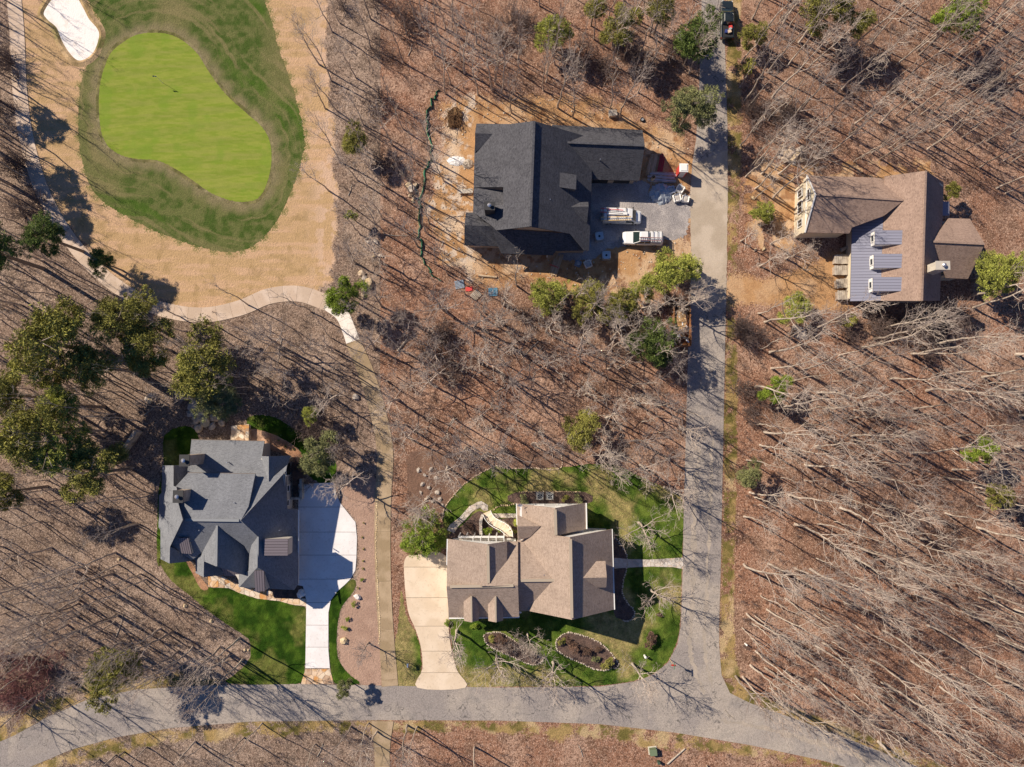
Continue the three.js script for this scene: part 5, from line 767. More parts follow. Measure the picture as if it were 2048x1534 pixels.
pile([[371, 1211, 0.3], [423, 1242, 0.26], [490, 1300, 0.2], [497, 1300, 0.2], [238, 1118, 0.25]], 'small tan stone on the leaves left of the grey house lawn', 'stones left of the lawn', mRock[1]);
// mulch bed rocks by the curved walk, individually visible
pile([[838, 940, 0.35], [850, 950, 0.3], [862, 938, 0.35], [872, 955, 0.3], [845, 968, 0.35], [858, 975, 0.3], [875, 985, 0.35], [880, 998, 0.3], [866, 1002, 0.3], [885, 1010, 0.3], [842, 985, 0.25], [852, 1000, 0.3]], 'grey rock in the mulch left of the curved stone walk', 'rocks in the mulch', mRock[2]);
{ // loose rubble on the building plot
  const g = new Geo(), k = rng(313); for (let i = 0, n = 0; i < 6000 && n < 520; i++) { const px = rr(855, 1390, k), py = rr(190, 585, k); if (!inPoly(px, py, CLAY_A) || inPoly(px, py, GRAVEL) || (px > 930 && px < 1300 && py > 240 && py < 500)) continue; if (px > 945 && k() < 0.5) continue; const p = at(px, py), r = rr(0.05, 0.15, k); g.blob(V(p.x, r * 0.3, p.z), r, r * 0.6, r * rr(0.7, 1.2, k), k, 0.5, 0); n++; }
  const o = thing('rubble', 'loose pale rubble scattered over the dirt round the charcoal house', 'rubble'); part('stones', g.build(), stoneMap([0.42, 0.34, 0.25], [0.58, 0.49, 0.39], 71), o).userData.kind = 'stuff'; o.userData.kind = 'stuff';
}
// stone edgings, small stones joined
function edging(P, label, r = 0.16, mat = mEdge, closed = false) { const g = new Geo(), W = P.map((q) => at(...q)), c = new THREE.CatmullRomCurve3(W, closed), n = Math.round(c.getLength() / (r * 2.1)); for (let i = 0; i < n; i++) { const p = c.getPointAt(i / n); g.blob(V(p.x + rr(-0.06, 0.06, q4), r * 0.45, p.z + rr(-0.06, 0.06, q4)), r * rr(0.7, 1.25, q4), r * rr(0.6, 0.9, q4), r * rr(0.7, 1.2, q4), q4, 0.4, 0); } const o = thing('stone_edging', label, 'edging', 'stone edgings'); part('stones', g.build(), mat, o).userData.kind = 'stuff'; }
edging(BED2, 'pale stone edging round the large front bed', 0.13, mEdge, true); edging(BED1, 'pale stone edging round the small front bed', 0.12, mEdge, true); edging([[1232, 1076], [1242.5, 1090], [1254, 1111], [1253.6, 1134], [1247, 1160], [1245, 1186], [1254, 1204], [1266, 1218], [1269, 1225], [1263.6, 1238], [1253, 1242.6], [1242.5, 1238]], 'pale stone edging curving in the shade east of the tan house', 0.13);
edging([[884, 1040], [890, 1015], [905, 993], [933, 965], [962, 946], [993, 932], [1018, 937], [1060, 936], [1122, 935], [1123, 908]], 'stone edging along the curved top of the back lawn', 0.12, mRock[0]); edging([[1040, 984], [1100, 983], [1165, 984]], 'stone edging behind the air conditioners', 0.12, mRock[1]); edging([[757, 960], [753, 1050], [753, 1120], [756, 1180], [760, 1240], [758, 1290]], 'scattered pale stones along the left side of the gravelly path', 0.13, mRock[1]); edging([[988, 1018], [1000, 1012], [1020, 1010], [1034, 1004]], 'rough stone edging of the leaf-filled back bed', 0.14, mRock[1]);
// ---------- garden and street things ----------
for (const [x, y, lab] of [[1080, 993, 'left air conditioner unit behind the tan house'], [1100, 993, 'right air conditioner unit behind the tan house']]) {
  const o = thing('air_conditioner', lab, 'air conditioner', 'air conditioners', at(x, y, 0.7).setY(0)); part('casing', new Geo().rod(V(0, 0.05, 0), V(0, 0.85, 0), 0.45, 0.43, 14).build(), M([0.36, 0.38, 0.38], 0.6), o); part('pad', new Geo().box(V(0, 0.03, 0), 1.1, 0.06, 1.1).build(), mPale, o); part('fan_well', new Geo().rod(V(0, 0.855, 0), V(0, 0.87, 0), 0.36, 0.36, 16).build(), mBlackPlastic, o);
  const g = new Geo(); for (let i = 0; i < 4; i++) { const a = i * 1.571; g.bar(V(0, 0.885, 0), V(Math.cos(a) * 0.34, 0.885, Math.sin(a) * 0.34), 0.14, 0.02); } part('fan_blades', g.build(), M([0.25, 0.26, 0.27], 0.5), o); const tor = new THREE.TorusGeometry(0.39, 0.04, 6, 20); tor.rotateX(Math.PI / 2); tor.translate(0, 0.88, 0); part('rim', tor, M([0.5, 0.52, 0.52], 0.5), o);
}
{ // garden stairs
  const o = thing('garden_stairs', 'pale stone stairs curving down to the back deck of the tan house', 'stairs'); const pts = [[974, 1024], [978, 1032], [986, 1040], [996, 1045], [1008, 1050], [1016, 1058], [1017, 1068]].map((q) => at(...q)), c = new THREE.CatmullRomCurve3(pts), n = 14;
  for (let i = 0; i < n; i++) { const p = c.getPointAt((i + 0.5) / n), t = c.getTangentAt((i + 0.5) / n), h = 0.12 + i * 0.16; part('step', new Geo().box(V(p.x, h / 2, p.z), c.getLength() / n + 0.02, h, 1.1, Math.atan2(-t.z, t.x)).build(), mFlag[i % 2 ? 1 : 3], o); }
  for (const s of [-1, 1]) { const g = new Geo(); let last; for (let i = 0; i <= 8; i++) { const p = c.getPointAt(i / 8), t = c.getTangentAt(i / 8), q = V(p.x - t.z * 0.6 * s, 0.9 + i / 8 * 2.2, p.z + t.x * 0.6 * s); if (i) g.bar(last, q, 0.07, 0.05); last = q; g.bar(V(q.x, q.y - 0.9, q.z), q, 0.06, 0.06); } part('handrail', g.build(), mWhite, o); }
}
{ const o = thing('retaining_wall', 'pale curved stone retaining wall beside the garden stairs', 'wall'); const pts = [[966, 1028], [962, 1040], [962, 1056], [962, 1068]].map((q) => at(...q)), c = new THREE.CatmullRomCurve3(pts), n = 9; for (let i = 0; i < n; i++) for (let l = 0; l < 3; l++) { const p = c.getPointAt((i + 0.5) / n), t = c.getTangentAt((i + 0.5) / n); part('wall_stone', new Geo().box(V(p.x, 0.14 + l * 0.27, p.z), c.getLength() / n - 0.03, 0.25, 0.4 + rr(-0.04, 0.04, q4), Math.atan2(-t.z, t.x)).build(), mGreyFlag[(i + l) % 4], o); } }
{ // long stone wall in the west wood
  const o = thing('stone_wall', 'low grey stone wall casting a dark shadow in the west woods', 'wall'); const a = at(248, 911), b = at(283, 862), L = a.distanceTo(b), d = b.clone().sub(a).normalize(), turn = Math.atan2(-d.z, d.x), n = 9; for (let l = 0; l < 5; l++) for (let i = 0; i < n; i++) { const p = a.clone().addScaledVector(d, (i + 0.5 + (l % 2) * 0.25) * L / n); part('wall_stone', new Geo().box(V(p.x, 0.17 + l * 0.33, p.z), L / n - 0.03, 0.31, 0.5 + rr(-0.05, 0.05, q4), turn).build(), mRock[2 * ((i + l) % 2)], o); }
}
{ // terrace parapet of the grey house
  const o = thing('terrace_wall', 'short stone parapet at the right side of the flagstone terrace', 'wall'); const a = at(499, 850), b = at(499, 882); for (let i = 0; i < 5; i++) for (let l = 0; l < 3; l++) part('wall_stone', new Geo().box(V(a.x, 0.15 + l * 0.28, a.z + (b.z - a.z) * (i + 0.5) / 5), 0.45, 0.27, (b.z - a.z) / 5 - 0.02).build(), mFlag[(i * 2 + l) % 5], o);
}
function post(name, label, cat, p, h, build) { const o = thing(name, label, cat, null, p); part('post', new Geo().rod(V(0, 0, 0), V(0, h, 0), 0.05, 0.05, 8).build(), mTimber[0], o); build(o, h); return o; }
post('mailbox', 'blue-topped mailbox on the grass left of the tan driveway', 'mailbox', at(818, 1325), 1.1, (o, h) => { part('box', new Geo().box(V(0, h + 0.05, 0), 0.24, 0.2, 0.5).rod(V(0, h + 0.15, -0.25), V(0, h + 0.15, 0.25), 0.12, 0.12, 10).build(), M([0.18, 0.24, 0.36], 0.5), o); part('flag', new Geo().box(V(0.15, h + 0.2, 0.05), 0.02, 0.16, 0.08).build(), mRedPlastic, o); });
post('stop_sign', 'stop sign post at the road corner casting a T-shaped shadow', 'sign', at(1339, 1318), 2.1, (o, h) => {
  const g = new Geo(), n = 8, A = [], B = []; for (let i = 0; i < n; i++) { const a = (i + 0.5) / n * 6.2832; A.push(V(Math.cos(a) * 0.38, h + 0.35 + Math.sin(a) * 0.38, 0.06)); B.push(V(A[i].x, A[i].y, 0.04)); } for (let i = 1; i < n - 1; i++) { g.tri(A[0], A[i], A[i + 1]); g.tri(B[0], B[i + 1], B[i]); } for (let i = 0; i < n; i++) g.quad(A[i], B[i], B[(i + 1) % n], A[(i + 1) % n]); part('sign_plate', g.build(), M([0.55, 0.03, 0.03], 0.5), o);
  part('street_name_blade', new Geo().box(V(0, h + 0.85, 0), 0.04, 0.18, 0.9).build(), M([0.03, 0.2, 0.1], 0.5), o);
});
{ const o = thing('utility_marker', 'white utility post on the front lawn by the leaning tree', 'post', null, at(1289, 1311)); part('post', new Geo().rod(V(0, 0, 0), V(0, 0.9, 0), 0.16, 0.16, 10).build(), mWhite, o); part('cap', new Geo().rod(V(0, 0.9, 0), V(0, 1.02, 0), 0.18, 0.08, 10).build(), mWhite, o); }
{ const o = thing('utility_marker', 'small white marker post at the edge of the southeast woods', 'post', null, at(1490, 1287)); part('post', new Geo().rod(V(0, 0, 0), V(0, 0.8, 0), 0.12, 0.12, 8).build(), mWhite, o); part('cap', new Geo().rod(V(0, 0.8, 0), V(0, 0.9, 0), 0.14, 0.06, 8).build(), mWhite, o); }
{ const o = thing('transformer_box', 'green transformer box on the bank south of the junction', 'utility box', null, at(1306, 1503, 0.4).setY(0), 0.1); part('cabinet', new Geo().box(V(0, 0.4, 0), 0.9, 0.75, 0.8).build(), M([0.13, 0.18, 0.10], 0.6), o); part('lid', new Geo().box(V(0, 0.8, 0), 0.96, 0.06, 0.86).build(), M([0.16, 0.21, 0.12], 0.6), o); part('pad', new Geo().box(V(0, 0.03, 0), 1.2, 0.06, 1.1).build(), mPale, o); }
{ const o = thing('cable_pedestal', 'small dark green cable pedestal beside the transformer box', 'utility box', null, at(1316, 1522).setY(0)); part('cabinet', new Geo().box(V(0, 0.35, 0), 0.3, 0.7, 0.3).build(), M([0.05, 0.09, 0.06], 0.6), o); part('cap', new Geo().box(V(0, 0.72, 0), 0.34, 0.06, 0.34).build(), M([0.06, 0.1, 0.07], 0.6), o); }
{ // flagstick
  const o = thing('golf_flag', 'thin flagstick with a small blue flag on the putting green', 'flag', null, at(326, 166)); part('pole', new Geo().rod(V(0, 0, 0), V(0, 2.2, 0), 0.025, 0.02, 6).build(), mWhite, o); const g = new Geo(); for (let i = 0; i < 5; i++) { const x = (k) => -k * 0.1, z = (k) => 0.05 * Math.sin(k * 1.4); g.quad(V(x(i), 1.85, z(i)), V(x(i + 1), 1.85, z(i + 1)), V(x(i + 1), 2.18, z(i + 1)), V(x(i), 2.18, z(i))); } const m = M([0.08, 0.2, 0.42], 0.8); m.side = THREE.DoubleSide; part('flag', g.build(), m, o); part('cup', new Geo().rod(V(0, 0.035, 0), V(0, 0.04, 0), 0.07, 0.07, 10).build(), mBlackPlastic, o);
}
// porch of the brown house: weathered board sections
[[1684, 518, 0, 26, 'upper'], [1684, 540, 0, 30, 'middle'], [1688, 566, 0.1, 24, 'lower'], [1690, 590, 0, 22, 'lowest']].forEach(([x, y, t, , w]) => { const o = thing('porch_step', `${w} weathered board section of the porch along the brown house`, 'steps', 'porch sections', at(x, y, 1).setY(0), t); for (let i = 0; i < 7; i++) part('board', new Geo().box(V(-0.9 + i * 0.3, 0.9 + (i % 2) * 0.015, 0), 0.26, 0.06, 1.35 + rr(-0.1, 0.1, q4)).build(), mGreyWood, o); part('support', new Geo().box(V(0, 0.44, 0), 1.9, 0.86, 1.1).build(), mStone, o); });
log(1690, 497, 0.4, 1.6, 0.3, mGreyWood, 'weathered log at the top of the brown house porch');
// culvert and fallen branches
const fb = rng(808); [[560, 700], [760, 650], [1060, 700], [1290, 800], [1620, 720], [1700, 1000], [1560, 1150], [1850, 1200], [1750, 180], [1950, 250], [820, 100], [980, 120], [120, 1180], [240, 1250], [300, 820], [900, 850], [1000, 780], [1460, 1430], [640, 1500], [1160, 1500], [700, 380], [790, 470]].forEach(([x, y]) => { const o = thing('fallen_branch', 'fallen bare branch lying on the leaf litter', 'branch', 'fallen branches', at(x, y).setY(0), fb() * 6.28), g = new Geo(), L = rr(1.5, 3.6, fb); g.rod(V(-L / 2, 0.07, 0), V(0, 0.1, 0.12), 0.06, 0.045, 5).rod(V(0, 0.1, 0.12), V(L / 2, 0.06, 0), 0.045, 0.02, 5); part('stem', g.build(), mGreyWood, o); const k = new Geo(); for (let i = 0; i < 4; i++) { const t = rr(-0.2, 0.4, fb); k.rod(V(L * t, 0.1, 0.06), V(L * t + rr(0.3, 0.8, fb), rr(0.1, 0.4, fb), rr(-0.7, 0.7, fb)), 0.025, 0.012, 4); } part('twigs', k.build(), mGreyWood, o); });
// ---------- trees ----------
class Wood { // tapered, jointed branches in one smooth mesh
  constructor() { this.p = []; this.i = []; }
  path(pts, rad, n) {
    const base = this.p.length / 3;
    for (let k = 0; k < pts.length; k++) {
      const d = pts[Math.min(k + 1, pts.length - 1)].clone().sub(pts[Math.max(k - 1, 0)]).normalize(), s = V().crossVectors(d, Math.abs(d.y) > 0.9 ? V(1, 0, 0) : V(0, 1, 0)).normalize(), u = V().crossVectors(d, s);
      for (let j = 0; j < n; j++) { const a = j / n * 6.28319; this.p.push(pts[k].x + (s.x * Math.cos(a) + u.x * Math.sin(a)) * rad[k], pts[k].y + (s.y * Math.cos(a) + u.y * Math.sin(a)) * rad[k], pts[k].z + (s.z * Math.cos(a) + u.z * Math.sin(a)) * rad[k]); }
      if (k) for (let j = 0; j < n; j++) { const a = base + (k - 1) * n + j, b = base + (k - 1) * n + (j + 1) % n; this.i.push(a, b, a + n, b, b + n, a + n); }
    }
  }
  build() { const g = new THREE.BufferGeometry(); g.setAttribute('position', new THREE.Float32BufferAttribute(this.p, 3)); g.setIndex(this.i); g.computeVertexNormals(); const uv = new Float32Array(this.p.length / 3 * 2); for (let k = 0; k < uv.length / 2; k++) { uv[2 * k] = (this.p[3 * k] + this.p[3 * k + 2]) * 0.8; uv[2 * k + 1] = this.p[3 * k + 1] * 0.3; } g.setAttribute('uv', new THREE.BufferAttribute(uv, 2)); return g; }
}
const unit = (r) => { const a = r() * 6.28319, z = r() * 2 - 1, q = Math.sqrt(1 - z * z); return V(q * Math.cos(a), z, q * Math.sin(a)); };
function limb(w, p, d, len, r, depth, q, o) {
  const seg = depth === 0 ? 5 : depth === 1 ? 4 : depth === 2 ? 2 : 1, pts = [p.clone()], rad = [r], dir = d.clone(), tip = depth === 3 ? 0.5 : 0.28;
  for (let k = 1; k <= seg; k++) { dir.addScaledVector(unit(q), o.crook * (depth === 0 ? 0.75 : 1)).add(V(0, o.lift * (depth < 2 ? 1 : 0.5), 0)).normalize(); pts.push(pts[k - 1].clone().addScaledVector(dir, len / seg * rr(0.8, 1.2, q))); rad.push(Math.max(0.011, r * (1 - (1 - tip) * k / seg))); }
  w.path(pts, rad, depth === 0 ? 5 : depth === 1 ? 4 : 3);
  if (depth >= 3) return;
  const n = Math.round((depth === 0 ? o.n1 : depth === 1 ? o.n2 : o.n3) * rr(0.75, 1.25, q));
  for (let c = 0; c < n; c++) {
    const t = depth === 0 ? rr(0.28, 1, q) : rr(0.2, 1, q), f = t * seg, k = Math.min(seg - 1, Math.floor(f)), s = pts[k].clone().lerp(pts[k + 1], f - k), rs = rad[k] + (rad[k + 1] - rad[k]) * (f - k);
    const cd = pts[k + 1].clone().sub(pts[k]).normalize(), off = unit(q).cross(cd).normalize(); const nd = cd.multiplyScalar(rr(0.45, 0.95, q)).addScaledVector(off, rr(0.5, 0.95, q)).add(V(0, 0.18, 0)).normalize();
    limb(w, s, nd, len * (depth === 0 ? rr(0.35, 0.62, q) * (1.25 - t * 0.5) : rr(0.35, 0.65, q)), Math.max(0.014, rs * rr(0.55, 0.8, q)), depth + 1, q, o);
  }
}
function growBare(seed, o) {
  const q = rng(seed), T = new Wood(), C = new Wood(), H = o.h, n = 10, pts = [V(0, -0.2, 0)], rad = [o.r * 1.35], lean = unit(q).multiplyScalar(o.sway); const wob = V();
  for (let k = 1; k <= n; k++) { const t = k / n; wob.addScaledVector(unit(q), o.sway * 0.35); wob.y = 0; pts.push(V(lean.x * t * t * 2 + wob.x, H * t * o.stem, lean.z * t * t * 2 + wob.z)); rad.push(o.r * (1 - 0.72 * t) * (k === 1 ? 1.02 : 1)); }
  T.path(pts, rad, 7);
  for (let c = 0; c < o.n0; c++) {
    const t = o.first + (1 - o.first) * Math.pow((c + rr(0.1, 0.9, q)) / o.n0, 0.85), f = t * n, k = Math.min(n - 1, Math.floor(f)), s = pts[k].clone().lerp(pts[k + 1], f - k), rs = rad[k] + (rad[k + 1] - rad[k]) * (f - k), a = c * 2.4 + rr(-0.6, 0.6, q), up = o.up + t * 0.55;
    limb(C, s, V(Math.cos(a), up, Math.sin(a)).normalize(), H * o.spread * (1.2 - t * 0.65) * rr(0.75, 1.2, q), rs * rr(0.42, 0.68, q), 0, q, o);
  }
  for (let c = 0; c < 3; c++) limb(C, pts[n].clone(), V(rr(-0.5, 0.5, q), 1, rr(-0.5, 0.5, q)).normalize(), H * rr(0.14, 0.22, q), rad[n] * 0.9, 0, q, o);
  return [T.build(), C.build()];
}
const barkTex = tex(256, 256, (x, y, c) => { const n = fbm(x / 16, y / 64, 4, 16), s = speck(); mixc(c, [0.24, 0.19, 0.155], [0.46, 0.39, 0.33], sm(n, 0.3, 0.7)); const k = 0.85 + 0.3 * s; c[0] *= k; c[1] *= k; c[2] *= k; }, [1, 1]);
const barkPale = tex(256, 256, (x, y, c) => { const n = fbm(x / 16, y / 32, 4, 16), s = speck(); mixc(c, [0.38, 0.31, 0.25], [0.62, 0.54, 0.46], sm(n, 0.3, 0.7)); const k = 0.88 + 0.24 * s; c[0] *= k; c[1] *= k; c[2] *= k; }, [1, 1]);
const mBark = MT(barkTex, 0.95), mPaleBark = MT(barkPale, 0.95), mGreyTwig = M([0.36, 0.30, 0.27], 0.95), mPaleTwig = M([0.56, 0.47, 0.40], 0.95), mBrushTwig = M([0.20, 0.15, 0.135], 0.95), mRedTwig = M([0.29, 0.145, 0.135], 0.95);
const hold = new THREE.Group(); // prototypes, never added to the scene
function proto(kindName, mats, geos, names) { const o = new THREE.Group(); o.userData.kindName = kindName; geos.forEach((g, i) => part(names[i], g, mats[i], o)); hold.add(o); return o; }
const tall = [], wide = [], slim = [];
for (let k = 0; k < 9; k++) tall.push(proto('bare_tree', k % 3 ? [mPaleBark, mPaleTwig] : [mBark, mGreyTwig], growBare(100 + k, { h: 17.5, r: 0.155, stem: 0.8, first: 0.36 + (k % 3) * 0.07, n0: 10, n1: 4.4, n2: 2.7, n3: 0.5, up: 0.88, spread: 0.27, crook: 0.19, lift: 0.10, sway: 0.5 }), ['trunk', 'crown']));
for (let k = 0; k < 6; k++) wide.push(proto('bare_tree', k % 2 ? [mPaleBark, mPaleTwig] : [mBark, mGreyTwig], growBare(200 + k, { h: 12, r: 0.21, stem: 0.7, first: 0.3, n0: 9, n1: 5.5, n2: 4, n3: 1.8, up: 0.35, spread: 0.38, crook: 0.33, lift: 0.08, sway: 0.4 }), ['trunk', 'crown']));
for (let k = 0; k < 4; k++) slim.push(proto('bare_sapling', [mPaleBark, mGreyTwig], growBare(300 + k, { h: 10, r: 0.085, stem: 0.86, first: 0.38, n0: 8, n1: 3.4, n2: 2.2, n3: 0.6, up: 1, spread: 0.17, crook: 0.2, lift: 0.1, sway: 0.4 }), ['trunk', 'crown']));
// bare thicket shrub
function growBrush(seed, h, n) { const q = rng(seed), w = new Wood(), o = { crook: 0.35, lift: 0.12, n1: 4.5, n2: 2.6, n3: 0 }; for (let k = 0; k < n; k++) { const a = q() * 6.28; limb(w, V(Math.cos(a) * rr(0, 0.35, q), -0.05, Math.sin(a) * rr(0, 0.35, q)), V(Math.cos(a) * rr(0.3, 0.9, q), 1, Math.sin(a) * rr(0.3, 0.9, q)).normalize(), h * rr(0.6, 1.1, q), 0.032, 0, q, o); } return w.build(); }
const brushGeos = [0, 1, 2, 3].map((k) => growBrush(400 + k, 2.1, 15));
const brush = brushGeos.map((g) => proto('bare_shrub', [mBrushTwig], [g], ['branches'])), redBrush = brushGeos.slice(0, 2).map((g) => proto('bare_shrub', [mRedTwig], [g], ['branches'])), paleBrush = brushGeos.slice(2).map((g) => proto('bare_shrub', [mGreyTwig], [g], ['branches']));
// leafy crowns: many small folded leaf sprays in clumps
function leafCrown(seed, lobes, clumps, per, size, rad, flat = 0.35) { // unit-radius crown of several lobes
  const q = rng(seed), P = [], I = [], C = [], L0 = [];
  for (let k = 0; k < lobes; k++) { const a = k * 2.4 + rr(-0.5, 0.5, q), d = k ? rr(0.3, 0.72, q) : 0.1; L0.push([V(Math.cos(a) * d, k ? rr(-0.45, 0.35, q) : 0.35, Math.sin(a) * d), rr(0.26, 0.46, q), rr(0.8, 1.2, q)]); }
  for (let c = 0; c < clumps; c++) {
    const [lc, lr, lt] = L0[c % lobes], d = unit(q), cc = lc.clone().addScaledVector(V(d.x, d.y * 0.6 + 0.1, d.z), lr * Math.cbrt(rr(0.15, 1.25, q))), cr = rad * rr(0.5, 1.5, q), tone = lt * rr(0.75, 1.25, q);
    for (let s = 0; s < per; s++) {
      const e = unit(q).multiplyScalar(cr * Math.cbrt(q())); e.y *= 0.5; const p = cc.clone().add(e), a = unit(q).addScaledVector(e, 1.1 / cr); a.y = a.y * flat + 0.12; a.normalize(); const b = unit(q).cross(a).normalize(), L = size * rr(0.7, 1.7, q), W = L * rr(0.16, 0.3, q), n = P.length / 3, t = tone * rr(0.7, 1.3, q), up = V(0, L * 0.12, 0);
      for (const v of [p.clone().addScaledVector(a, -L / 2), p.clone().addScaledVector(b, W / 2).add(up), p.clone().addScaledVector(a, L / 2), p.clone().addScaledVector(b, -W / 2).add(up)]) { P.push(v.x, v.y, v.z); C.push(t, t * rr(0.97, 1.03, q), t * rr(0.8, 1.2, q)); }
      I.push(n, n + 1, n + 2, n, n + 2, n + 3);
    }
  }
  const g = new THREE.BufferGeometry(); g.setAttribute('position', new THREE.Float32BufferAttribute(P, 3)); g.setAttribute('color', new THREE.Float32BufferAttribute(C, 3)); g.setIndex(I); g.computeVertexNormals(); return g;
}
const leafMat = (c) => { const m = new THREE.MeshStandardMaterial({ roughness: 0.9, vertexColors: true, side: THREE.DoubleSide }); m.color.setRGB(...c); return m; };
const LEAF = { olive: leafMat([0.30, 0.285, 0.065]), bright: leafMat([0.24, 0.32, 0.035]), dark: leafMat([0.15, 0.205, 0.045]), yellow: leafMat([0.36, 0.38, 0.075]), sage: leafMat([0.26, 0.27, 0.11]), russet: leafMat([0.17, 0.10, 0.07]) };
const crownGeos = [0, 1, 2, 3, 4].map((k) => leafCrown(500 + k, 7 + k % 3, 300, 62, 0.062, 0.12)), smallGeos = [0, 1, 2].map((k) => leafCrown(600 + k, 4, 60, 30, 0.17, 0.2));
function everTrunk(seed) { const q = rng(seed), w = new Wood(); w.path([V(0, 0, 0), V(0.01, 0.5, 0), V(0, 1, 0.01)], [0.03, 0.024, 0.01], 6); for (let k = 0; k < 16; k++) { const a = q() * 6.28, t = rr(0.5, 0.98, q); w.path([V(0, t, 0), V(Math.cos(a) * 0.1, t + 0.03, Math.sin(a) * 0.1), V(Math.cos(a) * 0.22, t + 0.07, Math.sin(a) * 0.22)], [0.008, 0.005, 0.002], 3); } return w.build(); }
const everTrunks = [everTrunk(1), everTrunk(2)];
let everN = 0;
function evergreen(px, py, rpx, hMid, tone, label, category = 'tree', grp, name = 'evergreen_tree', thin = 1) {
  const p = at(px, py, hMid), r = rpx / 14 * (rpx > 20 ? 1.22 : 1.05), k = everN++, o = thing(name, label, category, grp, V(p.x, 0, p.z), k * 1.9), top = hMid + r * 0.6;
  const t = part('trunk', everTrunks[k % 2], mBark, o); t.scale.set(top * 0.75, top, top * 0.75);
  const c = part('crown', r > 1.4 ? crownGeos[k % 5] : smallGeos[k % 3], LEAF[tone], o); c.position.y = hMid; c.scale.set(r * rr(0.9, 1.1), Math.min(hMid * 0.95, r * 1.15), r * rr(0.9, 1.1));
  return o;
}
// ----- surveyed and filled-in positions -----
const spots = [];   // {x,z,zone}
function crop(ox, oy, s, list, zoneName) { for (const [a, b] of list) { const p = at(ox + a / s, oy + b / s); spots.push({ x: p.x, z: p.z, zone: zoneName }); } }
crop(1450, 700, 3.425, [[630, 290], [850, 470], [240, 650], [1090, 475], [870, 615], [1010, 865], [430, 990], [170, 975], [130, 1140], [480, 1195], [920, 1350], [830, 1395], [1280, 25], [1760, 185], [1290, 405], [1600, 590], [1560, 820], [690, 405], [530, 515], [345, 405], [320, 125], [520, 145], [620, 660], [440, 680], [740, 800], [550, 785], [270, 560], [790, 1080], [780, 150], [870, 590], [1500, 870], [1380, 280], [1130, 200], [1040, 1040], [1340, 1290], [1600, 1400], [1180, 1270]], 'east');
crop(1480, 310, 3.6, [[1035, 1250], [965, 1320], [880, 1385], [1400, 1355], [1675, 1010], [1675, 900], [1245, 1435], [1680, 1100], [550, 1245], [215, 1420]], 'east');
crop(1300, 1080, 2.738, [[515, 135], [650, 130], [795, 155], [1150, 40], [1070, 75], [1065, 340], [530, 405], [680, 510], [580, 610], [550, 685], [470, 745], [510, 750], [630, 700], [900, 575], [945, 565], [1210, 655], [990, 865], [1205, 850], [1270, 780], [1430, 660], [1900, 520], [640, 380], [740, 320], [880, 160]], 'east');
crop(0, 1080, 3.378, [[1170, 620], [1085, 600], [795, 505], [455, 570], [520, 610], [820, 690], [1490, 720], [1550, 780], [1640, 805], [1620, 660], [1205, 750], [1290, 810], [760, 230], [780, 85], [530, 400], [530, 430], [480, 480], [350, 50]], 'southwest');
crop(0, 1080, 3.378, [[1320, 1360], [1650, 1335], [840, 1430], [670, 1480], [2370, 1260], [2550, 1290], [2750, 1250], [2820, 1260]], 'south');
crop(580, 0, 3.408, [[550, 130], [885, 190], [285, 215], [200, 440], [280, 550], [775, 425], [1280, 645], [1380, 620], [1440, 640], [1400, 570], [1270, 300], [1925, 800], [1825, 735], [1510, 770], [1050, 1235], [960, 1090], [340, 1105], [265, 1300], [630, 1490], [460, 1230], [320, 755], [240, 740], [1745, 560], [1700, 40], [500, 850]], 'north');
crop(1180, 0, 2.36, [[140, 555], [775, 785], [780, 890], [865, 935], [810, 820], [890, 820], [765, 90], [915, 105], [1840, 790], [840, 340], [860, 460], [1000, 520], [1420, 430], [1190, 420], [1300, 330]], 'northeast');
crop(500, 480, 4.09, [[1545, 960], [1480, 1180], [1840, 710], [1880, 1000], [1080, 190], [860, 190], [330, 1100], [700, 1300], [260, 880]], 'middle');
crop(1000, 520, 4.09, [[1105, 420], [700, 1010], [660, 640], [90, 720], [140, 1310], [1100, 1170], [1270, 1190], [390, 880], [660, 830], [870, 1290], [1100, 1480], [30, 375], [20, 520], [380, 590]], 'middle');
const NO = [ROAD, GREEN, ROUGH, BUNKER, DRIVE_D, LAWN_D, LAWN_D2, LAWN_D3, LAWN_D4, LAWN_C, DRIVE_C, GRASS_C2, CLAY_A, CLAY_B, MULCH_D, FAIRWAY, [[940, 230], [1300, 235], [1300, 520], [930, 520]], [[1560, 330], [1990, 330], [1990, 640], [1660, 640], [1560, 500]], [[300, 830], [620, 830], [620, 1200], [300, 1200]], [[1440, -60], [1475, -60], [1475, 1400], [1440, 1400]], [[700, 680], [740, 680], [790, 900], [785, 1372], [750, 1372], [745, 900]], [[1455, 420], [1600, 430], [1600, 620], [1455, 620]], [[745, 1440], [785, 1440], [785, 1600], [745, 1600]]];
const free = (px, py) => !NO.some((P) => inPoly(px, py, P));
const fR = rng(77);
function fill(zoneName, P, n, gap) {
  const xs = P.map((q) => q[0]), ys = P.map((q) => q[1]), x0 = Math.min(...xs), x1 = Math.max(...xs), y0 = Math.min(...ys), y1 = Math.max(...ys);
  for (let t = 0, k = 0; t < 6000 && k < n; t++) { const px = rr(x0, x1, fR), py = rr(y0, y1, fR); if (!inPoly(px, py, P) || !free(px, py)) continue; const p = at(px, py); if (spots.some((s) => Math.hypot(s.x - p.x, s.z - p.z) < gap)) continue; spots.push({ x: p.x, z: p.z, zone: zoneName }); k++; }
}
fill('east', [[1478, 640], [2050, 600], [2060, 1560], [1900, 1545], [1480, 1380]], 34, 3.4);
fill('northeast', [[1480, -40], [2060, -40], [2060, 420], [1900, 400], [1850, 330], [1480, 300]], 44, 3.4);
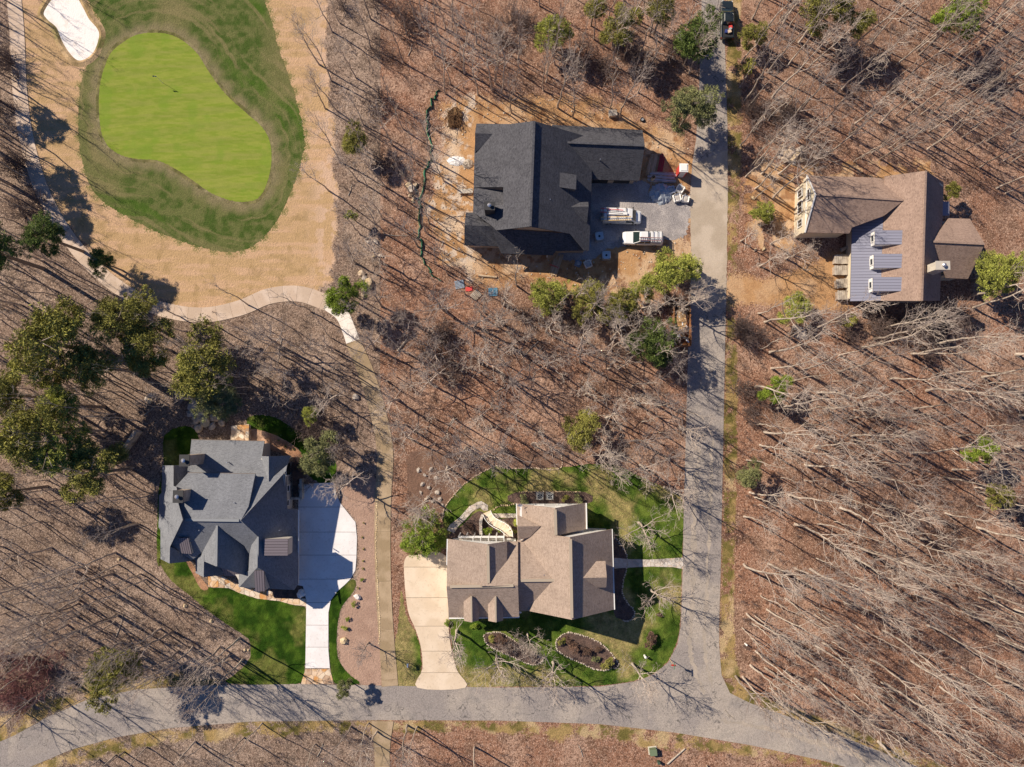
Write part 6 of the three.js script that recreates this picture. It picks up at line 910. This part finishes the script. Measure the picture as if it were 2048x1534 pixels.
fill('north', [[600, -50], [1390, -50], [1390, 190], [880, 190], [860, 560], [690, 560], [670, 300]], 26, 3.6);
fill('middle', [[720, 600], [1365, 610], [1365, 915], [830, 900], [790, 880], [750, 700]], 20, 4.2);
fill('southwest', [[-70, 1120], [330, 1130], [470, 1340], [250, 1340], [-70, 1400]], 12, 4.2);
fill('west', [[-80, 560], [180, 560], [300, 640], [480, 650], [640, 630], [690, 700], [740, 850], [600, 820], [330, 820], [300, 1100], [-80, 1100]], 46, 3.6);
fill('northwest', [[-100, -90], [28, -90], [30, 150], [42, 280], [70, 390], [150, 520], [100, 560], [-100, 560]], 30, 2.8);
fill('south', [[0, 1560], [300, 1500], [740, 1475], [790, 1475], [1300, 1500], [1500, 1540], [1500, 1600], [0, 1600]], 9, 4);
const AREA = {
  east: [tall, [0.85, 1.18], 'southeast woods', (x, y) => y > 1380 - (2048 - x) * 0.05 ? 'above the street bend' : x < 1560 ? 'beside the road verge' : y < 760 ? 'below the brown roofed house' : x > 1850 ? 'at the right edge of the picture' : y > 1150 ? 'in their lower half' : 'in their middle'],
  northeast: [tall, [0.78, 1.08], 'northeast woods', (x, y) => x < 1600 ? 'near the road' : y > 280 ? 'just above the brown roofed house' : x > 1850 ? 'at the upper right corner' : y < 110 ? 'along the top edge' : 'in their middle'],
  north: [tall, [0.62, 0.95], 'golf side woods', (x, y) => x < 700 ? 'at the fairway edge' : y > 230 ? 'left of the charcoal house' : x > 1150 ? 'near the road' : y < 90 ? 'along the top edge' : 'above the charcoal house'],
  middle: [wide, [0.7, 1.1], 'middle woods', (x, y) => x < 850 ? 'near the bend of the path' : x > 1250 ? 'beside the road' : y < 700 ? 'below the charcoal house' : y > 820 ? 'above the tan house' : 'at their heart'],
  southwest: [tall, [0.8, 1.05], 'southwest woods', (x, y) => x > 380 ? 'at the lawn corner' : y > 1290 ? 'near the street' : x < 140 ? 'at the left edge' : 'on the leafy slope'],
  west: [tall, [0.75, 1.05], 'west woods', (x, y) => x > 480 ? 'between the paths' : y < 680 ? 'below the cart path' : y > 930 ? 'beside the house' : x < 180 ? 'among the left pines' : 'above the house'],
  northwest: [tall, [0.9, 1.15], 'shaded upper left woods', (x, y) => y < 150 ? 'near the bunker' : y < 350 ? 'left of the green' : 'along the cart path bend'],
  south: [tall, [0.6, 0.85], 'bank south of the street', (x, y) => x < 500 ? 'at lower left' : x < 900 ? 'near the lower path' : 'near the junction'],
};
const tR = rng(2024);
// the 280 that show largest stand as single trees; the thin rest of the wood is one mass
const inView = (s) => { const [x, y] = toSurvey(s.x, s.z); return x > -30 && x < 2078 && y > -30 && y < 1564; };
const single = new Set(); spots.filter(inView).slice(0, 1e4).forEach((s, i) => { if (single.size < 280) single.add(s); });
const rest = spots.filter((s) => !single.has(s));
single.forEach((s) => {
  const [kinds, [a, b], wood, spot] = AREA[s.zone], n = Math.floor(tR() * kinds.length), k = kinds[n], sc = rr(a, b, tR), pale = k.children[0].material === mPaleBark, size = sc > a + (b - a) * 0.66 ? 'tall' : sc < a + (b - a) * 0.33 ? 'shorter' : 'mid-height', [sx, sy] = toSurvey(s.x, s.z);
  const o = copyOf(k, V(s.x, 0, s.z), tR() * 6.28, [sc * rr(0.85, 1.1, tR), sc, sc * rr(0.85, 1.1, tR)], `${size} bare ${pale ? 'pale-barked' : 'grey-brown'} tree in the ${wood}, ${spot(sx, sy)}`, 'tree', 'bare trees of the ' + wood); o.rotation.z = rr(-0.05, 0.05, tR);
});
{
  const q = rng(4242), [tg, cg] = growBare(950, { h: 14, r: 0.1, stem: 0.86, first: 0.45, n0: 6, n1: 2.4, n2: 1.2, n3: 0, up: 0.95, spread: 0.17, crook: 0.2, lift: 0.1, sway: 0.5 });
  const merge = (a, b) => { const g = new THREE.BufferGeometry(), n = a.attributes.position.count; for (const k of ['position', 'normal', 'uv']) { const A = a.attributes[k].array, B = b.attributes[k].array, c = new Float32Array(A.length + B.length); c.set(A); c.set(B, A.length); g.setAttribute(k, new THREE.BufferAttribute(c, k === 'uv' ? 2 : 3)); } g.setIndex([...a.index.array, ...[...b.index.array].map((i) => i + n)]); return g; };
  const pts = rest.map((s) => [s.x, s.z]);
  const more = { east: 45, northeast: 35, north: 40, middle: 50, west: 60, southwest: 26, northwest: 40, south: 10 };
  for (const [z, n] of Object.entries(more)) { const mine = spots.filter((s) => s.zone === z); for (let k = 0, t = 0; k < n && t < 2000; t++) { const s = mine[Math.floor(q() * mine.length)], x = s.x + rr(-6, 6, q), zz = s.z + rr(-6, 6, q), [a, b] = toSurvey(x, zz); if (!free(a, b)) continue; pts.push([x, zz]); k++; } }
  const im = new THREE.InstancedMesh(merge(tg, cg), mPaleBark, pts.length), d = new THREE.Object3D(); pts.forEach(([x, z], i) => { d.position.set(x, 0, z); d.rotation.set(rr(-0.05, 0.05, q), q() * 6.28, rr(-0.05, 0.05, q)); d.scale.set(1, 1, 1).multiplyScalar(rr(0.7, 1.2, q)); d.updateMatrix(); im.setMatrixAt(i, d.matrix); });
  shade(im); im.name = 'bare_wood'; tag(im, 'mass of thin bare trees filling the woods between the larger trunks', 'woods'); im.userData.kind = 'stuff'; scene.add(im);
}
// yard and named single trees
[[1640, 480, 'bare pale tree in a mulch ring north of the stone front walk'], [1720, 920, 'bare pale tree on the lawn between the stone front walk and the road corner'], [1810, 245, 'bare tree at the northeast corner of the tan house lawn'], [1440, 120, 'bare tree behind the back lawn of the tan house'], [1650, 100, 'bare tree between the back lawn of the tan house and the road'], [380, 110, 'bare tree in the mulch north of the curved stone walk'], [250, 310, 'bare tree in the mulch left of the curved stone walk'], [220, 430, 'bare crooked tree above the leafy shrub by the tan driveway'], [1600, 1410, 'bare tree leaning on the lawn tip at the street corner'], [440, 1190, 'bare tree between the tan driveway and the street dormers'], [705, 1360, 'bare tree on the front lawn below the street dormers'], [905, 1210, 'bare twiggy tree between the two stone-edged beds'], [1075, 1400, 'bare white-limbed tree on the front lawn near the street'], [640, 20, 'bare tree at the top of the stone-edged back lawn']]
  .forEach(([a, b, label], i) => { const p = at(780 + a / 3.298, 900 + b / 3.298), sc = i === 11 ? 0.6 : rr(0.78, 0.98, tR); copyOf(wide[i % 2 ? 1 + 2 * (i % 3) : 3], p, tR() * 6.28, sc, label, 'tree', 'bare trees of the corner lot'); });
[[700, 968, 'bare tree reaching over the white driveway of the dark grey house', 0.95, 1], [690, 888, 'bare twiggy tree beside the small back lawn', 0.7, 2], [738, 1285, 'bare slim tree in the bed between the white driveway and the gravelly path', 0.6, 0], [1350, 1440, 'bare tree at the road junction', 0, 0]].forEach(([x, y, label, s, k]) => s && copyOf(wide[k], at(x, y), tR() * 6.28, s, label, 'tree', 'bare trees near the white driveway'));
[[1482, 482, 'bare tree at the road edge of the brown house front yard', 0.6, 1], [1542, 488, 'bare pale tree left of the brown house porch', 0.62, 3], [1519, 532, 'bare spreading tree over the orange dirt drive', 0.7, 5], [1572, 517, 'bare pale tree nearest the brown house porch', 0.72, 1]].forEach(([x, y, label, s, k]) => copyOf(wide[k], at(x, y), tR() * 6.28, s, label, 'tree', 'bare trees in the brown house yard'));
// saplings in the woods
{ const sap = { east: 70, northeast: 55, north: 26, middle: 22, west: 26, southwest: 14 }; const lab = { east: 'slim bare sapling of the southeast woods', northeast: 'slim bare sapling of the northeast woods', north: 'slim bare sapling of the golf side woods', middle: 'slim bare sapling of the middle woods', west: 'slim bare sapling of the west woods', southwest: 'slim bare sapling of the southwest woods' };
  for (const [z, n] of Object.entries(sap)) { const mine = spots.filter((s) => s.zone === z); for (let k = 0; k < n; k++) { const s = mine[Math.floor(tR() * mine.length)], x = s.x + rr(-5, 5, tR), zz = s.z + rr(-5, 5, tR), [a, b] = toSurvey(x, zz); if (free(a, b)) copyOf(slim[k % 4], V(x, 0, zz), tR() * 6.28, rr(0.65, 1.25, tR), lab[z] + ', ' + AREA[z][3](a, b), 'sapling', 'saplings ' + z); } }
}
// evergreens and leafy trees
const EV = [[690, 588, 40, 5, 'bright', 'round bright green tree at the bend of the cart path'], [1390, 72, 42, 6, 'dark', 'dark green cedar left of the black pickup truck'], [1382, 215, 44, 6, 'sage', 'feathery green pine over the road north of the gravel yard'], [1345, 540, 46, 5, 'yellow', 'yellow-green pine at the road beside the white pickup'], [1312, 688, 44, 5, 'dark', 'big dark green pine beside the rusty dumpster'], [1240, 620, 36, 4, 'olive', 'light green young pine left of the dark pine by the dumpster'], [1180, 603, 34, 3.5, 'olive', 'young pine in the hedge of pines below the charcoal house'], [1100, 592, 36, 3.5, 'yellow', 'leftmost pine in the row below the charcoal house'], [1290, 575, 28, 3.5, 'yellow', 'small yellow pine between the dirt yard and the road'], [1105, 58, 32, 5, 'yellow', 'rounded yellow-green pine in the woods above the charcoal house'], [1240, 48, 36, 6, 'olive', 'olive pine in the woods left of the road at the top'], [1190, 12, 26, 5, 'olive', 'small olive pine at the top edge left of the road'], [1505, 70, 26, 3, 'olive', 'low olive shrub tree right of the black pickup truck'], [1500, 130, 18, 2.5, 'olive', 'small olive bush below the black pickup truck'], [1530, 425, 22, 2.5, 'yellow', 'small yellow-green tree left of the brown house gable'], [1592, 622, 30, 2.5, 'yellow', 'bright shrub tree at the end of the orange dirt drive'], [1702, 642, 16, 2, 'olive', 'small green shrub below the metal roof of the brown house'], [2000, 545, 40, 6, 'yellow', 'yellow-green tree right of the brown house chimney'], [1965, 900, 27, 6, 'bright', 'single bright green pine deep in the southeast woods'], [2005, 990, 24, 5, 'olive', 'pale olive pine near the right edge of the southeast woods'], [1550, 775, 28, 3.5, 'bright', 'bright green young tree right of the road shadows'], [1497, 948, 24, 3.5, 'sage', 'sage green young tree at the road edge of the southeast woods'], [1650, 15, 44, 7, 'olive', 'olive pine at the top edge right of the black truck'], [1720, 45, 26, 6, 'olive', 'small olive pine in the northeast woods'], [1930, 25, 42, 8, 'bright', 'bright pine near the top right corner'], [1905, 385, 20, 3, 'olive', 'olive shrub behind the brown house main ridge'], [230, 1350, 50, 7, 'olive', 'big olive holly tree beside the street at lower left'], [255, 640, 50, 8, 'olive', 'olive pine touching the cart path bend'], [115, 690, 72, 12, 'olive', 'largest spreading olive pine at the left of the picture'], [180, 730, 42, 10, 'olive', 'olive pine leaning right of the largest pine'], [292, 690, 46, 7, 'olive', 'olive pine between the cart path and the thicket'], [400, 728, 58, 8, 'olive', 'dense golden-olive pine above the rocks'], [440, 800, 34, 6, 'sage', 'sage pine just above the grey house rear terrace'], [60, 860, 62, 12, 'olive', 'wide olive pine at left edge below the largest pine'], [115, 905, 46, 11, 'yellow', 'yellow-olive pine right of the wide left edge pine'], [190, 945, 46, 9, 'olive', 'ragged olive pine west of the grey house'], [120, 810, 30, 10, 'yellow', 'small golden pine top among the left pines'], [0, 790, 40, 10, 'olive', 'olive pine cut by the left edge'], [4, 985, 36, 9, 'olive', 'lower olive pine cut by the left edge'], [618, 828, 20, 4, 'yellow', 'small yellow-green tree above the back lawn of the grey house'], [635, 905, 36, 4.5, 'sage', 'pale green budding tree over the small back lawn'], [705, 280, 26, 4, 'olive', 'thin olive pine in the woods right of the golf green'], [704, 432, 14, 3, 'yellow', 'tiny yellow-green bush right of the golf fairway'], [1160, 862, 36, 3.5, 'olive', 'olive shrub tree in the middle woods above the tan house'], [848, 1075, 40, 3.5, 'bright', 'leafy green tree at the top of the tan driveway'], [690, 1378, 19, 3, 'sage', 'thin sage tree by the street right of the flagstone apron'], [250, 90, 4, 1, 'olive', ''], [205, 525, 26, 5, 'dark', 'dark cedar on the shaded bend of the cart path'], [1325, 20, 26, 6, 'olive', 'olive pine top at the upper edge by the road'], [-115, 130, 40, 8, 'dark', 'dark pine outside the left edge shading the path below the bunker'], [-110, 245, 40, 9, 'dark', 'dark pine outside the left edge shading the path beside the green'], [-60, 330, 36, 8, 'dark', 'dark pine at the left edge shading the lower cart path'], [-25, 500, 46, 11, 'dark', 'dark pine cut by the left edge above the cart path bend'], [85, 470, 34, 9, 'dark', 'dark pine crown above the cart path bend'],  [1600, 200, 0, 0, 'olive', '']];
for (const [x, y, r, hm, tone, label] of EV) if (label && r) evergreen(x, y, r, hm, tone, label, 'tree', 'evergreen trees');
// yard shrubs
const SH = [[1300, 1278, 16, 'russet', 0, 'round dark red-brown shrub on the lawn by the road corner'], [1122, 1284, 9, 'olive', 0, 'olive shrub at the left end of the large stone-edged bed'], [1150, 1298, 15, 'russet', 0, 'dark russet shrub in the middle of the large stone-edged bed'], [1215, 1325, 15, 'olive', 0, 'golden olive shrub at the right end of the large stone-edged bed'], [1190, 1318, 9, 'sage', 0, 'small grey shrub in the large stone-edged bed'], [983, 1279, 9, 'olive', 0, 'olive shrub at the left end of the small stone-edged bed'], [975, 1060, 10, 'bright', 0, 'clipped round green shrub below the back stairs'], [998, 1058, 7, 'bright', 0, 'small dark green shrub right of the clipped round one'], [1031, 1045, 8, 'yellow', 0, 'yellow-green shrub against the tan house back wall'], [1030, 1062, 6, 'olive', 0, 'small olive shrub at the end of the back deck'], [1048, 996, 11, 'sage', 0, 'grey-green shrub left of the air conditioners'], [1130, 996, 9, 'olive', 0, 'low golden shrub right of the air conditioners'], [1158, 998, 11, 'sage', 0, 'sage shrub at the back right corner of the tan house'], [895, 1245, 8, 'bright', 0, 'green shrub at the corner of the tan driveway'], [948, 1252, 9, 'bright', 0, 'green shrub under the street dormers'], [708, 1209, 7.5, 'yellow', 0, 'round yellow-green shrub below the white boulder in the side bed'], [696, 1238, 6, 'bright', 0, 'middle green shrub in the bed beside the white driveway'], [689, 1256, 7.5, 'yellow', 0, 'round yellow-green shrub above the tan boulder in the side bed'], [724, 1160, 4.5, 'bright', 0, 'tiny green shrub in the side bed near the driveway bulge'], [1176, 1304, 12, 'russet', 0, 'russet shrub right of the middle one in the large stone-edged bed'], [1136, 1280, 9, 'russet', 0, 'small russet shrub at the top of the large stone-edged bed'], [1196, 1300, 8, 'russet', 0, 'small russet shrub under the right rim of the large stone-edged bed'], [1003, 1282, 13, 'russet', 0, 'russet shrub in the middle of the small stone-edged bed'], [1022, 1296, 9, 'russet', 0, 'smaller russet shrub at the right of the small stone-edged bed'], [1318, 1230, 6, 'russet', 0, 'small round russet shrub under the bare tree by the road'], [940, 1055, 9, 'russet', 0, 'low russet shrub in the bed inside the curved walk']];
for (const [x, y, r, tone, , label] of SH) if (r) evergreen(x, y, r, r / 14 * 0.75, tone, label, 'shrub', 'yard shrubs', 'garden_shrub');
for (const [x, y] of [[727, 1098], [727, 1046], [726, 1138], [726, 1122], [716, 1176], [724, 1075]]) evergreen(x, y, 2.6, 0.16, 'olive', 'tiny young plant in the row along the white driveway bed', 'plant', 'young plants in the driveway bed', 'young_plant');
for (const [x, y] of [[557, 881], [571, 892], [587, 899], [562, 871]]) evergreen(x, y, 2.6, 0.16, 'dark', 'tiny young plant in the brown bed behind the grey house', 'plant', 'young plants in the back bed', 'young_plant');
// bare thickets
const bR = rng(555);
function thicket(list, n, spread, kinds, label, grp, s0 = 0.7, s1 = 1.3) { for (const [x, y] of list) for (let k = 0; k < n; k++) { const p = at(x + rr(-spread, spread, bR), y + rr(-spread, spread, bR)); copyOf(kinds[Math.floor(bR() * kinds.length)], p, bR() * 6.28, rr(s0, s1, bR), label, 'shrub', grp); } }
thicket([[1690, 660], [1740, 650], [1800, 655], [1850, 650], [1900, 640], [1860, 690]], 4, 26, brush, 'bare dark shrub in the thicket below the brown roofed house', 'thicket below the brown house', 0.9, 1.6);
thicket([[1500, 820], [1490, 780], [1500, 680], [1470, 650]], 4, 20, brush, 'bare dark shrub along the road edge of the southeast woods', 'thicket along the road');
thicket([[1540, 220], [1560, 250], [1510, 240], [1620, 330]], 4, 24, brush, 'bare dark shrub in the thicket right of the road', 'thicket northeast of the road');
thicket([[1160, 660], [1110, 640], [1230, 680], [1260, 660], [1340, 620], [1060, 620]], 4, 28, brush, 'bare dark shrub among the row of pines below the charcoal house', 'thicket among the pines', 0.6, 1.2);
thicket([[640, 860], [610, 850], [660, 890], [600, 960], [610, 940]], 4, 22, brush, 'bare dark shrub behind the back lawn of the dark grey house', 'thicket behind the grey house', 0.7, 1.3);
thicket([[30, 1340], [70, 1380], [20, 1400], [100, 1330]], 4, 28, redBrush, 'reddish bare shrub in the thicket at lower left', 'reddish thicket at lower left', 0.9, 1.6);
thicket([[900, 690], [890, 730], [860, 700], [880, 660]], 4, 20, brush, 'bare dark shrub in the thicket inside the middle woods', 'thicket in the middle woods', 0.7, 1.3);
thicket([[1060, 80], [1130, 110], [1200, 120], [1280, 130], [1330, 100], [1000, 60], [800, 30], [720, 20]], 4, 36, brush, 'bare dark shrub in the woods above the charcoal house', 'thicket above the charcoal house', 0.7, 1.4);
thicket([[1040, 1280], [1050, 1300], [1010, 1285]], 2, 14, paleBrush, 'bare twiggy shrub in the small stone-edged bed', 'bare shrubs of the small bed', 0.5, 0.9);
thicket([[930, 1050], [945, 1060], [1165, 1300], [1180, 1310]], 2, 8, brush, 'low bare shrub in the mulch beds of the tan house', 'bare shrubs in the mulch beds', 0.25, 0.45);
thicket([[25, 140], [15, 230], [30, 330], [60, 420]], 4, 26, brush, 'bare dark shrub along the shaded cart path at the upper left', 'thicket by the shaded path', 0.8, 1.5);
thicket([[770, 90], [780, 335], [760, 200]], 3, 26, brush, 'bare dark shrub in the woods right of the golf green', 'thicket by the golf green', 0.6, 1.2);
// fine undergrowth twigs, uncountable
{
  const q = rng(91), w = new Wood(), o = { crook: 0.3, lift: 0.1, n1: 3, n2: 0, n3: 0 }; for (let k = 0; k < 5; k++) { const a = q() * 6.28; limb(w, V(0, 0, 0), V(Math.cos(a) * 0.6, 1, Math.sin(a) * 0.6).normalize(), rr(0.6, 1.3, q), 0.016, 1, q, { ...o, n2: 3 }); }
  const pts = []; for (const s of spots) for (let k = 0; k < 9; k++) { const x = s.x + rr(-5, 5, q), z = s.z + rr(-5, 5, q), [a, b] = toSurvey(x, z); if (free(a, b)) pts.push([x, z]); }
  const im = new THREE.InstancedMesh(w.build(), mBrushTwig, pts.length), d = new THREE.Object3D(); pts.forEach(([x, z], i) => { d.position.set(x, 0, z); d.rotation.y = q() * 6.28; d.scale.setScalar(rr(0.4, 1.2, q)); d.updateMatrix(); im.setMatrixAt(i, d.matrix); });
  shade(im); im.name = 'undergrowth'; tag(im, 'fine bare undergrowth twigs scattered across the leaf-covered woods', 'undergrowth'); im.userData.kind = 'stuff'; scene.add(im);
}
renderer.render(scene, camera);
